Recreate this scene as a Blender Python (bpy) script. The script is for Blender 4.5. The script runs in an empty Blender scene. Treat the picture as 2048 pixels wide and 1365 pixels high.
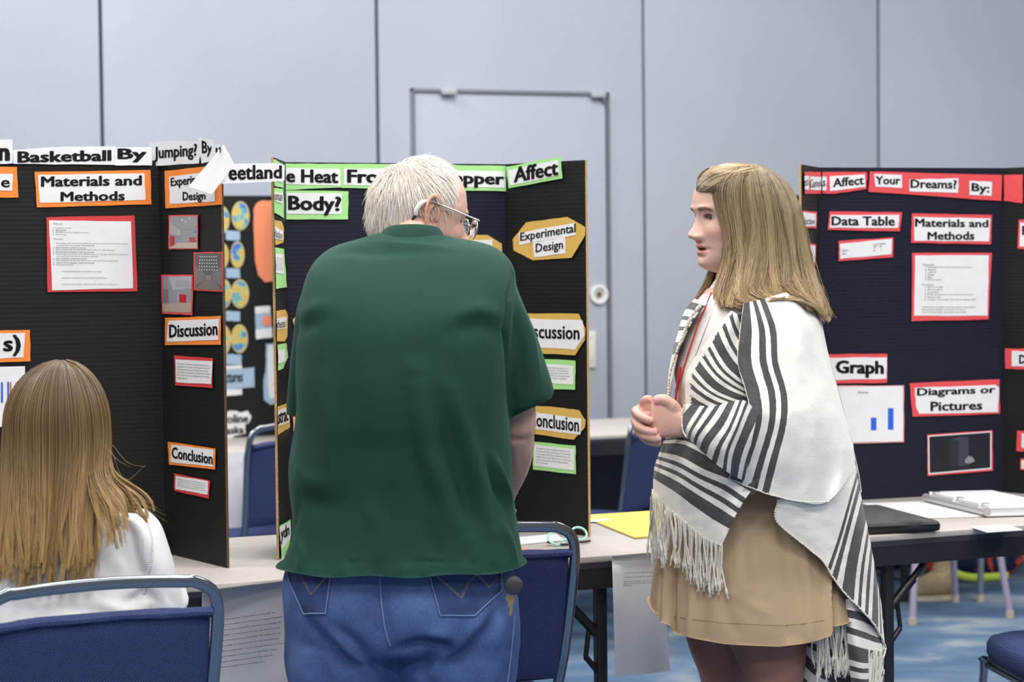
import bpy, math, random
import numpy as np
from mathutils import Vector, Matrix, noise
random.seed(7); rng = np.random.default_rng(7)
PI = math.pi
SC = bpy.context.scene
COL = SC.collection

# ------------------------------------------------------------------ camera, world, lights, exposure
FPX = 4450.0
PITCH = math.radians(2.35); ROLL = math.radians(-0.60)
CAMH = 1.44
cam_d = bpy.data.cameras.new('camera'); cam = bpy.data.objects.new('camera', cam_d); COL.objects.link(cam)
cam_d.sensor_width = 36.0; cam_d.lens = 36.0*FPX/2048.0
cam_d.clip_start = 0.1; cam_d.clip_end = 100
CAMM = Matrix.Translation((0, 0, CAMH)) @ Matrix.Rotation(PI/2-PITCH, 4, 'X') @ Matrix.Rotation(-ROLL, 4, 'Z').inverted()
cam.matrix_world = CAMM
cam_d.dof.use_dof = True; cam_d.dof.focus_distance = 4.7; cam_d.dof.aperture_fstop = 5.0
SC.camera = cam
SC.view_settings.view_transform = 'Standard'; SC.view_settings.look = 'None'
SC.view_settings.gamma = 1.0; SC.view_settings.use_curve_mapping = False
SC.view_settings.exposure = -0.06
wd = bpy.data.worlds.new('hall_light'); SC.world = wd; wd.use_nodes = True
wd.node_tree.nodes['Background'].inputs[0].default_value = (0.96, 0.97, 1.0, 1)
wd.node_tree.nodes['Background'].inputs[1].default_value = 0.30
TH = math.radians(23.9)
U = Vector((math.cos(TH), math.sin(TH), 0)); V = Vector((-math.sin(TH), math.cos(TH), 0))
CEIL = 4.3
def area(loc, sx, sy, power, col=(1.0, 0.97, 0.93)):
    l = bpy.data.lights.new('ceiling_lamp', 'AREA'); l.shape = 'RECTANGLE'; l.size = sx; l.size_y = sy; l.energy = power; l.color = col
    o = bpy.data.objects.new('ceiling_lamp', l); COL.objects.link(o); o.location = loc; o.rotation_euler = (0, 0, TH)
    return o
for (a, b, p) in ((-2.6, 1.0, 70), (0.2, 1.6, 70), (3.0, 1.0, 70), (-2.6, 4.4, 70), (0.2, 4.4, 70), (3.0, 4.4, 70),
                  (-2.6, 7.6, 85), (0.2, 7.6, 85), (3.0, 7.6, 85), (6.0, 7.6, 85), (0.2, -1.6, 60), (3, -1.6, 60), (-2.6, -1.6, 60)):
    area((a, b, CEIL-0.05), 1.3, 1.0, p*1.30)

# ------------------------------------------------------------------ pixel <-> world helpers
_M3 = CAMM.to_3x3()
CO = Vector((0, 0, CAMH))
def ray(px, py):
    v = _M3 @ Vector(((px-1024)/FPX, -(py-682.5)/FPX, -1.0))
    return v / v.y
def P(px, py, d):                       # point seen at px,py at distance d along world +Y
    return CO + ray(px, py)*d
def FL(px, py, z):                      # on a horizontal plane
    r = ray(px, py); return CO + r*((z-CAMH)/r.z)
class Plane:
    def __init__(s, a, b, off=0.0):
        s.a = Vector((a[0], a[1], 0)); t = Vector((b[0]-a[0], b[1]-a[1], 0)); s.L = t.length; s.t = t.normalized()
        s.n = Vector((s.t.y, -s.t.x, 0))
        if s.n.dot(Vector((0, 0, 0))-s.a) < 0: s.n = -s.n
    def hit(s, px, py, off=0.0):
        r = ray(px, py); k = (s.a + s.n*off - CO).dot(s.n)/r.dot(s.n); return CO + r*k
def np3(l): return np.array([tuple(v) for v in l], dtype=float)

# ------------------------------------------------------------------ materials
MATS = {}
def nn(nt, t, **kw):
    n = nt.nodes.new(t)
    for k, v in kw.items(): setattr(n, k, v)
    return n
def mat(name, col=(0.8, 0.8, 0.8), rough=0.6, metal=0.0, spec=0.5, noise_s=0, noise_a=0.0, bump_s=0, bump=0.0, vcol=False, sheen=0.0, wave=None, trans=0.0, emit=None, sss=0.0):
    if name in MATS: return MATS[name]
    m = bpy.data.materials.new(name); m.use_nodes = True; nt = m.node_tree; b = nt.nodes['Principled BSDF']
    b.inputs['Base Color'].default_value = (*col, 1); b.inputs['Roughness'].default_value = rough
    b.inputs['Metallic'].default_value = metal; b.inputs['Specular IOR Level'].default_value = spec
    if sheen: b.inputs['Sheen Weight'].default_value = sheen; b.inputs['Sheen Roughness'].default_value = 0.4
    if trans: b.inputs['Transmission Weight'].default_value = trans; b.inputs['IOR'].default_value = 1.45
    if sss:
        b.inputs['Subsurface Weight'].default_value = sss; b.inputs['Subsurface Radius'].default_value = (1.0, 0.35, 0.2); b.inputs['Subsurface Scale'].default_value = 0.006
    tc = nn(nt, 'ShaderNodeTexCoord'); src = None
    if vcol:
        a = nn(nt, 'ShaderNodeAttribute', attribute_name='Col'); src = a.outputs['Color']
        nt.links.new(src, b.inputs['Base Color'])
    if noise_a:
        n = nn(nt, 'ShaderNodeTexNoise'); n.inputs['Scale'].default_value = noise_s; n.inputs['Detail'].default_value = 5
        nt.links.new(tc.outputs['Object'], n.inputs['Vector'])
        mr = nn(nt, 'ShaderNodeMapRange'); mr.inputs[1].default_value = 0.3; mr.inputs[2].default_value = 0.7
        mr.inputs[3].default_value = 1-noise_a; mr.inputs[4].default_value = 1+noise_a
        nt.links.new(n.outputs[0], mr.inputs[0])
        mx = nn(nt, 'ShaderNodeVectorMath', operation='SCALE')
        if src is None: mx.inputs[0].default_value = col
        else: nt.links.new(src, mx.inputs[0])
        nt.links.new(mr.outputs[0], mx.inputs['Scale']); nt.links.new(mx.outputs[0], b.inputs['Base Color'])
    if bump:
        n = nn(nt, 'ShaderNodeTexNoise'); n.inputs['Scale'].default_value = bump_s; n.inputs['Detail'].default_value = 4
        nt.links.new(tc.outputs['Object'], n.inputs['Vector'])
        bp = nn(nt, 'ShaderNodeBump'); bp.inputs['Strength'].default_value = bump; bp.inputs['Distance'].default_value = 0.004
        nt.links.new(n.outputs[0], bp.inputs['Height']); nt.links.new(bp.outputs[0], b.inputs['Normal'])
    if wave:
        w = nn(nt, 'ShaderNodeTexWave', wave_type='BANDS', bands_direction=wave[0]); w.inputs['Scale'].default_value = wave[1]
        w.inputs['Distortion'].default_value = 0.4; w.inputs['Detail'].default_value = 1
        nt.links.new(tc.outputs['Object'], w.inputs['Vector'])
        bp = nn(nt, 'ShaderNodeBump'); bp.inputs['Strength'].default_value = wave[2]; bp.inputs['Distance'].default_value = 0.002
        nt.links.new(w.outputs['Fac'], bp.inputs['Height']); nt.links.new(bp.outputs[0], b.inputs['Normal'])
    if emit: b.inputs['Emission Color'].default_value = (*emit[0], 1); b.inputs['Emission Strength'].default_value = emit[1]
    MATS[name] = m; return m

# ------------------------------------------------------------------ object helpers
def tag(o, label=None, cat=None, group=None, kind=None):
    if label: o['label'] = label
    if cat: o['category'] = cat
    if group: o['group'] = group
    if kind: o['kind'] = kind
    return o
def thing(name, label, cat, loc=(0, 0, 0), rotz=0.0, group=None):
    o = bpy.data.objects.new(name, None); COL.objects.link(o); o.empty_display_size = 0.1
    o.location = loc; o.rotation_euler = (0, 0, rotz); o['_w'] = 1
    del o['_w']
    return tag(o, label, cat, group)
def root_matrix(o):
    while o.parent: o = o.parent
    return Matrix.Translation(o.location) @ Matrix.Rotation(o.rotation_euler[2], 4, 'Z')
def mesh(name, Vs, Fs, m, parent=None, world=True, smooth=40, label=None, col=None, uv=None, kind=None, mi=None):
    """one mesh object; Vs in world space unless world=False (then local to the root thing)"""
    A = np.asarray([tuple(v) for v in Vs] if not isinstance(Vs, np.ndarray) else Vs, dtype=float)
    if parent is not None and world:
        Mi = np.array(root_matrix(parent).inverted()); A = A @ Mi[:3, :3].T + Mi[:3, 3]
    me = bpy.data.meshes.new(name)
    me.from_pydata(A.tolist(), [], Fs if isinstance(Fs, list) else Fs.tolist())
    for mm in (m if isinstance(m, (list, tuple)) else [m]): me.materials.append(mm)
    if mi is not None: me.polygons.foreach_set('material_index', np.asarray(mi, dtype=np.int32))
    me.update()
    if smooth:
        me.shade_smooth(); me.set_sharp_from_angle(angle=math.radians(smooth))
    if col is not None:
        ca = me.color_attributes.new('Col', 'FLOAT_COLOR', 'POINT'); c4 = np.ones((len(A), 4), np.float32); c4[:, :3] = col; ca.data.foreach_set('color', c4.ravel())
    if uv is not None:
        ul = me.uv_layers.new(name='UVMap'); li = np.empty(len(me.loops), dtype=np.int32); me.loops.foreach_get('vertex_index', li)
        ul.data.foreach_set('uv', np.asarray(uv, dtype=np.float32)[li].ravel())
    o = bpy.data.objects.new(name, me); COL.objects.link(o)
    if parent is not None: o.parent = parent
    if label: o['label'] = label
    if kind: o['kind'] = kind
    return o
class MB:
    def __init__(s): s.v = []; s.f = []
    def add(s, V_, F_):
        k = len(s.v); s.v += [tuple(x) for x in V_]; s.f += [tuple(i+k for i in f) for f in F_]; return s
    def box(s, c, h, R=None, bev=0.0):
        c = Vector(c); R = R or Matrix.Identity(3); vs = []
        if bev <= 0:
            for x in (-1, 1):
                for y in (-1, 1):
                    for z in (-1, 1): vs.append(c + R @ Vector((x*h[0], y*h[1], z*h[2])))
            return s.add(vs, [(0, 1, 3, 2), (4, 6, 7, 5), (0, 4, 5, 1), (2, 3, 7, 6), (0, 2, 6, 4), (1, 5, 7, 3)])
        import bmesh
        bm = bmesh.new(); bmesh.ops.create_cube(bm, size=2.0)
        for v in bm.verts: v.co = Vector((v.co.x*h[0], v.co.y*h[1], v.co.z*h[2]))
        bmesh.ops.bevel(bm, geom=bm.edges[:], offset=bev, segments=3, affect='EDGES', profile=0.5)
        bm.verts.index_update()
        V_ = [c + R @ v.co for v in bm.verts]; F_ = [[v.index for v in f.verts] for f in bm.faces]; bm.free()
        return s.add(V_, F_)
    def tube(s, pts, r, n=10, ry=None, up=None, caps=True):
        V_, F_ = tube(pts, r, n, ry, up, caps); return s.add(V_, F_)
    def loft(s, rings, caps=True):
        V_, F_ = loft(rings, caps); return s.add(V_, F_)
    def make(s, name, m, parent=None, **kw): return mesh(name, s.v, s.f, m, parent, **kw)
def loft(rings, caps=True):
    n = len(rings[0]); V_ = [p for r in rings for p in r]; F_ = []
    for i in range(len(rings)-1):
        a = i*n; b = a+n
        for j in range(n):
            k = (j+1) % n; F_.append((a+j, a+k, b+k, b+j))
    if caps: F_.append(tuple(range(n-1, -1, -1))); F_.append(tuple(range(len(V_)-n, len(V_))))
    return V_, F_
def tube(pts, r, n=10, ry=None, up=None, caps=True):
    pts = [Vector(p) for p in pts]; N = len(pts)
    rs = r if isinstance(r, (list, tuple)) else [r]*N
    rys = ry if isinstance(ry, (list, tuple)) else ([ry]*N if ry else rs)
    prev = None; rings = []
    for i, p in enumerate(pts):
        t = (pts[min(i+1, N-1)]-pts[max(i-1, 0)]).normalized()
        if up is not None: a = Vector(up) - t*t.dot(Vector(up))
        elif prev is None:
            a = Vector((0, 0, 1)) if abs(t.z) < 0.9 else Vector((0, 1, 0)); a = a - t*t.dot(a)
        else: a = prev - t*t.dot(prev)
        a.normalize(); prev = a; b = t.cross(a)
        rings.append([p + a*(math.cos(2*PI*j/n)*rs[i]) + b*(math.sin(2*PI*j/n)*rys[i]) for j in range(n)])
    return loft(rings, caps)
def smooth_path(pts, k=6):
    pts = [np.array(p, float) for p in pts]; P_ = [2*pts[0]-pts[1]] + pts + [2*pts[-1]-pts[-2]]; out = []
    for i in range(1, len(P_)-2):
        for j in range(k):
            t = j/k; a, b, c, d = P_[i-1:i+3]
            out.append(0.5*(2*b+(c-a)*t+(2*a-5*b+4*c-d)*t*t+(3*b-a-3*c+d)*t**3))
    out.append(P_[-2]); return out
def ring(c, a, b, n=32, e=2.0):
    """superellipse ring, centre c, half axes a, b (vectors)"""
    c = Vector(c); out = []
    for j in range(n):
        t = 2*PI*j/n; x, y = math.cos(t), math.sin(t)
        x = math.copysign(abs(x)**(2/e), x); y = math.copysign(abs(y)**(2/e), y)
        out.append(c + a*x + b*y)
    return out
def evaluated(V_, F_, mods):
    me = bpy.data.meshes.new('tmp'); me.from_pydata([tuple(v) for v in V_], [], [tuple(f) for f in F_])
    o = bpy.data.objects.new('tmp', me); COL.objects.link(o)
    for t, kw in mods:
        md = o.modifiers.new(t, t)
        for k, v in kw.items(): setattr(md, k, v)
    dg = bpy.context.evaluated_depsgraph_get(); dg.update()
    ev = o.evaluated_get(dg); m2 = ev.to_mesh()
    A = np.empty(len(m2.vertices)*3); m2.vertices.foreach_get('co', A); A = A.reshape(-1, 3)
    Nn = np.empty(len(m2.vertices)*3); m2.vertices.foreach_get('normal', Nn); Nn = Nn.reshape(-1, 3)
    F2 = [tuple(p.vertices) for p in m2.polygons]
    ev.to_mesh_clear(); bpy.data.objects.remove(o); bpy.data.meshes.remove(me)
    return A, Nn, F2
def union(mb, voxel=0.007, it=8, f=0.5):
    return evaluated(mb.v, mb.f, [('REMESH', dict(mode='VOXEL', voxel_size=voxel, use_smooth_shade=True)), ('SMOOTH', dict(iterations=it, factor=f))])
def fold(A, N_, path, w, h, taper=True):
    """ridge (h>0) or groove (h<0) of half width w along a polyline, displacing vertices along their normals"""
    path = np3(path); best = np.full(len(A), 1e9); tt = np.zeros(len(A)); L = len(path)-1
    for i in range(L):
        a, b = path[i], path[i+1]; ab = b-a; t = np.clip(((A-a)@ab)/(ab@ab), 0, 1)
        d = np.linalg.norm(A-(a+t[:, None]*ab), axis=1); m_ = d < best; best[m_] = d[m_]; tt[m_] = (i+t[m_])/L
    k = h*np.exp(-(best/w)**2)
    if taper: k = k*np.sin(np.clip(tt, 0.03, 0.97)*PI)**0.6
    A += N_*k[:, None]
def wobble(A, N_, s, a, seed=0):
    k = np.array([noise.noise(Vector(p)*s+Vector((seed, 0, 0))) for p in A]); A += N_*(k*a)[:, None]
# text ------------------------------------------------------------------
TXT = {}
def glyphs(s, bold=0.02):
    k = (s, bold)
    if k not in TXT:
        c = bpy.data.curves.new('t', 'FONT'); c.body = s; c.size = 1; c.resolution_u = 2; c.fill_mode = 'FRONT'
        o = bpy.data.objects.new('t', c); me = o.to_mesh()
        A = np.array([v.co[:2] for v in me.vertices]); F_ = [tuple(p.vertices) for p in me.polygons]
        o.to_mesh_clear(); bpy.data.objects.remove(o); bpy.data.curves.remove(c)
        if bold:
            b_ = bold*1.1; n0 = len(A); parts = [A+np.array(s_)*b_ for s_ in (((0, 0), (-1, 0), (1, 0), (-.7, .5), (.7, .5), (-.7, -.5), (.7, -.5)) if bold > .015 else ((-1, 0), (1, 0)))]
            F_ = [tuple(i+n0*q for i in f) for q in range(len(parts)) for f in F_]; A = np.vstack(parts)
        A = (A-A.min(0))/(A.max(0)-A.min(0)); TXT[k] = (A, F_)
    return TXT[k]
def text_quad(mb, s, quad, plane, off, bold=0.02):
    """quad: TL, TR, BR, BL in pixels"""
    A, F_ = glyphs(s, bold); TL, TR, BR, BL = [np.array(q, float) for q in quad]; out = []
    for x, y in A:
        p = (BL*(1-x)+BR*x)*(1-y)+(TL*(1-x)+TR*x)*y; out.append(plane.hit(p[0], p[1], off))
    mb.add(out, F_)
def lerp(a, b, t): return (a[0]*(1-t)+b[0]*t, a[1]*(1-t)+b[1]*t)
def text_rows(mb, rows, quad, plane, off, bold=0.0, pitch=1.0, maxlen=None):
    """rows of small print filling a quad TL TR BR BL; row = (slot, indent, string)"""
    n = max(r[0] for r in rows)+1; ml = maxlen or max(r[1]+len(r[2]) for r in rows)
    for slot, ind, s in rows:
        y0 = slot/n; y1 = (slot+0.72)/n; a = ind/ml; b = (ind+len(s))/ml
        Lq = lambda t: lerp(quad[0], quad[3], t); Rq = lambda t: lerp(quad[1], quad[2], t)
        text_quad(mb, s, (lerp(Lq(y0), Rq(y0), a), lerp(Lq(y0), Rq(y0), b), lerp(Lq(y1), Rq(y1), b), lerp(Lq(y1), Rq(y1), a)), plane, off, bold)
def sheet(poly, plane, off, th=0.0004, curl=0.0):
    """thin sheet whose outline is given in pixels on a plane"""
    n = len(poly); back = [plane.hit(x, y, off) for x, y in poly]; front = [plane.hit(x, y, off+th) for x, y in poly]
    F_ = [tuple(range(n)), tuple(range(2*n-1, n-1, -1))] + [(i, (i+1) % n, n+(i+1) % n, n+i) for i in range(n)]
    return front+back, F_
def rough_poly(poly, k=5, a=0.6):
    out = []
    for i in range(len(poly)):
        p, q = poly[i], poly[(i+1) % len(poly)]
        out.append(p)
        for j in range(1, k):
            x, y = lerp(p, q, j/k); out.append((x+random.uniform(-a, a), y+random.uniform(-a, a)))
    return out
INK = mat('black_ink', (0.012, 0.013, 0.014), 0.6)
INKG = mat('grey_print', (0.10, 0.10, 0.10), 0.7)
WHITE = mat('white_paper', (0.80, 0.80, 0.83), 0.65, noise_s=30, noise_a=0.03, bump_s=25, bump=0.25)
def card(parent, plane, backing, bcol, whites=(), texts=(), rows=None, bars=(), label=None, off=0.004, name='title_card', bold=0.02):
    if backing:
        v, f = sheet(rough_poly(backing), plane, off); c = mesh(name, v, f, mat(*bcol), parent, smooth=0, label=label)
    else: c = None
    p0 = None
    for w in whites:
        v, f = sheet(rough_poly(w), plane, off+0.0009)
        if c is None: c = mesh(name, v, f, WHITE, parent, smooth=0, label=label); p0 = c
        else: mesh('paper', v, f, WHITE, c, smooth=0)
    mb = MB()
    for t in texts: text_quad(mb, t[0], t[1], plane, off+0.0022, t[2] if len(t) > 2 else bold)
    if mb.v: mesh('lettering', mb.v, mb.f, INK, c, smooth=0)
    if rows:
        mb = MB(); text_rows(mb, rows[0], rows[1], plane, off+0.0022, maxlen=rows[2] if len(rows) > 2 else None)
        mesh('small_print', mb.v, mb.f, INKG, c, smooth=0)
    for (x0, y0, x1, y1, cc) in bars:
        v, f = sheet([(x0, y0), (x1, y0), (x1, y1), (x0, y1)], plane, off+0.0020, 0.0002); mesh('bar', v, f, mat(*cc), c, smooth=0)
    return c
ORANGE = ('orange_card', (0.90, 0.25, 0.035), 0.7); RED = ('red_card', (0.62, 0.045, 0.05), 0.7); GREEN = ('light_green_card', (0.37, 0.72, 0.27), 0.7)
GOLD = ('gold_card', (0.66, 0.42, 0.10), 0.6); BLUEBAR = ('blue_bar', (0.02, 0.12, 0.65), 0.6); RED2 = ('bright_red_card', (0.75, 0.075, 0.085), 0.7)
OBAR = ('orange_bar', (0.65, 0.13, 0.03), 0.6); YBAR = ('yellow_bar', (0.8, 0.55, 0.05), 0.6)
def bilin(net, u, v):
    return None
# ------------------------------------------------------------------ the room
S0 = FL(1160, 1115, 0.74)                                # a point of the front edge of the table row
O0 = Vector((S0.x, S0.y, 0))
def R(u, v, z=0.0): return O0 + U*u + V*v + Vector((0, 0, z))
def uv_of(p): q = Vector((p[0], p[1], 0))-O0; return q.dot(U), q.dot(V)
R3 = Matrix.Rotation(TH, 3, 'Z')
# carpet
mc = bpy.data.materials.new('blue_patterned_carpet'); mc.use_nodes = True; nt = mc.node_tree; b = nt.nodes['Principled BSDF']; b.inputs['Roughness'].default_value = 0.95
tc = nn(nt, 'ShaderNodeTexCoord'); mp = nn(nt, 'ShaderNodeMapping'); mp.inputs['Scale'].default_value = (1.1, 1.9, 1); mp.inputs['Rotation'].default_value = (0, 0, 0.5)
n1 = nn(nt, 'ShaderNodeTexNoise'); n1.inputs['Scale'].default_value = 1.5; n1.inputs['Detail'].default_value = 6; n1.inputs['Distortion'].default_value = 1.2
nt.links.new(tc.outputs['Object'], mp.inputs[0]); nt.links.new(mp.outputs[0], n1.inputs['Vector'])
cr = nn(nt, 'ShaderNodeValToRGB'); e = cr.color_ramp.elements; e[0].position = 0.30; e[0].color = (0.038, 0.078, 0.15, 1); e[1].position = 0.70; e[1].color = (0.22, 0.25, 0.27, 1)
x = cr.color_ramp.elements.new(0.45); x.color = (0.058, 0.112, 0.20, 1); x = cr.color_ramp.elements.new(0.56); x.color = (0.09, 0.145, 0.225, 1)
nt.links.new(n1.outputs[0], cr.inputs[0])
n2 = nn(nt, 'ShaderNodeTexNoise'); n2.inputs['Scale'].default_value = 180; nt.links.new(tc.outputs['Object'], n2.inputs['Vector'])
mx = nn(nt, 'ShaderNodeMix', data_type='RGBA', blend_type='MULTIPLY'); mx.inputs['Factor'].default_value = 0.5
nt.links.new(cr.outputs[0], mx.inputs[6]); nt.links.new(n2.outputs[1], mx.inputs[7]) 
hs = nn(nt, 'ShaderNodeBrightContrast'); hs.inputs[1].default_value = 0.05; nt.links.new(cr.outputs[0], b.inputs['Base Color'])
bp = nn(nt, 'ShaderNodeBump'); bp.inputs['Strength'].default_value = 0.5; bp.inputs['Distance'].default_value = 0.004; nt.links.new(n2.outputs[0], bp.inputs['Height']); nt.links.new(bp.outputs[0], b.inputs['Normal'])
mb = MB(); mb.box((1.0, 4.0, -0.05), (9.0, 9.0, 0.05), R3); tag(mb.make('floor', mc, smooth=0), kind='structure')
mb = MB(); mb.box((1.0, 4.0, CEIL+0.05), (9.0, 9.0, 0.05), R3); tag(mb.make('ceiling', mat('ceiling_white', (0.75, 0.75, 0.74), 0.9), smooth=0), kind='structure')
# partition wall, 9.9 m away on the optical axis
WALLM = bpy.data.materials.new('grey_blue_fabric_wall'); WALLM.use_nodes = True; nt = WALLM.node_tree; b = nt.nodes['Principled BSDF']
b.inputs['Roughness'].default_value = 0.9; b.inputs['Specular IOR Level'].default_value = 0.15
tc = nn(nt, 'ShaderNodeTexCoord'); n1 = nn(nt, 'ShaderNodeTexNoise'); n1.inputs['Scale'].default_value = 90; n1.inputs['Detail'].default_value = 3
n3 = nn(nt, 'ShaderNodeTexNoise'); n3.inputs['Scale'].default_value = 1.1; n3.inputs['Detail'].default_value = 3
nt.links.new(tc.outputs['Object'], n1.inputs['Vector']); nt.links.new(tc.outputs['Object'], n3.inputs['Vector'])
ad = nn(nt, 'ShaderNodeMath', operation='MULTIPLY_ADD'); ad.inputs[1].default_value = 0.35; nt.links.new(n1.outputs[0], ad.inputs[0]); nt.links.new(n3.outputs[0], ad.inputs[2])
cr = nn(nt, 'ShaderNodeValToRGB'); e = cr.color_ramp.elements; e[0].position = 0.35; e[0].color = (0.36, 0.395, 0.465, 1); e[1].position = 0.95; e[1].color = (0.43, 0.465, 0.54, 1)
nt.links.new(ad.outputs[0], cr.inputs[0]); nt.links.new(cr.outputs[0], b.inputs['Base Color'])
bp = nn(nt, 'ShaderNodeBump'); bp.inputs['Strength'].default_value = 0.25; bp.inputs['Distance'].default_value = 0.003; nt.links.new(n1.outputs[0], bp.inputs['Height']); nt.links.new(bp.outputs[0], b.inputs['Normal'])
W0 = P(1018, 400, 9.9); uw, vw = uv_of(W0)
WP = Plane(R(-8, vw), R(8, vw))
GROOVE = mat('dark_wall_joint', (0.17, 0.185, 0.21), 0.8); FRAMEM = mat('grey_door_trim', (0.15, 0.165, 0.20), 0.5)
us = [uv_of(WP.hit(px, py))[0] for px, py in ((199, 60), (750, 60), (1282, 60), (1752, 60))]
step = (us[-1]-us[0])/3
allu = [us[0]-step*k for k in (3, 2, 1)] + us + [us[-1]+step*k for k in (1, 2, 3)]
wall = mesh('wall_back', *(lambda m: (m.v, m.f))(MB().box(R((allu[0]+allu[-1])/2, vw+0.06, CEIL/2), ((allu[-1]-allu[0])/2, 0.05, CEIL/2), R3)), GROOVE, smooth=0, kind='structure')
du0 = uv_of(WP.hit(823, 400))[0]; du1 = uv_of(WP.hit(1213, 400))[0]; dz = WP.hit(1018, 186).z
G = 0.008
for i in range(len(allu)-1):
    a, c = allu[i]+G, allu[i+1]-G
    def pan(x0, x1, z0, z1):
        m_ = MB(); m_.box(R((x0+x1)/2, vw-0.005, (z0+z1)/2), ((x1-x0)/2, 0.018, (z1-z0)/2), R3, bev=0.004); m_.make('wall_panel', WALLM, wall, smooth=30)
    pan_b = 0.12
    if a < du1 < c and a < du0 < c:
        pg = [(a, pan_b), (du0-.01, pan_b), (du0-.01, dz+.01), (du1+.01, dz+.01), (du1+.01, pan_b), (c, pan_b), (c, CEIL), (a, CEIL)]
        vf = [R(x, vw-0.023, z) for x, z in pg]+[R(x, vw+0.013, z) for x, z in pg]
        mesh('wall_panel', vf, [tuple(range(8)), tuple(range(15, 7, -1))]+[(i, 8+i, 8+(i+1) % 8, (i+1) % 8) for i in range(8)], WALLM, wall, smooth=0)
    else: pan(a, c, pan_b, CEIL)
    m_ = MB(); m_.box(R((a+c)/2, vw-0.012, 0.06), ((c-a)/2+G, 0.018, 0.055), R3); tag(m_.make('baseboard_back', mat('light_base_strip', (0.45, 0.46, 0.48), 0.5), wall, smooth=0))
# door leaf in the partition
m_ = MB(); m_.box(R((du0+du1)/2, vw-0.004, (dz+0.02)/2), ((du1-du0)/2-0.012, 0.018, dz/2-0.012), R3, bev=0.004)
dleaf = m_.make('door_1', WALLM, smooth=30, kind='structure')
dr = MB()
m_ = MB(); t = 0.009
pth = [R(du0, vw-0.024, 0.02), R(du0, vw-0.024, dz-0.01), R(du0+0.012, vw-0.024, dz), R(du1-0.06, vw-0.024, dz), R(du1, vw-0.024, dz-0.055), R(du1, vw-0.024, 0.02)]
m_.tube(pth, t, 8, caps=True); m_.make('door_frame', FRAMEM, dleaf)
for cx in (897, 1196):
    p = WP.hit(cx, 184 if cx < 1000 else 190, 0.035); m_ = MB(); m_.box(p, (0.035, 0.018, 0.014), R3, bev=0.006)
    m_.make('hinge_cover', mat('pale_grey_cap', (0.38, 0.40, 0.43), 0.5), dleaf)
# round flush pull and light switch plate
p = WP.hit(1197, 589, 0.024)
lk = thing('door_pull', 'round white recessed pull with a brass centre on the grey-blue door', 'door pull', (p.x, p.y, p.z))
def disc_ring(r_in, r_out, p, th, n=40, dish=0.0):
    ra = [p + U*(math.cos(2*PI*j/n)*r_out) + Vector((0, 0, math.sin(2*PI*j/n)*r_out)) for j in range(n)]
    rb = [q - V*th for q in ra]
    rc = [p - V*th + U*(math.cos(2*PI*j/n)*r_in) + Vector((0, 0, math.sin(2*PI*j/n)*r_in)) for j in range(n)]
    rd = [q + V*(th*0.9) for q in rc]
    return loft([ra, rb, rc, rd], caps=False)
v, f = disc_ring(0.030, 0.043, p, 0.012); mesh('rim', v, f, mat('white_plastic', (0.78, 0.79, 0.78), 0.35), lk)
v, f = disc_ring(0.012, 0.031, p, 0.004); mesh('cup', v, f, mat('grey_plastic', (0.55, 0.57, 0.58), 0.4), lk)
v, f = disc_ring(0.0005, 0.013, p, 0.010); mesh('centre_knob', v, f, mat('brass', (0.45, 0.36, 0.14), 0.35, 0.9), lk)
p = WP.hit(1180, 700, 0.022)
sw = thing('switch_plate', 'blank white rectangular plate on the wall beside the black board', 'switch plate', (p.x, p.y, p.z))
MB().box(p - V*0.004, (0.026, 0.006, 0.082), R3, bev=0.003).make('plate', mat('ivory_plastic', (0.66, 0.67, 0.66), 0.45), sw)
for dz_ in (-0.055, 0.055): MB().tube([p - V*0.009 + Vector((0, 0, dz_)), p - V*0.0115 + Vector((0, 0, dz_))], 0.004, 10).make('screw', mat('steel', (0.5, 0.5, 0.5), 0.3, 1.0), sw)

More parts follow.
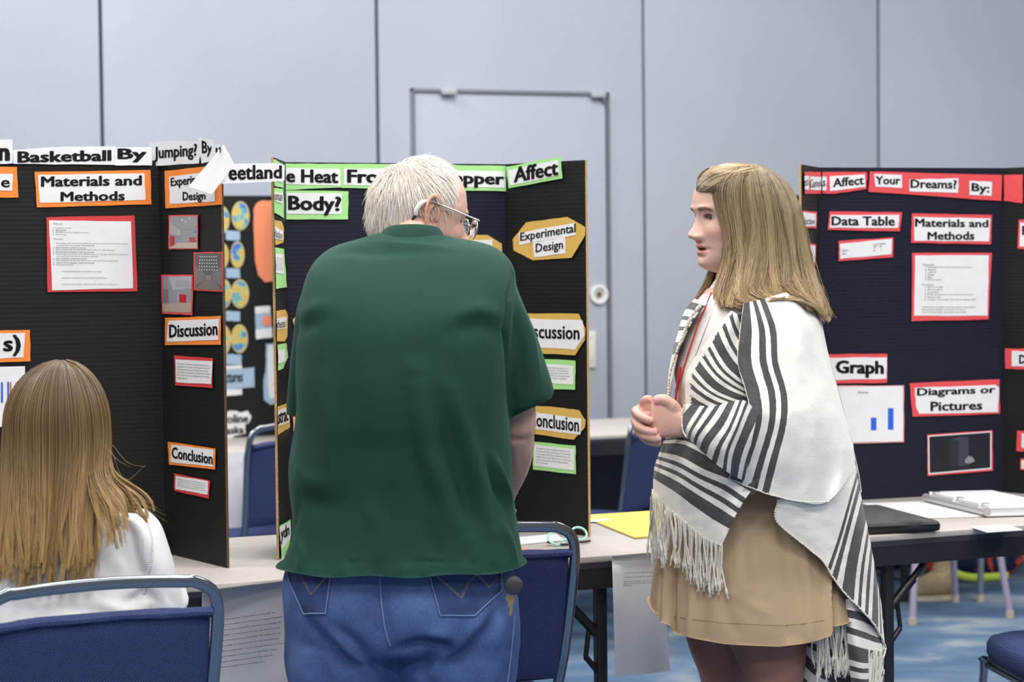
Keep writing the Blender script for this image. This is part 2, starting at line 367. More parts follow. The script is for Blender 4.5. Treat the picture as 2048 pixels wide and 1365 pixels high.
# ------------------------------------------------------------------ folding tables
TOPM = mat('beige_grey_laminate', (0.46, 0.425, 0.395), 0.42, noise_s=60, noise_a=0.05)
BLK = mat('black_painted_metal', (0.016, 0.017, 0.020), 0.35)
BLKE = mat('black_table_edge', (0.035, 0.035, 0.045), 0.4)
TZ = 0.74; TD = 0.72
def table(label, u0, u1, v0, v1, z=TZ, group=None, dark_fill=False):
    c = R((u0+u1)/2, (v0+v1)/2); t = thing('folding_table', label, 'table', c, TH, group); hx = (u1-u0)/2; hy = (v1-v0)/2
    MB().box((0, 0, z-0.008), (hx, hy, 0.008), bev=0.003).make('table_top', TOPM, t, world=False)
    MB().box((0, 0, z-0.0185), (hx-0.001, hy-0.001, 0.010)).make('edge_band', BLKE, t, world=False)
    for s in (-1, 1): MB().box((0, s*(hy-0.012), z-0.052), (hx-0.03, 0.010, 0.024)).make('apron', BLK, t, world=False)
    for s in (-1, 1): MB().box((s*(hx-0.04), 0, z-0.052), (0.010, hy-0.02, 0.024)).make('apron', BLK, t, world=False)
    for s in (-1, 1):
        x = s*(hx-0.30)
        for q in (-1, 1):
            y = q*(hy-0.05)
            MB().box((x, y, (z-0.03)/2), (0.013, 0.013, (z-0.03)/2), bev=0.004).make('leg', BLK, t, world=False)
            m_ = MB(); m_.tube([(x, y, 0.455), (x-s*0.038, y, 0.50)], 0.007); m_.tube([(x-s*0.038, y, 0.50), (x-s*0.030, y, 0.56)], 0.006)
            m_.tube([(x-s*0.012, y, 0.555), (x-s*0.075, y, 0.62)], 0.012); m_.tube([(x-s*0.07, y, 0.615), (x-s*0.15, y, z-0.04)], 0.008)
            m_.make('folding_brace', BLK, t, world=False)
        MB().tube([(x, -hy+0.05, 0.09), (x, hy-0.05, 0.09)], 0.010).make('cross_bar', BLK, t, world=False)
    if dark_fill: MB().box((0, hy-0.12, 0.38), (hx-0.34, 0.006, 0.31)).make('dark_fill_panel', BLK, t, world=False)  # black sheet added to give the darkness under the back tables
    return t
uJ = uv_of(FL(1490, 1094, TZ))[0]
uL = uv_of(FL(1223, 1112, TZ))[0]; uR_ = uv_of(FL(1833, 1076, TZ))[0]
TB_ = table('long beige folding table at left under the two black display boards', uL+0.30-2.44, uL+0.30, 0, TD)
TB2 = table('beige folding table at right under the navy board with red headings', uR_-0.30, uR_-0.30+1.83, 0, TD)
# back row, one table's depth in front of the wall
ub = [uv_of(P(450, 800, 7.9))[0]-1.5]
vb = uv_of(P(1215, 866, 8.35))[1]
uB = uv_of(P(700, 800, 8.0))[0]
table('beige folding table in the back row behind the left board', uB-2.48, uB-0.02, vb, vb+0.72, dark_fill=True)
table('beige folding table in the back row seen between the two standing people', uB+0.02, uB+2.02, vb, vb+0.72, dark_fill=True)
table('beige folding table at the right end of the back row, behind the girl', uB+2.06, uB+3.9, vb, vb+0.72)

# ------------------------------------------------------------------ display boards
BRD = mat('black_corrugated_board', (0.011, 0.012, 0.0115), 0.55, spec=0.25, wave=('Z', 30, 0.10))
BRDN = mat('navy_corrugated_board', (0.009, 0.010, 0.023), 0.55, spec=0.28, wave=('Z', 30, 0.10))
KRAFT = mat('brown_board_edge', (0.30, 0.16, 0.06), 0.8, noise_s=400, noise_a=0.5)
KRAFTD = mat('dark_board_edge', (0.10, 0.055, 0.03), 0.8, noise_s=500, noise_a=0.6)
def board(label, pts, mats, edges=(0, 1), z=TZ, h=0.914, em=KRAFTD, group=None):
    """pts: four plan points from left front edge round the folds to right front edge"""
    t = thing('display_board', label, 'display board', (pts[1][0], pts[1][1], z)); pl = []; objs = []
    for i, nm in enumerate(('side_wing', 'centre_panel', 'side_wing')):
        a, b_ = Vector((pts[i][0], pts[i][1], 0)), Vector((pts[i+1][0], pts[i+1][1], 0))
        pp = Plane(a, b_); tt = (b_-a).normalized(); n = pp.n
        m_ = MB(); mid = (a+b_)/2 - n*0.0025; Rm = Matrix((tt, n, Vector((0, 0, 1)))).transposed()
        m_.box(mid+Vector((0, 0, z+h/2+0.001)), ((b_-a).length/2+(0.0012 if i == 1 else 0.0), 0.0025, h/2), Rm)
        o = m_.make(nm, mats[i], t, smooth=0); pl.append(pp); objs.append(o)
        if i in (0, 2) and (i//2) in edges:
            e_ = a if i == 0 else b_; sgn = -1 if i == 0 else 1
            MB().box(e_ - n*0.0025 + tt*(sgn*0.0008) + Vector((0, 0, z+h/2+0.001)), (0.0012, 0.0027, h/2), Rm).make('cut_edge', em, o, smooth=0)
    return t, pl, objs
def pt(px, py, d): p = P(px, py, d); return (p.x, p.y)
# left board
lRB = pt(324, 700, 5.17); lLB = (lRB[0]-0.61*math.cos(TH), lRB[1]-0.61*math.sin(TH)); lRF = pt(447, 700, 4.915); lLF = (lLB[0]-0.02, lLB[1]-0.30)
BL, pL, oL = board('black three-fold display board with orange and red cards at left', (lLF, lLB, lRB, lRF), (BRD, BRD, BRD))
E1 = 'orange card with a white heading paper'
c_ = pL[1]; w_ = pL[2]; oc, ow = BL, BL
card(oc, c_, [(-60, 333), (34, 334), (37, 395), (-60, 396)], ORANGE, [[(-60, 347), (26, 348), (24, 382), (-60, 380)]], [('e', [(2, 360), (20, 360), (20, 375), (2, 375)])], label='orange heading card cut by the left edge')
card(oc, c_, [(69, 344), (301, 340), (303, 409), (74, 415)], ORANGE, [[(76, 350), (289, 347), (291, 400), (80, 406)]],
     [('Materials and', [(82, 353), (284, 351), (284, 371), (82, 374)], .035), ('Methods', [(121, 384), (250, 382), (250, 401), (121, 403)], .035)], label='orange card reading Materials and Methods')
rws = [(0, 1, 'Materials:'), (2, 0, '1.  Logbook, pencil'), (3, 0, '2.  Basketball'), (4, 0, '3.  Basketball court regulation sized'), (5, 0, '4.  Five people'), (7, 1, 'Procedure:'),
       (9, 0, '1.  Have Subject #1 shoot three baskets one from lay line, one from free throw'), (10, 4, 'and one from three point (with jumping)'), (11, 0, '2.  Record baskets made and missed.'),
       (12, 0, '3.  Have subjects #2, #3, #4, & #5 repeat step #1 (with jumping).'), (13, 0, '4.  Record all the baskets made and missed.'), (14, 0, '5.  Have Subject #1 shoot three baskets one from lay line, one from free throw'),
       (15, 4, 'and one from three point (without jumping).'), (16, 0, '6.  Record baskets made and missed.'), (17, 0, '7.  Have subjects #2, #3, #4, & #5 repeat step #5 (without jumping).'), (18, 0, '8.  Record all the baskets made and missed.'),
       (19, 0, '9.  Analyze the data.'), (22, 9, 'Independent variable: jumping/not jumping'), (25, 9, 'Dependent variable: how many shots made/missed'), (28, 9, 'Control: same shots, shooting, ball, subjects, environment')]
card(oc, c_, [(93, 435), (269, 431), (275, 583), (95, 585)], RED, [[(98, 441), (262, 443), (266, 577), (104, 581)]], rows=(rws, [(105, 446), (258, 448), (262, 572), (107, 572)], 80), label='red card with a page of materials and procedure', name='text_card')
card(oc, c_, [(-60, 662), (60, 660), (61, 723), (-60, 727)], ORANGE, [[(-60, 668), (50, 666), (47, 715), (-60, 720)]], [('s)', [(6, 672), (42, 669), (42, 713), (6, 713)], .035)], label='orange heading card ending in s)')
card(oc, c_, None, None, [[(-60, 735), (50, 733), (51, 850), (-60, 860)]], bars=[(-12, 765, -8, 810, BLUEBAR), (2, 765, 6, 806, BLUEBAR), (14.5, 764, 18, 806, BLUEBAR), (19.5, 765, 23, 806, OBAR), (31, 764, 34, 795, YBAR), (35.5, 764, 38.5, 790, BLUEBAR)], label='white bar chart with coloured bars', name='chart')
card(ow, w_, [(329, 342), (443, 330), (444, 409), (331, 417)], ORANGE, [[(338, 354), (430, 342), (430, 403), (340, 408)]],
     [('Experimental', [(341, 356), (428, 345), (428, 371), (341, 378)], .03), ('Design', [(365, 384), (411, 384), (411, 404), (365, 407)], .03)], label='orange card reading Experimental Design, half covered')
card(ow, w_, [(330, 636), (442, 632), (442, 690), (330, 691)], ORANGE, [[(337, 642), (438, 638), (437, 680), (333, 684)]], [('Discussion', [(338, 650), (435, 644), (435, 671), (338, 676)], .03)], label='orange card reading Discussion')
r5 = [(i, 0, s) for i, s in enumerate(['Did players make more shots jumping or not', 'jumping? The results of this experiment are', 'that players made more baskets by jumping', 'from the three point line and the free throw', 'line. This shows that jumping when shooting', 'helps players.'])]
card(ow, w_, [(348, 711), (426, 717), (425, 777), (350, 771)], RED, [[(351, 719), (425, 723), (422, 769), (352, 765)]], rows=(r5, [(354, 726), (421, 730), (419, 764), (355, 760)], 44), label='red card with a short paragraph under Discussion', name='text_card')
card(ow, w_, [(335, 884), (431, 898), (430, 940), (338, 930)], ORANGE, [[(342, 890), (427, 900), (426, 934), (341, 925)]], [('Conclusion', [(343, 894), (425, 907), (425, 930), (343, 917)], .03)], label='orange card reading Conclusion')
card(ow, w_, [(348, 947), (420, 962), (417, 998), (348, 982)], RED, [[(351, 952), (416, 963), (415, 990), (351, 979)]], rows=(r5[:4], [(355, 957), (413, 967), (412, 986), (355, 975)], 44), label='red card with a short paragraph under Conclusion', name='text_card')
VC = mat('printed_photo', (1, 1, 1), 0.35, vcol=True)
def photo(parent, plane, backing, bcol, inner, polys, label, off=0.004):
    c = card(parent, plane, backing, bcol, label=label, name='photo_card', off=off)
    TL, TR, BR, BL_ = inner; Vv = []; Ff = []; Cc = []
    for k, (pl_, cc) in enumerate(polys):
        i0 = len(Vv)
        for x, y in pl_:
            top = lerp(TL, TR, x); bot = lerp(BL_, BR, x); q = lerp(top, bot, y); Vv.append(plane.hit(q[0], q[1], off+0.0008+0.00006*k)); Cc.append(cc)
        Ff.append(tuple(range(i0, len(Vv))))
    mesh('photo_print', Vv, Ff, VC, c, smooth=0, col=np.array(Cc)); return c
full = [(0, 0), (1, 0), (1, 1), (0, 1)]
def rc(a, b_, c, d): return [(a, b_), (c, b_), (c, d), (a, d)]
photo(ow, w_, [(337, 431), (396, 430), (396, 499), (337, 499)], RED2, [(339, 433), (394, 432), (394, 497), (339, 497)],
      [(full, (.28, .29, .31)), ([(0, 0), (1, 0), (1, .3), (.55, .42), (0, .2)], (.33, .34, .36)), ([(0, .2), (.4, .42), (.4, .62), (0, .55)], (.42, .42, .43)), (rc(.45, .45, 1, .8), (.33, .33, .35)), (rc(.02, .62, .18, .92), (.45, .05, .05)), (rc(.72, .66, .95, .86), (.45, .05, .05)), (rc(.86, .46, .97, .52), (.1, .25, .6)), ([(0, 1), (.3, .82), (1, .82), (1, 1)], (.55, .45, .38)), (rc(.42, .1, .5, .13), (.85, .85, .85)), (rc(.55, .16, .6, .19), (.85, .85, .85)), (rc(.7, .05, .76, .08), (.85, .85, .85))], 'small photo of a grey gym with red doors')
lts = [(rc(.12+.1*i+(.03*(5-abs(j))*(.5-(.12+.1*i))), .08+.09*j, .16+.1*i+(.03*(5-abs(j))*(.5-(.12+.1*i))), .11+.09*j), (.75, .75, .72)) for i in range(8) for j in range(5)]
photo(ow, w_, [(387, 505), (446, 504), (446, 584), (388, 581)], RED2, [(390, 507), (443, 507), (443, 581), (391, 579)],
      [(full, (.10, .09, .09)), ([(0, .35), (.35, .55), (.35, .72), (0, .9)], (.17, .16, .16)), ([(1, .35), (.65, .55), (.65, .72), (1, .9)], (.17, .16, .16)), ([(0, 1), (.3, .74), (.7, .74), (1, 1)], (.19, .16, .14)), (rc(.38, .6, .62, .73), (.22, .21, .21))]+lts, 'small dark photo of a gym ceiling with rows of lights')
photo(ow, w_, [(322, 550), (386, 550), (385, 631), (324, 628)], RED2, [(325, 554), (383, 553), (382, 626), (326, 624)],
      [(full, (.30, .30, .33)), ([(.2, 0), (1, 0), (1, .32), (.35, .38)], (.42, .44, .50)), (rc(.45, .1, .95, .3), (.36, .36, .40)), (rc(0, .35, .2, .75), (.20, .20, .22)), (rc(.58, .5, .82, .72), (.55, .02, .03)), ([(0, .78), (1, .72), (1, 1), (0, 1)], (.46, .36, .29)), (rc(.52, .42, .55, .76), (.5, .5, .5))], 'small photo of a gym wall with one red door')
# the title strips standing above the board, and the strip to the next board
def strip(plane, poly, texts, off=0.004, label=None): return card(BL, plane, None, None, [poly], texts, name='title_strip', off=off, label=label, bold=0.04)
strip(c_, [(-60, 281), (25, 279), (26, 327), (-60, 330)], [('n', [(-5, 296), (20, 296), (20, 322), (-5, 322)], .05)], label='white title strip ending in n')
strip(c_, [(26, 300), (110, 294), (231, 293), (232, 330), (27, 328)], [('Basketball', [(35, 303), (223, 300), (223, 322), (35, 326)])], off=0.0055, label='white title strip reading Basketball')
strip(c_, [(231, 295), (303, 294), (304, 331), (230, 331)], [('By', [(235, 297), (294, 297), (294, 325), (235, 325)])], off=0.007, label='white title strip reading By')
strip(w_, [(299, 286), (325, 283), (360, 282), (401, 284), (400, 305), (398, 327), (305, 332)], [('Jumping?', [(308, 294), (394, 287), (394, 319), (308, 325)], .03)], off=0.006, label='white title strip reading Jumping?')
strip(w_, [(396, 274), (425, 280), (428, 290), (420, 324), (403, 327)], [('By', [(403, 281), (425, 287), (423, 312), (404, 315)], .03)], off=0.008, label='white curled title strip reading By')
strip(w_, [(423, 291), (441, 288), (446, 300), (440, 325), (421, 326)], [('u', [(431, 296), (441, 294), (441, 306), (431, 308)], .03)], off=0.010, label='white scrap of a title strip at the wing edge')
sp = Plane(P(440, 350, 4.905), P(568, 350, 5.01))
strip(sp, [(428, 341), (467, 328), (543, 326), (569, 330), (569, 361), (540, 364), (447, 368), (430, 371)], [('eetland', [(457, 329), (564, 331), (564, 357), (457, 361)], .03)], off=0.004, label='white title strip bridging the gap to the next board')
fp = Plane(P(380, 350, 4.885), P(470, 350, 4.895))
v, f = sheet([(447, 289), (468, 326), (446, 359), (424, 389), (377, 373), (410, 334)], fp, 0.0, 0.0005); mesh('folded_flap', v, f, mat('bright_white_paper', (0.88, 0.88, 0.90), 0.6), BL, smooth=0, label='blank white folded paper flap')

# middle board
mLF = pt(552, 700, 5.04); mLB = pt(577, 700, 5.33); mRB = pt(1013, 700, 5.60); mRF = pt(1174, 700, 5.39)
BM, pM, oM = board('black three-fold display board with green and gold cards in the middle', (mLF, mLB, mRB, mRF), (BRD, BRDN, BRD), em=mat('tan_board_edge', (0.50, 0.33, 0.15), 0.8, noise_s=300, noise_a=0.3))
l_, c_, r_ = pM
card(BM, c_, [(569, 327), (683, 328), (683, 375), (571, 380)], GREEN, [[(572, 336), (680, 338), (681, 372), (572, 368)]], [('e Heat', [(572, 338), (677, 340), (677, 367), (572, 365)], .04)], label='green title strip reading Heat')
card(BM, c_, [(683, 328), (812, 329), (812, 378), (683, 376)], GREEN, [[(688, 337), (805, 338), (805, 372), (688, 370)]], [('From', [(694, 339), (792, 341), (792, 368), (694, 366)], .04)], label='green title strip starting with Fro')
card(BM, c_, [(850, 329), (1016, 332), (1015, 383), (850, 380)], GREEN, [[(862, 340), (1010, 343), (1010, 376), (862, 373)]], [('Copper', [(872, 342), (1009, 346), (1009, 377), (872, 374)], .04)], label='green title strip ending in pper')
card(BM, r_, [(1012, 334), (1121, 313), (1125, 357), (1017, 377)], GREEN, [[(1017, 341), (1116, 320), (1119, 350), (1019, 372)]], [('Affect', [(1027, 335), (1116, 320), (1117, 350), (1027, 366)], .04)], off=0.006, label='tilted green title strip reading Affect')
card(BM, c_, [(571, 381), (697, 383), (696, 439), (572, 439)], GREEN, [[(574, 386), (684, 387), (682, 428), (574, 428)]], [('Body?', [(576, 391), (683, 393), (683, 432), (576, 429)], .04)], label='green title strip reading Body?')
card(BM, c_, [(880, 480), (910, 470), (975, 470), (1004, 488), (1004, 512), (975, 532), (900, 530)], GOLD, [[(900, 482), (985, 479), (985, 515), (900, 515)]], label='gold octagon card mostly hidden behind the man')
card(BM, c_, [(585, 640), (600, 625), (700, 625), (715, 640), (700, 690), (600, 690)], GOLD, label='gold card showing only a corner left of the man')
card(BM, c_, [(585, 820), (600, 808), (700, 806), (715, 840), (700, 870), (588, 868)], GOLD, label='gold card low on the centre panel behind the man')
# left wing
card(BM, l_, [(547, 318), (566, 328), (567, 376), (549, 372)], GREEN, [[(552, 332), (565, 336), (565, 366), (552, 362)]], [('Th', [(553, 338), (564, 341), (564, 362), (553, 359)], .03)], label='end of the green title strip on the wing')
card(BM, l_, [(548, 376), (567, 378), (568, 436), (549, 426)], GREEN, [[(549, 385), (566, 386), (566, 408), (549, 402)]], [('uman', [(550, 388), (565, 390), (565, 403), (550, 400)], 0)], label='green scrap reading uman')
card(BM, l_, [(549, 440), (563, 443), (568, 455), (567, 485), (551, 491)], GOLD, [[(549, 453), (566, 462), (566, 481), (550, 477)]], [('duction', [(550, 456), (565, 465), (565, 479), (550, 474)], 0)], label='gold card ending in duction')
card(BM, l_, [(550, 495), (568, 498), (574, 575), (552, 578)], GREEN, [[(551, 508), (566, 510), (568, 548), (552, 546)]], rows=([(i, 0, 'paper heat') for i in range(7)], [(552, 514), (565, 516), (566, 544), (553, 540)]), label='green card with a narrow printed page', name='text_card')
card(BM, l_, [(553, 622), (571, 619), (576, 632), (575, 672), (570, 683), (554, 683)], GOLD, [[(553, 638), (572, 634), (572, 657), (554, 660)]], [('thesis', [(554, 640), (571, 638), (571, 655), (554, 658)], 0)], label='gold card ending in thesis')
card(BM, l_, [(555, 690), (573, 687), (576, 715), (566, 738), (556, 742)], GREEN, [[(556, 702), (570, 698), (571, 722), (557, 728)]], label='green card with a narrow page low on the wing', name='text_card')
card(BM, l_, [(555, 814), (577, 806), (580, 855), (556, 871)], GOLD, [[(556, 822), (577, 813), (579, 845), (557, 853)]], [('strac', [(557, 826), (577, 818), (577, 842), (557, 849)], .03)], label='gold card reading strac')
card(BM, l_, [(559, 1052), (581, 1040), (582, 1085), (563, 1120)], GREEN, [[(559, 1056), (581, 1044), (581, 1078), (563, 1102)]], [('ydn', [(562, 1056), (579, 1047), (579, 1078), (562, 1090)], .03)], label='green cut-out name label at the foot of the wing')
# right wing
card(BM, r_, [(1025, 480), (1052, 445), (1135, 434), (1170, 454), (1170, 471), (1143, 516), (1066, 521), (1027, 501)], GOLD, [[(1037, 466), (1149, 446), (1152, 470), (1039, 490)], [(1066, 486), (1130, 474), (1131, 507), (1068, 515)]],
     [('Experimental', [(1040, 466), (1151, 447), (1151, 470), (1040, 488)], .02), ('Design', [(1071, 488), (1126, 480), (1126, 503), (1071, 511)], .02)], label='gold octagon card reading Experimental Design')
card(BM, r_, [(1028, 665), (1048, 627), (1158, 628), (1171, 658), (1170, 680), (1150, 711), (1050, 706)], GOLD, [[(1040, 637), (1165, 641), (1169, 672), (1150, 700), (1045, 693)]], [('Discussion', [(1040, 648), (1159, 652), (1159, 680), (1040, 676)], .025)], label='gold card reading scussion beside the green sleeve')
rg = [(i, 0, s) for i, s in enumerate(['The heat from copper changed the temperature of', 'the human body by a small amount. The hypothesis', 'was not supported by this experiment because the', 'subjects felt the same after they were wearing the', 'copper band as before. This could be repeated', 'with more people.'])]
card(BM, r_, [(1050, 716), (1151, 722), (1150, 780), (1050, 778)], GREEN, [[(1052, 726), (1147, 732), (1146, 770), (1052, 764)]], rows=(rg, [(1056, 732), (1144, 737), (1143, 768), (1056, 762)], 52), label='green card with a paragraph under Discussion', name='text_card')
card(BM, r_, [(1040, 835), (1050, 812), (1105, 814), (1158, 821), (1171, 840), (1170, 855), (1147, 880), (1062, 868), (1042, 858)], GOLD, [[(1052, 823), (1163, 838), (1161, 870), (1054, 857)]], [('Conclusion', [(1057, 824), (1158, 836), (1158, 865), (1057, 852)], .025)], label='gold card reading Conclusion')
card(BM, r_, [(1065, 884), (1151, 892), (1152, 949), (1066, 940)], GREEN, [[(1069, 890), (1148, 899), (1148, 941), (1068, 932)]], rows=(rg, [(1072, 895), (1146, 903), (1146, 938), (1072, 929)], 52), label='green card with a paragraph under Conclusion', name='text_card')

# right board
qLF = pt(1604, 700, 5.82); qLB = pt(1640, 700, 6.06); qRB = pt(2006, 700, 6.26); dd = Vector((0.72, -0.69)).normalized()*0.305
BR_, pR, oR = board('navy and black three-fold display board with red cards at right', (qLF, qLB, qRB, (qRB[0]+dd.x, qRB[1]+dd.y)), (BRD, BRDN, BRD), em=MATS['tan_board_edge'])
l_, c_, r_ = pR
card(BR_, l_, [(1609, 344), (1643, 344), (1642, 388), (1610, 388)], RED2, [[(1609, 352), (1618, 352), (1618, 380), (1610, 379)], [(1620, 353), (1643, 354), (1643, 381), (1621, 380)]], [('eo', [(1609, 361), (1617, 359), (1617, 371), (1609, 373)], 0), ('Games', [(1621, 359), (1642, 358), (1642, 373), (1621, 376)], 0)], label='red title strip end on the wing')
card(BR_, c_, [(1645, 344), (1734, 344), (1733, 378), (1668, 388), (1645, 387)], RED2, [[(1645, 353), (1653, 354), (1653, 381), (1645, 381)], [(1659, 353), (1730, 349), (1731, 374), (1660, 382)]], [('Affect', [(1666, 357), (1728, 351), (1728, 369), (1666, 375)], .03), ('s', [(1646, 361), (1651, 361), (1651, 373), (1646, 373)], .02)], label='red title strip reading Affect')
card(BR_, c_, [(1740, 343), (2004, 350), (2003, 402), (1737, 384)], RED2, [[(1748, 348), (1804, 350), (1804, 376), (1751, 374)], [(1819, 359), (1917, 357), (1916, 386), (1819, 383)], [(1939, 362), (1984, 364), (1983, 392), (1939, 390)]],
     [('Your', [(1751, 352), (1801, 353), (1801, 369), (1751, 369)], .03), ('Dreams?', [(1821, 359), (1914, 360), (1914, 378), (1821, 376)], .03), ('By:', [(1943, 366), (1979, 369), (1979, 391), (1943, 387)], .03)], label='long red title strip reading Your Dreams? By:')
card(BR_, r_, [(2008, 350), (2046, 350), (2045, 407), (2008, 402)], RED2, label='right end of the long red title strip')
card(BR_, l_, [(1606, 421), (1634, 424), (1633, 457), (1606, 455)], RED2, [[(1606, 424), (1632, 428), (1631, 453), (1606, 452)]], [('duction', [(1607, 434), (1630, 437), (1630, 449), (1607, 449)], 0)], label='red card ending in oduction')
card(BR_, l_, [(1608, 486), (1632, 489), (1631, 531), (1609, 527)], RED2, [[(1609, 490), (1631, 492), (1630, 526), (1610, 522)]], label='red card with a narrow page on the wing', name='text_card')
card(BR_, c_, [(1659, 423), (1804, 425), (1800, 463), (1655, 460)], RED2, [[(1662, 430), (1799, 430), (1796, 456), (1659, 456)]], [('Data Table', [(1663, 433), (1790, 433), (1790, 452), (1663, 451)], .03)], label='red card reading Data Table')
rt = [(0, 30, 'Lucid dreams'), (1, 0, 'Gamers'), (1, 30, 'yes   no'), (2, 0, 'None'), (2, 30, '4      1')]
card(BR_, c_, [(1677, 482), (1787, 475), (1786, 515), (1677, 523)], RED2, [[(1680, 488), (1784, 478), (1783, 509), (1680, 518)]], rows=(rt, [(1684, 492), (1780, 484), (1780, 502), (1684, 512)], 46), label='red card with a small faint table', name='text_card')
card(BR_, c_, [(1824, 427), (1984, 430), (1982, 489), (1822, 486)], RED2, [[(1828, 434), (1981, 437), (1978, 483), (1829, 482)]], [('Materials and', [(1830, 437), (1977, 440), (1977, 455), (1830, 454)], .03), ('Methods', [(1855, 464), (1949, 463), (1949, 480), (1855, 480)], .03)], label='red card reading Materials and Methods')
rm = [(0, 0, 'Materials:'), (1, 2, '1. Video game (an odd video game console)'), (2, 2, '2. Pencil'), (3, 2, '3. Logbook'), (4, 2, '4. Clock'), (5, 2, '5. Bed'), (6, 2, '6. Survey sheet'), (8, 0, 'Procedure:'), (9, 2, '1. Gather people'), (10, 2, '2. Play the game'), (11, 2, '3. Go to bed'), (12, 2, '4. Wake up and write down all of the dreams'), (13, 2, '5. Repeat steps'), (14, 2, '6. Compare the people that play the games with'), (17, 0, 'Independent variable: how long a game was played'), (18, 0, 'Dependent variable: the kinds of dreams'), (19, 0, 'Control: same time, same bed, same sheet')]
card(BR_, c_, [(1824, 506), (1984, 506), (1977, 639), (1823, 643)], RED2, [[(1830, 511), (1978, 511), (1975, 632), (1828, 632)]], rows=(rm, [(1846, 528), (1968, 528), (1964, 628), (1844, 628)], 54), label='red card with a creased printed page', name='text_card')
card(BR_, c_, [(1650, 709), (1775, 708), (1774, 766), (1650, 768)], RED2, [[(1655, 716), (1774, 715), (1773, 758), (1655, 761)]], [('Graph', [(1671, 721), (1768, 722), (1768, 757), (1671, 755)], .045)], label='red card reading Graph')
pinkc = ('pale_pink_card', (0.75, 0.35, 0.36), 0.7)
card(BR_, c_, [(1645, 772), (1808, 771), (1808, 885), (1645, 890)], pinkc, [[(1647, 774), (1806, 773), (1806, 883), (1647, 887)]], [('Games', [(1716, 783), (1737, 783), (1737, 787), (1716, 787)], 0)], bars=[(1742, 836, 1753, 861, BLUEBAR), (1776, 817, 1787, 860, BLUEBAR)], label='white chart with two blue bars', name='chart')
card(BR_, c_, [(1819, 767), (1999, 759), (2000, 828), (1825, 834)], RED2, [[(1830, 776), (1990, 770), (1998, 775), (1996, 825), (1838, 828), (1832, 815)]], [('Diagrams or', [(1834, 777), (1991, 772), (1991, 791), (1834, 797)], .03), ('Pictures', [(1861, 804), (1965, 802), (1965, 820), (1861, 823)], .03)], label='red card reading Diagrams or Pictures')
photo(BR_, c_, [(1854, 870), (1985, 861), (1986, 942), (1855, 953)], RED2, [(1856, 872), (1983, 863), (1983, 939), (1857, 950)],
      [(full, (.75, .72, .74)), (rc(.02, .03, .98, .96), (.012, .014, .022)), (rc(.34, .14, .48, .85), (.02, .024, .034)), (rc(.48, .12, .64, .85), (.045, .052, .075)), ([(.36, .14), (.5, .09), (.64, .12), (.48, .17)], (.06, .07, .09)), ([(.58, .7), (.64, .6), (.7, .64), (.74, .75), (.66, .8), (.58, .78)], (.25, .27, .30))], 'dark photo of a tall box in a red border')
card(BR_, r_, [(2037, 440), (2075, 438), (2075, 502), (2035, 497)], RED2, [[(2040, 445), (2075, 446), (2075, 496), (2039, 493)]], [('E', [(2044, 452), (2056, 452), (2056, 470), (2044, 470)], .03)], label='red card cut by the right edge, upper')
card(BR_, r_, [(2010, 697), (2075, 698), (2075, 740), (2010, 738)], RED2, [[(2024, 702), (2075, 704), (2075, 734), (2023, 733)]], [('D', [(2038, 710), (2052, 710), (2052, 728), (2038, 728)], .04)], label='red card with the letter D at the right edge')
card(BR_, r_, [(2034, 862), (2075, 862), (2075, 904), (2033, 903)], RED2, [[(2043, 868), (2075, 868), (2075, 898), (2043, 896)]], label='red card cut by the right edge, lower')
card(BR_, r_, [(2041, 918), (2075, 918), (2075, 942), (2040, 940)], RED2, [[(2043, 921), (2075, 921), (2075, 939), (2043, 938)]], label='lowest red card at the right edge', name='text_card')
# ------------------------------------------------------------------ chairs
WEAVE = bpy.data.materials.new('navy_woven_fabric'); WEAVE.use_nodes = True; nt = WEAVE.node_tree; b = nt.nodes['Principled BSDF']; b.inputs['Roughness'].default_value = 0.85
tc = nn(nt, 'ShaderNodeTexCoord'); sx = nn(nt, 'ShaderNodeSeparateXYZ'); nt.links.new(tc.outputs['Object'], sx.inputs[0])
def mth(op, a, b_=None):
    m = nn(nt, 'ShaderNodeMath', operation=op)
    for i, q in enumerate((a, b_)):
        if q is None: continue
        if isinstance(q, (int, float)): m.inputs[i].default_value = q
        else: nt.links.new(q, m.inputs[i])
    return m.outputs[0]
yz = mth('ADD', sx.outputs[2], mth('MULTIPLY', sx.outputs[1], 0.9))
s1 = mth('SINE', mth('MULTIPLY', sx.outputs[0], 1250.0)); s2 = mth('SINE', mth('MULTIPLY', yz, 1250.0))
dot = mth('GREATER_THAN', mth('MULTIPLY', s1, s2), 0.45)
n1 = nn(nt, 'ShaderNodeTexNoise'); n1.inputs['Scale'].default_value = 300; nt.links.new(tc.outputs['Object'], n1.inputs['Vector'])
dk = mth('MULTIPLY', dot, mth('MULTIPLY', n1.outputs[0], 1.3))
mx = nn(nt, 'ShaderNodeMix', data_type='RGBA'); mx.inputs[6].default_value = (0.008, 0.015, 0.075, 1); mx.inputs[7].default_value = (0.10, 0.16, 0.38, 1)
nt.links.new(dk, mx.inputs[0]); nt.links.new(mx.outputs[2], b.inputs['Base Color'])
CHR = mat('dark_chrome', (0.27, 0.30, 0.34), 0.15, 0.95)
CHRB = mat('bright_chrome', (0.75, 0.76, 0.78), 0.12, 1.0)
BLKR = mat('black_rubber', (0.02, 0.02, 0.02), 0.7)
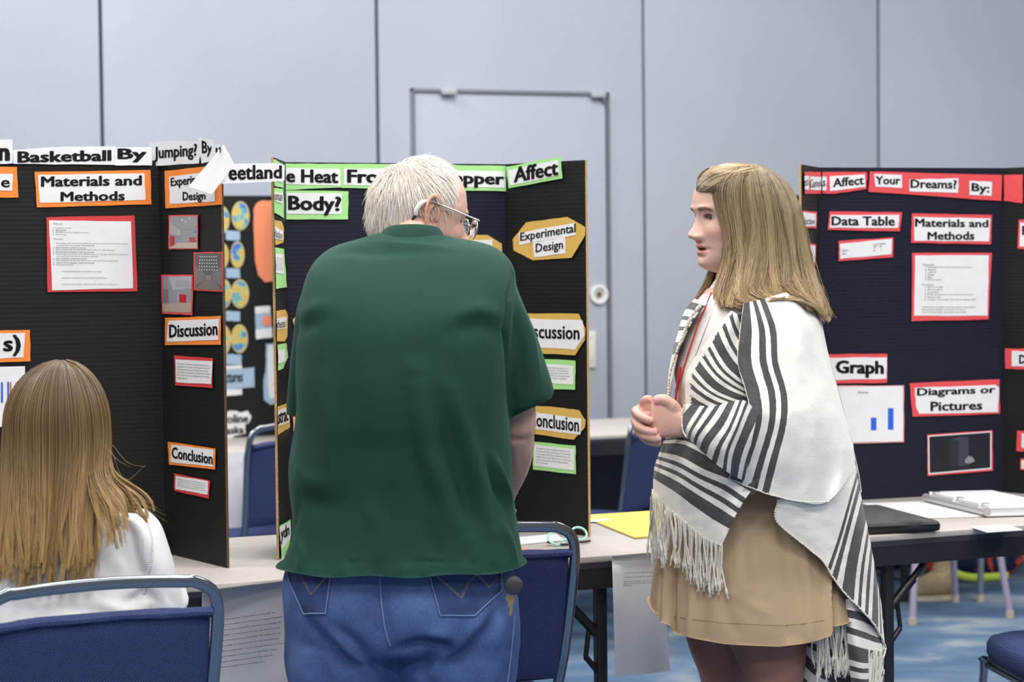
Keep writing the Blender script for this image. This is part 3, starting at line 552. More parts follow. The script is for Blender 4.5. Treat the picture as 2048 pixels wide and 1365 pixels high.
def chair(label, loc, rotz, hw=0.215, group=None, detail=True):
    t = thing('stacking_chair', label, 'chair', loc, rotz, group); k = dict(world=False)
    H = 0.842; sl = -0.06
    def lean(z): return sl*(z-0.44)/0.4
    pts = [(-hw+0.03, 0.02, 0.40), (-hw+0.012, lean(0.55), 0.55), (-hw, lean(0.72), 0.72), (-hw, lean(0.79), 0.785), (-hw+0.012, lean(.82), 0.822), (-hw+0.045, lean(.84), 0.840)]
    arc = [(x, lean(.845), 0.840+0.008*(1-(x/(hw-0.045))**2)) for x in np.linspace(-hw+0.06, hw-0.06, 9)]
    path = pts + arc + [(-p[0], p[1], p[2]) for p in reversed(pts)]
    MB().tube(smooth_path(path, 3), 0.0125, 12, ry=0.0085, up=(0, -1, 0.0)).make('back_frame', CHR, t, **k) if False else None
    pp = smooth_path(path, 3)
    # flat oval tube: wide face seen from behind
    m_ = MB(); N = len(pp); rings = []
    for i, p in enumerate(pp):
        p = Vector(p); tg = (Vector(pp[min(i+1, N-1)])-Vector(pp[max(i-1, 0)])).normalized(); dpt = Vector((0, 1, 0)); dpt = (dpt-tg*tg.dot(dpt)).normalized(); sd = tg.cross(dpt)
        rings.append(ring(p, sd*0.0118, dpt*0.0075, 16, 3.2))
    m_.loft(rings); m_.make('back_frame', CHR, t, **k)
    # padded back
    rings = []; nz = 16
    for i in range(nz+1):
        z = 0.50+0.275*i/nz; w_ = hw-0.012-0.02*max(0, (0.60-z))/0.1*0.4
        rings.append([Vector((x, y, zz)) for x, y, zz in [(math.copysign(abs(math.cos(a))**0.35, math.cos(a))*w_, lean(z)+0.004+math.sin(a)*0.017*(1 if i not in (0, nz) else 0.6), z + 0.006*(1-(math.cos(a))**2) + (0.012*(1-math.cos(a)**2)*(1 if i > nz-2 else 0))) for a in [2*PI*j/32 for j in range(32)]]])
    MB().loft(rings).make('back_pad', WEAVE, t, **k)
    pth = [(x, lean(.79)-0.002, 0.779+0.006*(1-(x/hw)**2)+0.0012*math.sin(9*x/hw)) for x in np.linspace(-hw+0.012, hw-0.012, 14)]
    MB().tube(pth, 0.010, 10, ry=0.015, up=(0, 0, 1)).make('top_seam', WEAVE, t, **k)
    # seat
    rings = []
    for (z, s) in ((0.405, .92), (0.412, .97), (0.43, 1.0), (0.45, 1.0), (0.465, .96), (0.474, .85), (0.478, .5)):
        rings.append(ring((0, 0.235, z), Vector((0.215*s, 0, 0)), Vector((0, 0.215*s, 0)), 32, 4.5))
    MB().loft(rings).make('seat_cushion', WEAVE, t, **k)
    MB().box((0, 0.235, 0.400), (0.19, 0.19, 0.007), bev=0.003).make('seat_pan', BLK, t, **k)
    for s in (-1, 1):
        MB().tube(smooth_path([(s*0.190, 0.03, 0.41), (s*0.195, 0.0, 0.38), (s*0.20, -0.03, 0.012)], 4), 0.0105, 10).make('rear_leg', CHR, t, **k)
        MB().tube(smooth_path([(s*0.190, 0.05, 0.395), (s*0.195, 0.40, 0.395), (s*0.198, 0.43, 0.37), (s*0.20, 0.45, 0.012)], 4), 0.0105, 10).make('front_leg', CHR, t, **k)
        MB().tube([(s*0.20, -0.03, 0.0), (s*0.20, -0.03, 0.02)], 0.013, 10).make('foot_cap', BLKR, t, **k)
        MB().tube([(s*0.20, 0.45, 0.0), (s*0.20, 0.45, 0.02)], 0.013, 10).make('foot_cap', BLKR, t, **k)
    MB().tube([(-0.195, 0.42, 0.385), (0.195, 0.42, 0.385)], 0.008, 8).make('stretcher', CHR, t, **k)
    return t
def chair_at(label, px, py, d, **kw):
    """right end of the top bar at pixel px,py"""
    p = P(px, py, d); c = Vector((p.x, p.y, 0)) - U*0.208 + V*0.06
    return chair(label, (c.x, c.y, 0), kw.pop('rot', TH), **kw)
chair_at('blue woven stacking chair in the left foreground behind the seated person', 429, 1190, 4.06)
chair_at('blue woven stacking chair behind the man in green at the middle table', 1146, 1070, 4.80)
p = P(2003, 1300, 5.30); c5 = chair('blue stacking chair with only its seat corner showing at bottom right', (p.x+0.46, p.y+0.10, 0), PI/2+0.12)
# back row
g = 'blue chairs in the back row'
p = P(503, 860, 7.55); a_ = TH+0.42; chair('blue chair at the back table seen between the left and middle boards', (p.x+0.215*math.cos(a_)-.06*math.sin(a_), p.y+0.215*math.sin(a_), 0), a_)
p = P(1262, 860, 7.75); a_ = TH+0.75; chair('blue chair at the back table beside the girl\'s hands', (p.x+0.215*math.cos(a_)-.06*math.sin(a_), p.y+0.215*math.sin(a_), 0), a_)
# chairs under which the far floor shows at right
def tube_chair(label, foot, col, seatcol, rot):
    m1 = mat(col[0], col[1], 0.35, 0.3); t = thing('school_chair', label, 'chair', foot, rot); k = dict(world=False)
    sm = mat(seatcol[0], seatcol[1], 0.5)
    for (x, y) in ((0, 0), (0.42, 0), (0, 0.42), (0.42, 0.42)):
        ix = 0.05 if x == 0 else -0.05; iy = 0.05 if y == 0 else -0.05
        MB().tube([(x, y, 0.02), (x+ix, y+iy, 0.43)], 0.0135, 10).make('leg', m1, t, **k)
        MB().tube([(x, y, 0.0), (x, y, 0.028)], 0.016, 10).make('glide', mat('tan_glide', (0.5, 0.42, 0.32), 0.4), t, **k)
    MB().loft([ring((0.21, 0.21, z), Vector((0.2*s, 0, 0)), Vector((0, 0.2*s, 0)), 28, 3.5) for z, s in ((0.43, .95), (0.44, 1), (0.448, 1), (0.452, .95))]).make('seat', sm, t, **k)
    rings = [ring((0.21, 0.40+0.06*i/5, 0.53+0.15*i/5), Vector((0.19, 0, 0)), Vector((0, 0.008, 0)), 20, 3) for i in range(6)]
    MB().loft(rings).make('backrest', sm, t, **k)
    for x in (0.09, 0.33): MB().tube([(x, 0.37, 0.42), (x, 0.40, 0.50), (x, 0.45, 0.67)], 0.010, 8).make('upright', m1, t, **k)
    return t
f1 = FL(1825, 1250, 0.0); f2 = FL(1960, 1204, 0.0); f3 = FL(2046, 1195, 0.0)
tube_chair('chair with pale lilac legs under the right table', f1, ('lilac_metal', (0.42, 0.36, 0.48)), ('grey_shell', (0.12, 0.12, 0.14)), TH-0.1)
tube_chair('chair with grey metal legs in front of the orange-splashed backpack', f2, ('grey_metal', (0.16, 0.20, 0.24)), ('navy_shell', (0.03, 0.05, 0.12)), TH)
# ------------------------------------------------------------------ far floor things at right: tan boot, backpack
bp_ = FL(1868, 1200, 0.0)
t = thing('boot', 'tan suede boot on the carpet under the right table', 'boot', bp_); TAN = mat('tan_suede', (0.42, 0.33, 0.19), 0.9, noise_s=25, noise_a=0.15); SOLE = mat('pale_sole', (0.60, 0.52, 0.38), 0.7)
rings = []
for s_, w_, h_ in ((-.10, .022, .03), (-.085, .036, .055), (-.04, .042, .075), (0.01, .042, .10), (.045, .040, .12), (.065, .034, .12), (.078, .02, .09)):
    rings.append(ring(bp_+Vector((0, 0, .02+h_/2))+U*s_*1.0 - V*0.3*s_, V*w_, Vector((0, 0, h_/2)), 20, 2.6))
MB().loft(rings).make('upper', TAN, t)
MB().loft([ring(bp_+Vector((0, 0, .10+z))+U*(.03+z*.5), U*(.040+z*.1), V*.042, 20) for z in (0, .05, .10, .13)]).make('shaft', TAN, t)
MB().loft([[bp_+U*x*1.04-V*0.3*x+V*y*1.1+Vector((0, 0, z)) for x, y in [(math.cos(a)*.095-.01, math.sin(a)*.04) for a in [2*PI*j/24 for j in range(24)]]] for z in (0.0, 0.02)]).make('sole', SOLE, t)
kp = FL(1972, 1160, 0.0)
t = thing('backpack', 'navy backpack splashed with orange lying on the carpet under the right table', 'backpack', kp)
mbp = bpy.data.materials.new('orange_splashed_navy'); mbp.use_nodes = True; nt = mbp.node_tree; b = nt.nodes['Principled BSDF']; b.inputs['Roughness'].default_value = 0.7
tc = nn(nt, 'ShaderNodeTexCoord'); n1 = nn(nt, 'ShaderNodeTexNoise'); n1.inputs['Scale'].default_value = 9; n1.inputs['Detail'].default_value = 3; n1.inputs['Distortion'].default_value = 0.8
nt.links.new(tc.outputs['Object'], n1.inputs['Vector']); cr = nn(nt, 'ShaderNodeValToRGB'); cr.color_ramp.interpolation = 'CONSTANT'; e = cr.color_ramp.elements
e[0].position = 0; e[0].color = (0.012, 0.022, 0.07, 1); e[1].position = 0.515; e[1].color = (0.80, 0.10, 0.02, 1); nt.links.new(n1.outputs[0], cr.inputs[0]); nt.links.new(cr.outputs[0], b.inputs['Base Color'])
m_ = MB(); m_.loft([ring(kp+V*.12+Vector((0, 0, .11))+U*x, V*.13*s, Vector((0, 0, .11*s)), 24, 2.8) for x, s in ((-.27, .35), (-.24, .7), (-.16, .95), (0, 1.05), (.14, 1), (.22, .8), (.26, .35))])
A, N_, F_ = union(m_, 0.012, 4); wobble(A, N_, 9, 0.02); mesh('bag_body', A, F_, mbp, t)
LIME = mat('lime_strap', (0.55, 0.72, 0.08), 0.6)
MB().tube(smooth_path([kp-U*.18+V*.0+Vector((0, 0, .13)), kp-U*.2-V*.03+Vector((0, 0, .06)), kp-U*.12-V*.05+Vector((0, 0, .025)), kp+U*.02-V*.06+Vector((0, 0, .02)), kp+U*.07-V*.06+Vector((0, 0, .02))], 5), 0.016, 8, ry=0.006, up=(0, 0, 1)).make('strap', LIME, t)
fb = FL(1790, 1130, 0.0)
t = thing('tote_bag', 'dark navy bag on the carpet at the far left under the right table', 'bag', fb)
m_ = MB(); m_.loft([ring(fb+Vector((0, 0, z)), U*.28*s, V*.12*s, 24, 3) for z, s in ((0.0, .9), (.05, 1), (.2, .95), (.26, .7))]); A, N_, F_ = union(m_, 0.015, 4); wobble(A, N_, 7, .03); mesh('bag_body', A, F_, mat('dark_navy_cloth', (0.02, 0.022, 0.04), 0.8), t)
MB().tube(smooth_path([fb-U*.1+Vector((0, 0, .24)), fb-U*.06+Vector((0, 0, .36)), fb+U*.06+Vector((0, 0, .36)), fb+U*.1+Vector((0, 0, .24))], 5), 0.012, 8).make('handle', MATS['dark_navy_cloth'], t)
# ------------------------------------------------------------------ things on the tables
Z1 = TZ+0.0012
def flat(name, label, cat, px, m, th=0.0015, z=Z1, extra=None):
    pts = [FL(x, y, z) for x, y in px]; c = sum(pts, Vector())/len(pts); t = None
    V_ = [p for p in pts]+[p+Vector((0, 0, th)) for p in pts]; n = len(pts)
    o = mesh(name, [v-c for v in V_], [tuple(range(n-1, -1, -1)), tuple(range(n, 2*n))]+[(i, (i+1) % n, n+(i+1) % n, n+i) for i in range(n)], m, smooth=0)
    o.location = c; tag(o, label, cat); return o
YEL = mat('yellow_folder', (0.92, 0.66, 0.09), 0.35)
t = thing('folder', 'glossy yellow folder on the middle table right of the board', 'folder', FL(1280, 1050, Z1))
def flatp(name, px, m, parent, th, z):
    pts = [FL(x, y, z) for x, y in px]; n = len(pts)
    return mesh(name, pts+[p+Vector((0, 0, th)) for p in pts], [tuple(range(n-1, -1, -1)), tuple(range(n, 2*n))]+[(i, (i+1) % n, n+(i+1) % n, n+i) for i in range(n)], m, parent, smooth=0)
flatp('cover', [(1160, 1033), (1269, 1077), (1430, 1065), (1330, 1022)], YEL, t, 0.0022, Z1)
flatp('back_cover', [(1159, 1035), (1269, 1079.5), (1431, 1067), (1331, 1023)], mat('brown_folder_edge', (0.2, 0.12, 0.05), 0.6), t, 0.0009, TZ+0.0002)
flatp('label_strip', [(1175, 1041), (1213, 1038), (1218, 1041), (1180, 1045)], mat('bright_white_paper'), t, 0.0006, Z1+0.0024)
flat('paper_sheet', 'white paper lying behind the chair back on the middle table', 'paper', [(1030, 1078), (1112, 1070), (1128, 1082), (1030, 1092)], WHITE, 0.003)
flat('paper_sheet', 'red and white leaflet on the table edge beside the man\'s hip', 'leaflet', [(1030, 1096), (1062, 1100), (1075, 1108), (1025, 1108)], mat('pink_print', (0.75, 0.32, 0.28), 0.5), 0.002)
# teal glasses
TEAL = mat('pale_teal_plastic', (0.42, 0.72, 0.68), 0.3); g0 = FL(1130, 1092, Z1)
t = thing('eyeglasses', 'pale teal eyeglasses lying folded on the middle table', 'glasses', g0)
for (cx, cy, rx, rz) in ((1115, 1078, 0.024, 0.014), (1158, 1068, 0.020, 0.014)):
    c = FL(cx, 1092 if cx < 1140 else 1083, Z1)+Vector((0, 0, 0.018)); m_ = MB()
    loop = [c+U*rx*math.cos(a)+Vector((0, 0, rz*math.sin(a)))+V*0.01*math.sin(a) for a in np.linspace(0, 2*PI, 25)]
    m_.tube(loop, 0.0028, 8); m_.make('rim', TEAL, t)
a0 = FL(1122, 1092, Z1)+Vector((0, 0, .01)); MB().tube(smooth_path([a0, a0+U*.02+Vector((0, 0, .006)), FL(1147, 1084, Z1)+Vector((0, 0, .016))], 4), 0.0025, 8).make('bridge', TEAL, t)
for a, b_ in (((1095, 1090), (1150, 1092)), ((1145, 1088), (1180, 1085))):
    MB().tube(smooth_path([FL(*a, Z1)+Vector((0, 0, .006)), FL((a[0]+b_[0])/2, (a[1]+b_[1])/2+2, Z1)+Vector((0, 0, .004)), FL(*b_, Z1)+Vector((0, 0, .003))], 4), 0.0028, 8).make('temple', BLKR, t)
# right table: open binder, loose papers, sleeve, slip
p4 = [(1722, 1010), (1850, 1000), (2100, 1003), (2100, 1036), (1834, 1038)]
flat('paper_sheet', 'large white paper spread under the open binder on the right table', 'paper', [(1722, 1008), (1852, 1004), (2110, 1012), (2110, 1030), (1834, 1038)], mat('bright_white_paper'), 0.0015)
flat('paper_slip', 'small white slip near the front edge of the right table', 'paper', [(1940, 1055), (2012, 1051), (2046, 1061), (1975, 1066)], mat('bright_white_paper'), 0.0012)
bt = thing('ring_binder', 'open white ring binder full of pages on the right table', 'binder', FL(1950, 1020, Z1+.002))
A0, B0, C0, D0 = FL(1851, 1004, Z1+.002), FL(1974, 1034, Z1+.002), FL(2110, 1030, Z1+.002), FL(1985, 1001, Z1+.002)
def slab(pts, z0, z1): return [p+Vector((0, 0, z0)) for p in pts]+[p+Vector((0, 0, z1)) for p in pts], [(3, 2, 1, 0), (4, 5, 6, 7), (0, 1, 5, 4), (1, 2, 6, 5), (2, 3, 7, 6), (3, 0, 4, 7)]
v, f = slab([A0, B0, C0, D0], 0, 0.003); mesh('cover', v, f, mat('clear_grey_cover', (0.62, 0.61, 0.62), 0.2), bt, smooth=0)
e_ = (B0-A0); 
for i in range(6):
    k0 = 0.01+0.003*i; A1 = A0.lerp(D0, 0.05)+e_*0.02; B1 = B0.lerp(C0, 0.05)-e_*0.0; z0 = 0.003+i*0.0042
    jit = Vector((random.uniform(-.003, .003), random.uniform(-.003, .003), 0)); v, f = slab([A1+jit, B1+jit-e_*0.01, C0-e_*0.02+jit, D0+e_*0.01+jit], z0, z0+0.0036); mesh('page_stack', v, f, WHITE if i % 2 else mat('bright_white_paper'), bt, smooth=0)
MB().tube([A0+Vector((0, 0, .012)), B0+Vector((0, 0, .012))], 0.011, 12).make('spine', mat('silver_grey', (0.55, 0.54, 0.53), 0.3, 0.4), bt)
for k in (0.1, 0.5, 0.9):
    c = A0.lerp(B0, k); dv = (D0-A0).normalized(); MB().tube([c+dv*(0.012-0.02*math.cos(a))+Vector((0, 0, 0.014+0.016*math.sin(a))) for a in np.linspace(0, PI, 10)], 0.0022, 8).make('ring', CHRB, bt)
sl_ = thing('laptop_sleeve', 'black zipped laptop sleeve on the right table beside the girl', 'laptop sleeve', FL(1790, 1060, Z1))
SLV = mat('black_neoprene', (0.022, 0.023, 0.024), 0.6, bump_s=120, bump=0.2)
q = [FL(1560, 1078, Z1), FL(1884, 1064, Z1), FL(1760, 1030, Z1), FL(1560, 1040, Z1)]
cc = sum(q, Vector())/4; m_ = MB()
def rq(s, z):
    pts = []
    for i in range(4):
        a, b_ = q[i], q[(i+1) % 4]
        for j in range(10): pts.append((a.lerp(b_, j/10)-cc)*s+cc+Vector((0, 0, z)))
    return pts
m_.loft([rq(.96, 0.0), rq(.995, .006), rq(1.0, .014), rq(.99, .022), rq(.95, .028), rq(.8, .031), rq(.4, .033)])
A, N_, F_ = evaluated(m_.v, m_.f, [('REMESH', dict(mode='VOXEL', voxel_size=0.005)), ('SMOOTH', dict(iterations=5, factor=.5))]); fold(A, N_, [FL(1730, 1045, .77), FL(1790, 1030, .775), FL(1850, 1048, .77)], 0.03, 0.012)
mesh('sleeve_body', A, F_, SLV, sl_)
MB().tube([q[0].lerp(q[1], k)+Vector((0, -0.002, .019)) for k in np.linspace(.05, .98, 12)], 0.003, 6).make('zip', BLKR, sl_)
MB().box(q[0].lerp(q[1], .9)+Vector((-.02, .02, .034)), (.014, .004, .0006), R3).make('logo_tab', mat('grey_print'), sl_, smooth=0)
# papers taped to the table fronts
FPn = Plane(R(-3, -0.004), R(3, -0.004))
def hanging(label, px, rows, quad, ml, off=0.0, bend=0.012, n=14, curl=None):
    """px: TL, TR, BR, BL outline of a sheet hanging from the table edge"""
    Vv = []; 
    for i in range(n+1):
        for j in range(11):
            t_, s_ = i/n, j/10; a = lerp(px[0], px[3], t_); b_ = lerp(px[1], px[2], t_); q = lerp(a, b_, s_); o_ = off+0.003+bend*math.sin(t_*PI*0.9)*math.sin(s_*PI)+0.004*math.sin(6*s_+3*t_)
            if curl: o_ += curl*max(0, 0.25-s_)*4*(1-abs(t_-0.35))
            if t_ == 0: o_ = off+0.002
            Vv.append(FPn.hit(q[0], q[1], o_))
    top = [FL(lerp(px[0], px[1], j/10)[0], lerp(px[0], px[1], j/10)[1]-4, TZ+0.0012) for j in range(11)]
    Vv = top+Vv; Ff = [(i*11+j, i*11+j+1, (i+1)*11+j+1, (i+1)*11+j) for i in range(n+1) for j in range(10)]
    A = np3(Vv); m2 = len(A); Bk = A+np.array(tuple(V))*0.0005; A2 = np.vstack([A, Bk]); F2 = Ff+[tuple(reversed([k+m2 for k in f])) for f in Ff]
    o = mesh('paper_sheet', A2, F2, mat('thin_paper', (0.74, 0.74, 0.77), 0.7), smooth=60); tag(o, label, 'paper')
    if rows:
        mb = MB(); text_rows(mb, rows, quad, FPn, off+0.022, bold=0.012, maxlen=ml); mesh('small_print', mb.v, mb.f, INK, o, world=True, smooth=0)
    return o
rh = [(0, 0, 'ROUGH DRAFT'), (4, 0, 'Do players make more shots jumping in Basketball or not jumping? The'), (6, 0, 'point of this experiment is to figure out how to be a successful basketball'), (8, 0, 'player, and what that means with jumping when shooting or not jumping. For'), (10, 0, 'this experiment I decided to use kids around the same age, shoot from the'),
      (12, 0, 'same distances, and have the same amount of attempts. The results came out'), (14, 0, 'that the hardest shot to make is a three pointer, and with three attempts'), (16, 0, 'players are more likely to readjust their form. So, jumping came out on top as'), (18, 0, 'more effective like how I thought it would be in my hypothesis. This is'), (20, 0, 'important because coaches and players can learn from this study that'), (22, 0, 'jumping can make them have a higher chance of making baskets.')]
hanging('white typed page hanging from the left table edge behind the foreground chair', [(404, 1187), (512, 1173), (508, 1480), (398, 1500)], None, None, 1, off=0.0, bend=0.006)
hanging('white typed page about jumping hanging beside the man\'s jeans', [(440, 1183), (620, 1160), (612, 1470), (432, 1495)], rh, [(405, 1223), (573, 1200), (568, 1322), (400, 1345)], 78, off=0.008, bend=0.006)
rh2 = [(0, 0, 'Does heat from copper affect the human body?'), (2, 0, 'I think that wearing different copper on a arm the body'), (4, 0, 'should be very warming to your wrist. The heat'), (5, 0, 'effect in all the people. There is more heat'), (6, 0, 'so near you.')]
hanging('long white page curling from the middle table edge left of the tan skirt', [(1224, 1117), (1322, 1108), (1340, 1343), (1231, 1356)], rh2, [(1250, 1146), (1318, 1143), (1318, 1172), (1246, 1176)], 48, off=0.0, bend=0.02, curl=0.03)
# sheet hanging on the back table at left
bq = Plane(R(-3, vb-0.006), R(3, vb-0.006))
v, f = sheet([(446, 906), (488, 905), (484, 1064), (440, 1066)], bq, 0.004, 0.0006); m_ = mesh('paper_sheet', v, f, WHITE, smooth=0); tag(m_, 'white sheet hanging from the back table behind the left board', 'paper')
# ------------------------------------------------------------------ far display board with round globes
v0 = vb+0.62
def bu(px): return uv_of(Plane(R(-8, v0), R(8, v0)).hit(px, 700))[0]
ua, ubb = bu(300), bu(552)
fa = [R(ua-0.02, v0-.3), R(ua, v0), R(ubb, v0), R(ubb+.06, v0-.29)]
BF, pF, oF = board('black display board with yellow and blue globes behind the left board', [(p.x, p.y) for p in fa], (BRD, BRD, BRD), edges=())
c_ = pF[1]
def oval(cx, cy, rx, ry, n=20): return [(cx+rx*math.cos(2*PI*k/n), cy-ry*math.sin(2*PI*k/n)) for k in range(n)]
GLB = bpy.data.materials.new('printed_globe'); GLB.use_nodes = True; nt = GLB.node_tree; b = nt.nodes['Principled BSDF']
tc = nn(nt, 'ShaderNodeTexCoord'); n1 = nn(nt, 'ShaderNodeTexNoise'); n1.inputs['Scale'].default_value = 28; n1.inputs['Detail'].default_value = 2; nt.links.new(tc.outputs['Object'], n1.inputs['Vector'])
cr = nn(nt, 'ShaderNodeValToRGB'); e = cr.color_ramp.elements; e[0].position = 0.36; e[0].color = (0.06, 0.16, 0.62, 1); e[1].position = 0.54; e[1].color = (0.68, 0.52, 0.10, 1)
x = e.new(0.45); x.color = (0.16, 0.45, 0.45, 1); x = e.new(0.62); x.color = (0.62, 0.42, 0.12, 1); nt.links.new(n1.outputs[0], cr.inputs[0]); nt.links.new(cr.outputs[0], b.inputs['Base Color'])
CREAM = mat('pale_yellow_rim', (0.66, 0.55, 0.25), 0.7)
for (cx, cy, rx, ry) in ((481, 432, 18, 29), (475, 510, 14, 27), (480, 588, 18, 29), (479, 678, 17, 29), (445, 440, 14, 27), (446, 512, 12, 25), (449, 588, 14, 29), (448, 680, 14, 29)):
    v, f = sheet(oval(cx, cy, rx, ry), c_, 0.004); o = mesh('globe_cutout', v, f, CREAM, BF, smooth=0)
    v, f = sheet(oval(cx, cy, rx*.88, ry*.9), c_, 0.005); mesh('globe_print', v, f, GLB, o, smooth=0)
PB = ('pale_blue_card', (0.36, 0.50, 0.66), 0.7)
for (x0, y0, x1, y1, s) in ((452, 461, 480, 481, 'Fall'), (452, 536, 480, 557, 'Winter'), (452, 622, 480, 643, 'Spring'), (452, 708, 483, 730, 'Summer')):
    card(BF, c_, [(x0, y0), (x1, y0+2), (x1, y1), (x0, y1-1)], PB, [], [], name='caption_card')
SAL = ('salmon_card', (0.88, 0.28, 0.14), 0.7)
card(BF, c_, [(512, 408), (522, 402), (555, 402), (560, 420), (560, 560), (530, 565), (516, 550), (510, 520), (507, 440), (507, 420)], SAL, label='salmon rounded card')
card(BF, c_, [(510, 614), (540, 612), (545, 675), (512, 679)], PB, [[(510, 614), (540, 612), (541, 626), (511, 628)], [(512, 660), (544, 656), (545, 675), (512, 679)]], name='caption_card')
v, f = sheet(oval(534, 642, 9, 11), c_, 0.007); mesh('orange_dot', v, f, mat('salmon_card'), oF[1], smooth=0)
card(BF, c_, [(532, 688), (548, 688), (552, 808), (540, 810), (528, 800), (527, 760), (531, 740)], PB, [[(536, 692), (548, 692), (552, 795), (540, 798), (535, 770)]], label='pale blue wavy card')
card(BF, c_, [(450, 740), (509, 735), (509, 775), (450, 780)], PB, [[(450, 732), (484, 731), (484, 738), (450, 739)], [(450, 780), (484, 778), (484, 790), (450, 793)]], [('ctures', [(451, 748), (486, 747), (486, 764), (451, 766)], .03)], label='pale blue card ending in tures')
card(BF, c_, None, None, [[(440, 838), (458, 822), (470, 822), (482, 826), (495, 822), (503, 834), (498, 846), (490, 850), (491, 868), (470, 872), (462, 878), (440, 876)]], [('roline', [(446, 830), (497, 829), (497, 846), (446, 848)], .04), ('laska', [(448, 854), (488, 852), (488, 867), (448, 870)], .04)], label='white cut-out lettering', off=0.006)
# sliver of a board behind the right board
ux = uv_of(Plane(R(-8, v0), R(8, v0)).hit(1574, 700))[0]
B9, p9, o9 = board('black display board far behind the girl, only its edge showing', [(p.x, p.y) for p in (R(ux-.04, v0-.28), R(ux, v0), R(ux+.6, v0), R(ux+.65, v0-.28))], (BRD, BRD, BRD), edges=())
card(B9, p9[1], None, None, [[(1580, 418), (1625, 418), (1625, 448), (1580, 448)]], label='white card on the far board')
# ================================================================== people
from mathutils.bvhtree import BVHTree
CI = np.array(CAMM.inverted())
def proj(A):
    Q = A @ CI[:3, :3].T + CI[:3, 3]; return np.stack([1024+FPX*Q[:, 0]/-Q[:, 2], 682.5-FPX*Q[:, 1]/-Q[:, 2]], 1)
class Surf:
    def __init__(s, A, F_): s.t = BVHTree.FromPolygons([tuple(a) for a in A], F_)
    def at(s, px, py, off=0.0, dflt=4.5):
        r = ray(px, py).normalized(); h = s.t.ray_cast(CO, r)
        if h[0] is None:
            h = s.t.find_nearest(P(px, py, dflt)); return h[0] + h[1]*off
        n = h[1] if h[1].dot(r) < 0 else -h[1]
        return h[0] + n*off
def prings(rows, n=40, e=2.3, tilt=None):
    out = []
    for r in rows:
        y, L, R_, dc, T = r[:5]; ee = r[5] if len(r) > 5 else e; sl = r[6] if len(r) > 6 else 0.0     # sl: px the right end sits lower
        a = P(L, y-sl/2, dc); b_ = P(R_, y+sl/2, dc); out.append(ring((a+b_)/2, (b_-a)/2, Vector((0, T, 0)), n, ee))
    return out
def densify(rows, k=3):
    rows = [list(r)+[0]*(5-len(r)) for r in rows]; A = np.array([r[:5] for r in rows], float); out = []
    P_ = np.vstack([2*A[0]-A[1], A, 2*A[-1]-A[-2]])
    for i in range(1, len(P_)-2):
        for j in range(k):
            t = j/k; a, b_, c, d = P_[i-1:i+3]; out.append(tuple(0.5*(2*b_+(c-a)*t+(2*a-5*b_+4*c-d)*t*t+(3*b_-a-3*c+d)*t**3)))
    out.append(tuple(A[-1])); return out
def G2(a, b_, s1, s2): return np.exp(-(a/s1)**2-(b_/s2)**2)
def sst(a, b_, x): t = np.clip((x-a)/(b_-a), 0, 1); return t*t*(3-2*t)
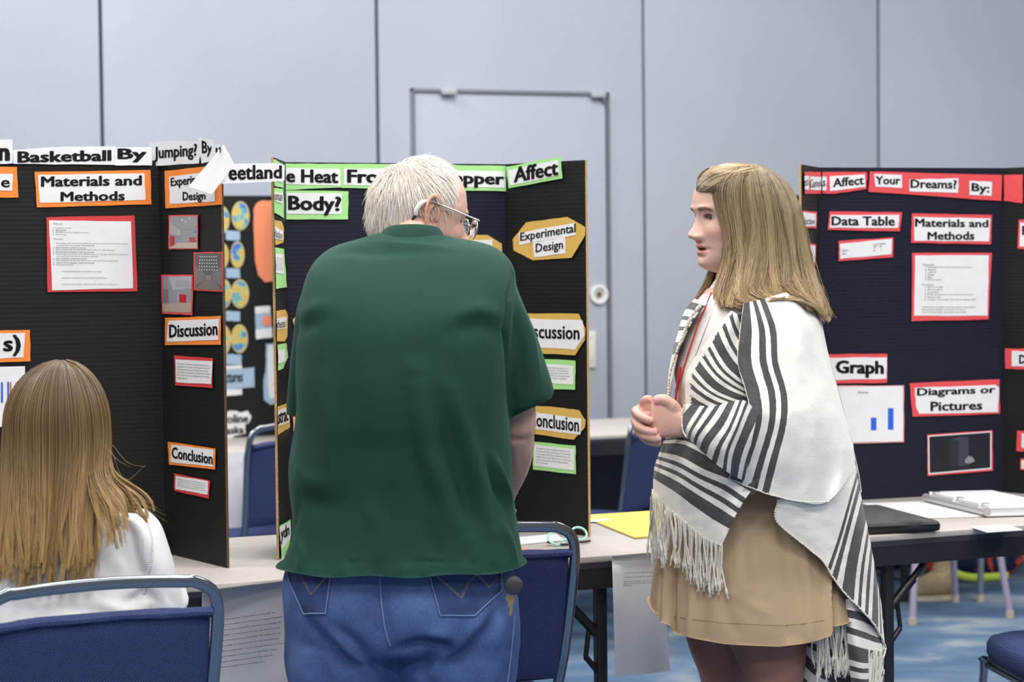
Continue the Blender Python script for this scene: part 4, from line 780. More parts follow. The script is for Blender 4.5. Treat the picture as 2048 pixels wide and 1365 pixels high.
def make_head(skin, lip, brow, hair, hairline, blush=(0.75, 0.36, 0.30), nz=180, nf=220, mouth_open=0.0, eye_open=1.0, fleshy=0.0, gaze=0.0):
    """head in its own frame: x forward, y to its left, z up, origin between the ears; returns verts, faces, colours"""
    al = np.linspace(0.0, PI, nz+1)[1:-1]; z = 0.0015+0.1185*np.cos(al)
    s = np.linspace(-1, 1, nf+1)[:-1]; ph = PI*np.sign(s)*np.abs(s)**1.45
    up = z > 0.02; u_ = np.clip((z-0.02)/0.1005, 0, 0.99999)
    zt = [-.1175, -.1165, -.112, -.105, -.095, -.082, -.07, -.06, -.05, -.03, -.01, .005, .02]
    xf = np.interp(z, zt, [.028, .045, .062, .074, .0835, .0850, .083, .0855, .087, .088, .087, .089, .094]); xb = np.interp(z, zt, [.0, -.02, -.04, -.05, -.058, -.065, -.071, -.076, -.082, -.090, -.096, -.099, -.100])
    w = np.interp(z, zt, [.0, .012, .026, .038+fleshy*.4, .048+fleshy, .056+fleshy, .061+fleshy, .064+fleshy*.7, .0665, .071, .074, .0755, .077])
    q = np.sqrt(1-u_**2); xf = np.where(up, .094*q**.80, xf); xb = np.where(up, -.100*q**.9, xb); w = np.where(up, .077*q**.88, w)
    k = np.ones(7)/7
    for arr in (xf, xb, w):
        sm = np.convolve(np.pad(arr, 3, mode='edge'), k, 'valid'); m_ = (z < 0.05) & (z > -0.114); arr[m_] = sm[m_]
    c, sn = np.cos(ph), np.sin(ph); e = 2/2.25
    cx = np.sign(c)*np.abs(c)**e; sy = np.sign(sn)*np.abs(sn)**e
    X = np.where(cx[None, :] > 0, xf[:, None]*cx[None, :], -xb[:, None]*cx[None, :]); Y = w[:, None]*sy[None, :]; Z = np.repeat(z[:, None], nf, 1)
    fr = sst(0.0, 0.03, X); ay = np.abs(Y)
    # nose
    zn = np.array([.016, .006, -.006, -.018, -.028, -.034, -.040, -.045, -.050]); hn = np.array([0, .003, .0085, .015, .0225, .0258, .0210, .008, 0.0])
    prof = np.interp(Z, zn[::-1], hn[::-1]); wid = np.interp(Z, [-.05, -.038, -.03, -.01, .01], [.0120, .0150, .0130, .0080, .0065])
    X = X + fr*prof*np.exp(-(Y/wid)**2)
    X += fr*(.0075*G2(ay-.0135, Z+.0375, .0055, .0065)) - fr*.004*G2(ay-.008, Z+.0455, .003, .003)
    X += fr*(-.0115*G2(ay-.031, Z-.004, .0155, .0115) + .004*G2(ay-.030, Z-.024, .020, .006) + .0015*G2(Y, Z-.022, .012, .008))
    X += fr*(.004*G2(ay-.040, Z+.026, .018, .016)); Y += np.sign(Y)*fr*.003*G2(ay-.050, Z+.028, .02, .02)
    X += fr*(.0065*G2(Y, Z+.0575, .020, .0045) + .0075*G2(Y, Z+.0700+mouth_open*.4, .017, .0050) - .0045*G2(Y, Z+.0800, .016, .0040) + .0060*G2(Y, Z+.0960, .018, .0105))
    X -= fr*(.0050+mouth_open*.8)*G2(Y, Z+.0640, .021, .0022+mouth_open*.45); X -= fr*.0015*G2(Y, Z+.050, .003, .004)
    X -= fr*.002*G2(ay-.0265, Z+.064, .004, .006)
    # eye opening
    eo = (.0046*eye_open*np.clip(1-((ay-.031)/.0135)**2, 0, 1)**.6); opn = (np.abs(Z-.004) < eo) & (X > 0.02)
    lid = sst(1.0, 1.6, np.abs(Z-.004)/(eo+1e-6)); near = G2(ay-.031, Z-.004, .0155, .0105)
    X += fr*.0050*G2(ay-.031, Z-.004, .0130, .0085)
    X = np.where(opn, X-.010, X)
    C = np.ones((nz-1, nf, 3))*np.array(skin)
    def mixc(C, m_, col): return C*(1-m_[..., None])+np.array(col)*m_[..., None]
    C = mixc(C, .35*fr*G2(ay-.045, Z+.030, .02, .018), blush); C = mixc(C, .30*fr*G2(Y, Z+.034, .014, .010), blush)
    lipm = fr*sst(1.15, .85, np.sqrt((Y/.0225)**2+((Z+.0640+mouth_open*.2)/(.0105+mouth_open*.4))**2)); C = mixc(C, .85*lipm, lip)
    C = mixc(C, fr*sst(1.2, .7, np.sqrt((Y/.019)**2+((Z+.0640)/(.0016+mouth_open*.42))**2)), (.05, .015, .012))
    bz = .0195+.0030*np.clip((ay-.012)/.02, 0, 1)-.006*np.clip((ay-.036)/.014, 0, 1)
    C = mixc(C, .85*fr*sst(1.2, .6, np.abs(Z-bz)/.0044)*sst(.010, .015, ay)*sst(.052, .044, ay), brow)
    ring_ = np.exp(-((np.abs(Z-.004)-eo-.0006)/.0010)**2)*(ay > .016)*(ay < .0465)*(X > .02); C = mixc(C, np.clip(ring_*np.where(Z > .004, 1.0, .45), 0, 1), (.06, .035, .025))
    C = mixc(C, opn.astype(float), (.25, .12, .10)); C = mixc(C, .7*fr*G2(ay-.008, Z+.0465, .003, .0022), (.12, .03, .02))
    hz = hairline(X, Y, Z); C = mixc(C, hz, hair)
    A = np.stack([X, Y, Z], -1).reshape(-1, 3); Cc = C.reshape(-1, 3); F_ = []
    idx = np.arange((nz-1)*nf).reshape(nz-1, nf)
    q1 = idx[:-1]; q2 = idx[1:]; F_ = np.stack([q1, q2, np.roll(q2, -1, 1), np.roll(q1, -1, 1)], -1).reshape(-1, 4).tolist()
    n0 = len(A); A = np.vstack([A, [[0, 0, .1203]], [[.014, 0, -.1178]]]); Cc = np.vstack([Cc, [hair], [skin]])
    F_ += [[n0, int(idx[0, j]), int(idx[0, (j+1) % nf])] for j in range(nf)] + [[n0+1, int(idx[-1, (j+1) % nf]), int(idx[-1, j])] for j in range(nf)]
    # eyeballs
    for sgn in (-1, 1):
        n = 28; V_ = []; cc = []
        for i in range(n+1):
            for j in range(n):
                t, f = PI*i/n, 2*PI*j/n; V_.append((.0125*math.cos(t), .0125*math.sin(t)*math.cos(f), .0125*math.sin(t)*math.sin(f)))
                cc.append((.01, .008, .006) if t < .16 else ((.11, .065, .035) if t < .52 else (.62, .57, .55)))
        V_ = np.array(V_) @ np.array([[math.cos(gaze), math.sin(gaze), 0], [-math.sin(gaze), math.cos(gaze), 0], [0, 0, 1]])+np.array([.0650, sgn*.031, .004]); k0 = len(A); A = np.vstack([A, V_]); Cc = np.vstack([Cc, cc])
        F_ += [[k0+i*n+j, k0+i*n+(j+1) % n, k0+(i+1)*n+(j+1) % n, k0+(i+1)*n+j] for i in range(n) for j in range(n)]
    return A, F_, Cc
def make_ear(sgn, skin, deep):
    m_ = MB(); y0 = .0745
    pts = [(.014, 0, -.006), (.017, .002, .010), (.010, .007, .027), (-.004, .012, .033), (-.018, .016, .026), (-.023, .017, .008), (-.018, .014, -.010), (-.008, .008, -.024), (.003, .004, -.030), (.010, .001, -.022), (.012, 0, -.012)]
    pp = smooth_path([(x, sgn*(y0+y), z) for x, y, z in pts], 4); m_.tube(pp, 0.0042, 10)
    c = np.array([-.003, sgn*(y0+.004), .002]); V_ = []
    m_.loft([ring(c+np.array([0, sgn*dy, 0]), Vector((.017*s, sgn*-.007*s, 0)), Vector((0, 0, .028*s)), 24) for dy, s in ((-.006, .8), (-.001, 1), (.002, .9), (.000, .55), (-.003, .3))])
    m_.tube(smooth_path([(.004, sgn*(y0+.004), .020), (-.010, sgn*(y0+.012), .012), (-.012, sgn*(y0+.011), -.004), (-.004, sgn*(y0+.006), -.014)], 4), .0028, 8)
    lob = np.array([.002, sgn*(y0+.004), -.027]); m_.loft([ring(lob+np.array([0, sgn*dy, 0]), Vector((.008*s, 0, 0)), Vector((0, 0, .008*s)), 16) for dy, s in ((-.005, .6), (-.002, 1), (.003, .9), (.005, .4))])
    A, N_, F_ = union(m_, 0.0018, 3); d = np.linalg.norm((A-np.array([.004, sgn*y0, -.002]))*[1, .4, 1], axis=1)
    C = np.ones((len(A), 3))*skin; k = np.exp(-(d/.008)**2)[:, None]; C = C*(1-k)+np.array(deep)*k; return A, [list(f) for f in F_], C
def frame_matrix(origin, yaw_f, pitch, roll=0.0):
    """yaw_f: unit plan vector the face looks along; pitch>0 looks down"""
    f = Vector((yaw_f[0], yaw_f[1], 0)).normalized()*math.cos(pitch)+Vector((0, 0, -math.sin(pitch))); l = Vector((0, 0, 1)).cross(f).normalized(); u = f.cross(l)
    if roll: Rr = Matrix.Rotation(roll, 3, f); l = Rr @ l; u = Rr @ u
    return np.array([[f.x, l.x, u.x], [f.y, l.y, u.y], [f.z, l.z, u.z]]), np.array(tuple(origin))
def tf(A, M_): return A @ M_[0].T + M_[1]
SKIN = mat('skin', (1, 1, 1), 0.48, vcol=True, sss=0.12, spec=0.4)
HAIRM = mat('hair_fibre', (1, 1, 1), 0.42, vcol=True, spec=0.45)
def strands(S, rad, C0, C1, taper=0.75):
    """S: (n,k,3) polylines; rad (n,) ; colours root C0 (n,3) to tip C1 (n,3)"""
    S = np.asarray(S, float); n, k, _ = S.shape; T = np.gradient(S, axis=1); T /= np.linalg.norm(T, axis=2, keepdims=True)+1e-9
    ref = np.zeros_like(T); ref[..., 1] = 1.0; ref[..., 0] = 0.31; a = np.cross(T, ref); a /= np.linalg.norm(a, axis=2, keepdims=True)+1e-9; b_ = np.cross(T, a)
    tt = np.linspace(0, 1, k); r = np.asarray(rad)[:, None]*(1-taper*tt[None, :]**3); V_ = np.empty((n, k, 3, 3))
    for j in range(3):
        t = 2*PI*j/3; V_[:, :, j] = S+(a*math.cos(t)+b_*math.sin(t))*r[..., None]
    tc_ = tt[None, :, None]**1.4; C = np.asarray(C0)[:, None, :]*(1-tc_)+np.asarray(C1)[:, None, :]*tc_; C = np.repeat(C[:, :, None, :], 3, 2)
    base = (np.arange(n)*k*3)[:, None, None]; i = (np.arange(k-1)*3)[None, :, None]; j = np.arange(3)[None, None, :]; j2 = (np.arange(3)+1) % 3
    p = base+i+j; q = base+i+j2[None, None, :]; F_ = np.stack([p, q, q+3, p+3], -1).reshape(-1, 4)
    return V_.reshape(-1, 3), F_, C.reshape(-1, 3)
def join(*parts):
    V_ = []; F_ = []; C = []; k = 0
    for A, f, c in parts:
        V_.append(A); F_ += [[i+k for i in q] for q in f]; C.append(c if np.ndim(c) == 2 else np.ones((len(A), 3))*np.array(c)); k += len(A)
    return np.vstack(V_), F_, np.vstack(C)
def hand(m_, wrist, dirv, nrm, curl=0.5, sz=1.0, thumb=1):
    """palm and five separate fingers appended to m_; nrm = direction the palm faces, thumb = +1/-1 side"""
    d = Vector(dirv).normalized(); n = Vector(nrm); n = (n-d*n.dot(d)).normalized(); s_ = d.cross(n)*thumb; w = Vector(wrist)
    m_.loft([ring(w+d*a*sz, s_*b_*sz, n*c*sz, 20, 2.6) for a, b_, c in ((-.02, .026, .020), (.0, .028, .020), (.03, .037, .018), (.06, .041, .016), (.085, .040, .013), (.092, .034, .009))])
    for i, (o_, L) in enumerate(((.030, .070), (.0105, .079), (-.0105, .074), (-.030, .058))):
        p = w+(d*.070+s_*o_)*sz; pts = [p]; ang = 0.15; q = p
        for f_, da in ((.45, curl*.8), (.32, curl), (.23, curl*.8)):
            ang += da; q = q+(d*math.cos(ang)+n*math.sin(ang))*L*1.25*f_*sz; pts.append(q)
        m_.tube(smooth_path(pts, 3), [.0098*sz]*4+[.0092*sz]*3+[.0080*sz]*2+[.0058*sz], 10)
    p = w+(d*.02+s_*.024)*sz; m_.tube(smooth_path([p, p+(d*.030+s_*.028+n*.006)*sz, p+(d*.058+s_*.036+n*.020)*sz, p+(d*.080+s_*.032+n*.032)*sz], 3), [.0135*sz]*4+[.0115*sz]*3+[.010*sz]*2+[.007*sz], 10)
def shoe(m_, heel, dirv, L=.29, w=.05, h=.09):
    d = Vector(dirv).normalized(); s_ = Vector((-d.y, d.x, 0)); hl = Vector((heel.x, heel.y, 0))
    m_.loft([ring(hl+d*a*L+Vector((0, 0, hh/2+.004)), s_*ww*w, Vector((0, 0, hh/2)), 20, 2.8) for a, ww, hh in ((0, .5, .05), (.04, .75, .09), (.2, .8, .10), (.4, .85, .085), (.65, 1.0, .06), (.88, .85, .045), (.98, .5, .03), (1.0, .2, .02))])

# ------------------------------------------------------------------ the man in green
manloc = Vector((P(805, 1300, 4.40).x, P(805, 1300, 4.40).y, 0))
man = thing('person', 'white-haired person in a dark green polo shirt and blue jeans, back turned', 'person', manloc)
MSK = (.60, .36, .28); HWH = (.80, .76, .70)
GRN = bpy.data.materials.new('dark_green_knit'); GRN.use_nodes = True; nt = GRN.node_tree; b = nt.nodes['Principled BSDF']
b.inputs['Base Color'].default_value = (0.0085, 0.044, 0.031, 1); b.inputs['Roughness'].default_value = 0.75; b.inputs['Specular IOR Level'].default_value = 0.18
b.inputs['Sheen Weight'].default_value = 0.10; b.inputs['Sheen Roughness'].default_value = 0.45; b.inputs['Sheen Tint'].default_value = (0.35, 0.75, 0.6, 1)
tc = nn(nt, 'ShaderNodeTexCoord'); n1 = nn(nt, 'ShaderNodeTexNoise'); n1.inputs['Scale'].default_value = 900; nt.links.new(tc.outputs['Object'], n1.inputs['Vector'])
bp = nn(nt, 'ShaderNodeBump'); bp.inputs['Strength'].default_value = 0.25; bp.inputs['Distance'].default_value = 0.001; nt.links.new(n1.outputs[0], bp.inputs['Height']); nt.links.new(bp.outputs[0], b.inputs['Normal'])
torso = [(468, 768, 880, 4.50, .055), (480, 722, 955, 4.485, .075), (497, 665, 1000, 4.47, .10), (530, 627, 1026, 4.455, .13), (570, 608, 1034, 4.44, .155), (620, 598, 1034, 4.425, .175), (680, 593, 1024, 4.415, .185), (760, 591, 1018, 4.405, .19),
         (830, 591, 1018, 4.40, .185), (880, 586, 1020, 4.395, .175), (930, 580, 1024, 4.39, .170), (980, 580, 1029, 4.39, .168), (1040, 585, 1038, 4.385, .170), (1095, 574, 1045, 4.38, .175), (1130, 562, 1049, 4.375, .180), (1156, 555, 1053, 4.375, .184), (1185, 553, 1055, 4.375, .186)]
m_ = MB(); m_.loft(prings(densify(torso, 3), 48, 2.5))
slr = densify([(530, 930, 1015, 4.46, .09), (570, 945, 1033, 4.455, .085), (620, 962, 1052, 4.45, .08), (680, 982, 1074, 4.45, .076), (740, 998, 1091, 4.45, .074), (790, 1010, 1103, 4.45, .074), (812, 1014, 1106, 4.45, .074)], 3)
rr = prings(slr, 32, 2.2); n_r = len(rr)
for i in range(n_r):                                         # the cuff runs up to the right
    k = (i/(n_r-1))**3; cx = sum(rr[i], Vector())/32
    rr[i] = [p+Vector((0, 0, k*(p.x-cx.x)*0.45)) for p in rr[i]]
m_.loft(rr); m_.loft(prings(densify([(560, 612, 700, 4.47, .09), (620, 592, 680, 4.49, .085), (690, 584, 660, 4.51, .08), (760, 577, 650, 4.53, .075), (815, 571, 645, 4.55, .072), (833, 572, 645, 4.555, .072)], 3), 32, 2.2))
A, N_, F_ = union(m_, 0.0065, 14, 0.5); sf = Surf(A, F_)
def pth(surf, pts, off=0.0, d=4.4): return [surf.at(x, y, off, d) for x, y in pts]
def recompute(A, F_):
    me = bpy.data.meshes.new('t'); me.from_pydata(A.tolist(), [], F_); me.update(); N_ = np.empty(len(A)*3); me.vertices.foreach_get('normal', N_) if hasattr(me.vertices[0], 'normal') else None; bpy.data.meshes.remove(me); return N_.reshape(-1, 3)
for pts, w, h in (([(1034, 548), (1018, 600), (1012, 660), (1014, 740), (1018, 830)], .010, -.012), ([(833, 742), (851, 901), (878, 969), (923, 1082)], .022, .011), ([(815, 760), (826, 900), (845, 1000)], .02, -.007), ([(905, 780), (950, 930), (985, 1060)], .018, .009), ([(880, 800), (925, 960), (960, 1080)], .018, -.009),
                  ([(987, 912), (1005, 960), (1028, 1012)], .008, .008), ([(975, 925), (993, 975), (1018, 1025)], .010, -.007), ([(900, 640), (950, 622), (996, 628)], .018, .005), ([(905, 662), (955, 648), (1000, 662)], .020, -.005), ([(590, 668), (612, 650), (655, 636)], .018, -.005), ([(598, 640), (625, 622), (670, 618)], .022, .004),
                  ([(640, 720), (660, 860), (640, 980)], .030, .005), ([(700, 760), (720, 900), (700, 1060)], .035, -.004), ([(590, 930), (610, 960), (660, 975)], .020, .006), ([(590, 995), (620, 1010), (680, 1005)], .022, -.006), ([(735, 1000), (760, 1060), (770, 1130)], .020, .005), ([(855, 1030), (870, 1090), (880, 1135)], .014, -.005), ([(1000, 1040), (1020, 1080), (1035, 1130)], .012, .005),
                  ([(660, 500), (760, 505), (860, 500)], .02, -.005), ([(745, 485), (800, 492), (900, 500)], .012, .005), ([(1048, 590), (1062, 680), (1075, 790)], .012, .006), ([(1030, 620), (1040, 700), (1042, 790)], .014, -.006), ([(590, 1060), (605, 1110), (600, 1150)], .012, .005), ([(565, 1110), (585, 1060), (600, 1000)], .012, -.004)):
    fold(A, N_, pth(sf, pts), w, h*1.35)
for k in range(6):
    x = 690+60*k; fold(A, N_, pth(sf, [(x, 1138), (x+5, 1158)]), .010, .003*(-1)**k, False)
fold(A, N_, pth(sf, [(562, 1131), (700, 1127), (850, 1124), (950, 1128), (1046, 1132)]), .0030, -.0028, False)
fold(A, N_, pth(sf, [(1017, 812), (1045, 808), (1075, 798), (1104, 778)]), .0028, -.0025, False)
wobble(A, N_, 6, .006, 3); wobble(A, N_, 16, .0015, 9)
hz = P(800, 1153, 4.20).z + .0025*np.sin(A[:, 0]*40); lowm = A[:, 2] < hz; A[lowm, 2] = hz[lowm] + .0003*(A[lowm, 2]-hz[lowm])
shirt = mesh('polo_shirt', A, F_, GRN, man, label='dark green short-sleeved polo shirt'); sfs = Surf(A, F_)
# collar
cc0 = P(818, 483, 4.485); cc1 = P(823, 459, 4.495); r0 = []; r1 = []; r2 = []; r3 = []
for j in range(48):
    a = 2*PI*j/48; bk = 0.5-0.5*math.sin(a); e_ = Vector((math.cos(a), math.sin(a), 0))
    r0.append(cc0+Vector((e_.x*.076, e_.y*.074, -.010))); r1.append(cc1+Vector((e_.x*.054+.002, e_.y*.058, -.004+.016*bk))); r2.append(cc1+Vector((e_.x*.050+.002, e_.y*.054, -.006+.016*bk))); r3.append(cc0+Vector((e_.x*.062, e_.y*.060, -.012)))
m_ = MB(); m_.loft([r3, r0, [p.lerp(q, .5)+(p-cc0)*.06 for p, q in zip(r0, r1)], r1, r2, [p.lerp(q, .5) for p, q in zip(r2, r3)]], caps=False); 
A, N_, F_ = evaluated(m_.v, m_.f, [('SUBSURF', dict(levels=1))]); mesh('collar', A, F_, GRN, shirt)
v, f = tube([sfs.at(x, y, .002) for x, y in ((796, 469), (806, 467.5), (816, 468))], .0012, 8); mesh('red_neck_tape', v, f, mat('red_tape', (.6, .05, .04), .6), shirt)
# body under the clothes, one surface
m_ = MB(); m_.loft(prings(densify([(470, 775, 865, 4.50, .05), (500, 730, 930, 4.48, .05), (560, 670, 970, 4.45, .10), (650, 625, 990, 4.42, .14), (800, 625, 985, 4.41, .145), (1000, 620, 990, 4.39, .13), (1200, 600, 1000, 4.40, .12), (1290, 610, 990, 4.40, .11)], 2), 32))
hc = P(840, 437, 4.575)
m_.tube(smooth_path([P(822, 500, 4.49), P(830, 470, 4.53), hc+Vector((-.005, .01, -.03))], 4), [.050]*4+[.048]*4+[.050], 24)
slim = lambda a, b_, c: [a, b_, c]
rs, re_, rw = P(960, 580, 4.46), P(1034, 865, 4.49), P(1000, 1002, 4.62)
m_.tube(smooth_path([rs, P(1022, 700, 4.46), re_], 5), [.040]*5+[.040]*5+[.040], 20)
m_.tube(smooth_path([re_, P(1030, 925, 4.54), rw], 5), [.036, .036, .036, .035, .034, .033, .032, .030, .029, .028, .028], 20)
hand(m_, rw, (P(930, 1055, 4.74)-rw), (-.2, .25, -1), .9, 1.05, -1)
ls, le, lw = P(690, 585, 4.47), P(635, 860, 4.57), P(690, 1010, 4.66)
m_.tube(smooth_path([ls, P(640, 700, 4.52), le], 5), [.040]*5+[.040]*5+[.040], 20)
m_.tube(smooth_path([le, P(660, 950, 4.64), lw], 5), [.045]*5+[.040]*3+[.031]*3, 20)
hand(m_, lw, (P(760, 1060, 4.71)-lw), (.2, .25, -1), .9, 1.05, 1)
for L_, R_ in ((600, 770), (835, 1010)):
    m_.loft(prings(densify([(1270, L_, R_, 4.40, .085), (1450, L_+15, R_-20, 4.40, .075), (1600, L_+35, R_-40, 4.40, .060), (1750, L_+40, R_-45, 4.41, .060), (1900, L_+60, R_-60, 4.42, .042), (1935, L_+60, R_-60, 4.42, .045)], 2), 24, 2.1))
A, N_, F_ = union(m_, 0.007, 5); wobble(A, N_, 30, .0012)
arm = [np.array(tuple(P(x, y, d))) for x, y, d in ((1050, 850, 4.45), (1046, 930, 4.52), (1036, 1000, 4.62))]
fold(A, N_, [P(1040, 845, 4.44), P(1048, 900, 4.48), P(1040, 960, 4.55)], .003, .0018); fold(A, N_, [P(1028, 860, 4.45), P(1034, 930, 4.5), P(1030, 985, 4.57)], .003, .0016)
C = np.ones((len(A), 3))*MSK; wv = np.array([noise.noise(Vector(p)*Vector((60, 60, 12)) if False else Vector((p[0]*70, p[1]*70, p[2]*14))) for p in A]); C *= (1+.16*wv)[:, None]
def mhl(X, Y, Z): return np.clip(sst(.012, -.012, X-.06+1.2*np.clip(.075-Z, 0, .2)*(Z > 0)*.35)*sst(-.055, -.035, Z-.25*X)*1.0, 0, 1)*np.where((X > -.03) & (Z < .02), 0, 1)
hA, hF, hC = make_head((.64, .40, .32), (.55, .22, .18), (.6, .55, .5), (.78, .62, .54), mhl, fleshy=.004, eye_open=.55)
wr = np.array([noise.noise(Vector(p)*70) for p in hA]); hA = hA*(1+.010*wr[:, None]*(hA[:, :1] > 0))
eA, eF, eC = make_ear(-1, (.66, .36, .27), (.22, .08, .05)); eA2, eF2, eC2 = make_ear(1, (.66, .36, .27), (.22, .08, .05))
for q in (eA, eA2): q[:, 2] *= 1.28; q[:, 0] *= .78; q[:, 0] += .004; q[:, 2] += .002
MH = frame_matrix(hc, (math.cos(.30), math.sin(.30)), math.radians(9))
A, F_, C = join((A, F_, C), (tf(hA, MH), hF, hC), (tf(eA, MH), eF, eC), (tf(eA2, MH), eF2, eC2))
mbody = mesh('body', A, F_, SKIN, man, col=C)
# white hair
n = 5200; S = []; R0 = []; keep = 0
crown = np.array([-.055, 0.0, .105])
while len(S) < n:
    th = rng.uniform(0, 2*PI); cz = rng.uniform(-.75, 1); sz_ = math.sqrt(max(0, 1-cz*cz)); p = np.array([sz_*math.cos(th)*(.094 if math.cos(th) > 0 else .100), sz_*math.sin(th)*.077, .02+cz*.100])
    if p[2] < .0: p[:2] *= 1-.10*(p[2]/-.08)**2
    x, y, z = p
    if x > .062 - .25*max(0, .06-z): continue
    if z < .030 and x > -.020: continue
    if x > .035 and z < .075: continue
    if z < -.072+.02*(x/-.1): continue
    nrm_ = np.array([x/.01, y/.006, (z-.02)/.01]); nrm_ /= np.linalg.norm(nrm_)
    if z > .098 and rng.random() < .35: continue
    away = p-crown; t = away-nrm_*(away@nrm_); t /= np.linalg.norm(t)+1e-6; t += np.array([.45 if (x > -.04 and z < .09) else 0, 0, -.55]) if z < .09 else np.array([.2, 0, 0])
    t -= nrm_*(t@nrm_); t /= np.linalg.norm(t); L = rng.uniform(.035, .065)*(1.15 if x < -.04 else 1) ; L *= (.75 if z > .09 else 1); lift = rng.uniform(.002, .008)+(.006 if x < -.05 else 0); wob = rng.normal(0, .0012, 3)
    pts = []; q = p.copy()
    for i in range(8):
        s_ = i/7; pts.append(q+nrm_*lift*math.sin(min(s_*1.8, PI/2))+wob*s_*s_*3)
        q = q+t*L/7; g_ = np.array([q[0]/.0097 if q[0] > 0 else q[0]/.0100, q[1]/.00775, (q[2]-.02)/.0100]); rr_ = np.linalg.norm([q[0]/(.095 if q[0] > 0 else .101), q[1]/.078, (q[2]-.02)/.101])
        if q[2] > -.01 and rr_ > 0: q = q/ (1 if rr_ >= 1 else rr_) if rr_ < 1 else np.array([q[0]/rr_, q[1]/rr_, .02+(q[2]-.02)/rr_])
        nrm_ = .7*nrm_+.3*np.array([q[0], q[1]*1.3, q[2]-.02])/.1; nrm_ /= np.linalg.norm(nrm_); t = t-nrm_*(t@nrm_); t[2] -= .05; t /= np.linalg.norm(t)
    e1 = np.array(pts[-1])
    if e1[0] > -.014 and e1[2] < .026 and rng.random() < .96: continue
    if e1[0] > .062-.1*max(0, .07-e1[2]): continue
    S.append(pts)
S = np.array(S); S = S.reshape(-1, 3) @ MH[0].T + MH[1]; S = S.reshape(n, 8, 3)
sh = rng.uniform(.82, 1.05, (n, 1)); yel = rng.uniform(0, 1, (n, 1)); base = np.array([.93, .90, .86])*(1-yel)+np.array([.90, .80, .68])*yel
v, f, c = strands(S, rng.uniform(.00055, .0010, n), base*sh*.9, base*sh); mesh('hair', v, f, HAIRM, man, col=np.clip(c, 0, .95), smooth=180, kind=None, label='short white hair')
# hearing aid, glasses
loc = lambda x, y, z: Vector(tuple(tf(np.array([[x, y, z]]), MH)[0]))
v, f = tube(smooth_path([loc(-.006, -.084, .034), loc(-.022, -.088, .028), loc(-.032, -.087, .012), loc(-.031, -.084, .000)], 4), [.0035]*4+[.0052]*5+[.0052]*3+[.0035], 10); mesh('hearing_aid', v, f, mat('cream_plastic', (.78, .76, .70), .3), man)
v, f = tube(smooth_path([loc(-.031, -.084, .000), loc(-.036, -.082, -.008), loc(-.034, -.080, -.014)], 3), .003, 8); mesh('hearing_aid_tip', v, f, BLKR, man)
SIL = mat('silver_wire', (.72, .70, .68), .25, .9)
m_ = MB(); m_.tube(smooth_path([loc(-.012, -.084, .034), loc(.03, -.084, .026), loc(.105, -.072, .010)], 4), .0018, 8, ry=.0022); m_.tube(smooth_path([loc(-.012, .084, .034), loc(.03, .084, .026), loc(.105, .072, .010)], 4), .0018, 8)
for s_ in (-1, 1):
    lp = [loc(.108-.10*max(0, abs(y)-.03), s_*(.037+.029*math.cos(a)), -.006+.021*math.sin(a)) for a in np.linspace(0, 2*PI, 29) for y in (.037+.029*math.cos(a),)]; m_.tube(lp, .0016, 8)
m_.tube([loc(.108, -.008, .000), loc(.112, 0, .003), loc(.108, .008, .000)], .0015, 8)
gl = m_.make('glasses', SIL, man)
LENS = mat('lens_glass', (.9, .92, .92), .03, trans=1.0)
for s_ in (-1, 1):
    lp = [loc(.108-.10*max(0, abs(y)-.03), s_*y, -.006+.020*math.sin(a)) for a in np.linspace(0, 2*PI, 29)[:-1] for y in (.037+.028*math.cos(a),)]; fw = loc(1, 0, 0)-loc(0, 0, 0)
    v, f = loft([lp, [p+fw*.0012 for p in lp]]); mesh('lens', v, f, LENS, gl)
# jeans
DEN = bpy.data.materials.new('blue_denim'); DEN.use_nodes = True; nt = DEN.node_tree; b = nt.nodes['Principled BSDF']; b.inputs['Roughness'].default_value = 0.8
tc = nn(nt, 'ShaderNodeTexCoord'); n1 = nn(nt, 'ShaderNodeTexNoise'); n1.inputs['Scale'].default_value = 9; n1.inputs['Detail'].default_value = 5; n2 = nn(nt, 'ShaderNodeTexNoise'); n2.inputs['Scale'].default_value = 420
mp = nn(nt, 'ShaderNodeMapping'); mp.inputs['Scale'].default_value = (1, 1, .35); nt.links.new(tc.outputs['Object'], n1.inputs['Vector']); nt.links.new(tc.outputs['Object'], mp.inputs[0]); nt.links.new(mp.outputs[0], n2.inputs['Vector'])
ad = nn(nt, 'ShaderNodeMath', operation='MULTIPLY_ADD'); ad.inputs[1].default_value = .35; nt.links.new(n2.outputs[0], ad.inputs[0]); nt.links.new(n1.outputs[0], ad.inputs[2])
cr = nn(nt, 'ShaderNodeValToRGB'); e = cr.color_ramp.elements; e[0].position = .45; e[0].color = (.018, .042, .14, 1); e[1].position = .92; e[1].color = (.085, .155, .36, 1); nt.links.new(ad.outputs[0], cr.inputs[0]); nt.links.new(cr.outputs[0], b.inputs['Base Color'])
bp = nn(nt, 'ShaderNodeBump'); bp.inputs['Strength'].default_value = 0.3; bp.inputs['Distance'].default_value = 0.001; nt.links.new(n2.outputs[0], bp.inputs['Height']); nt.links.new(bp.outputs[0], b.inputs['Normal'])
m_ = MB(); m_.loft(prings(densify([(1110, 582, 1020, 4.385, .150), (1160, 568, 1028, 4.385, .160), (1210, 567, 1037, 4.385, .165), (1260, 571, 1041, 4.39, .155), (1295, 578, 1041, 4.395, .130)], 3), 48, 2.5))
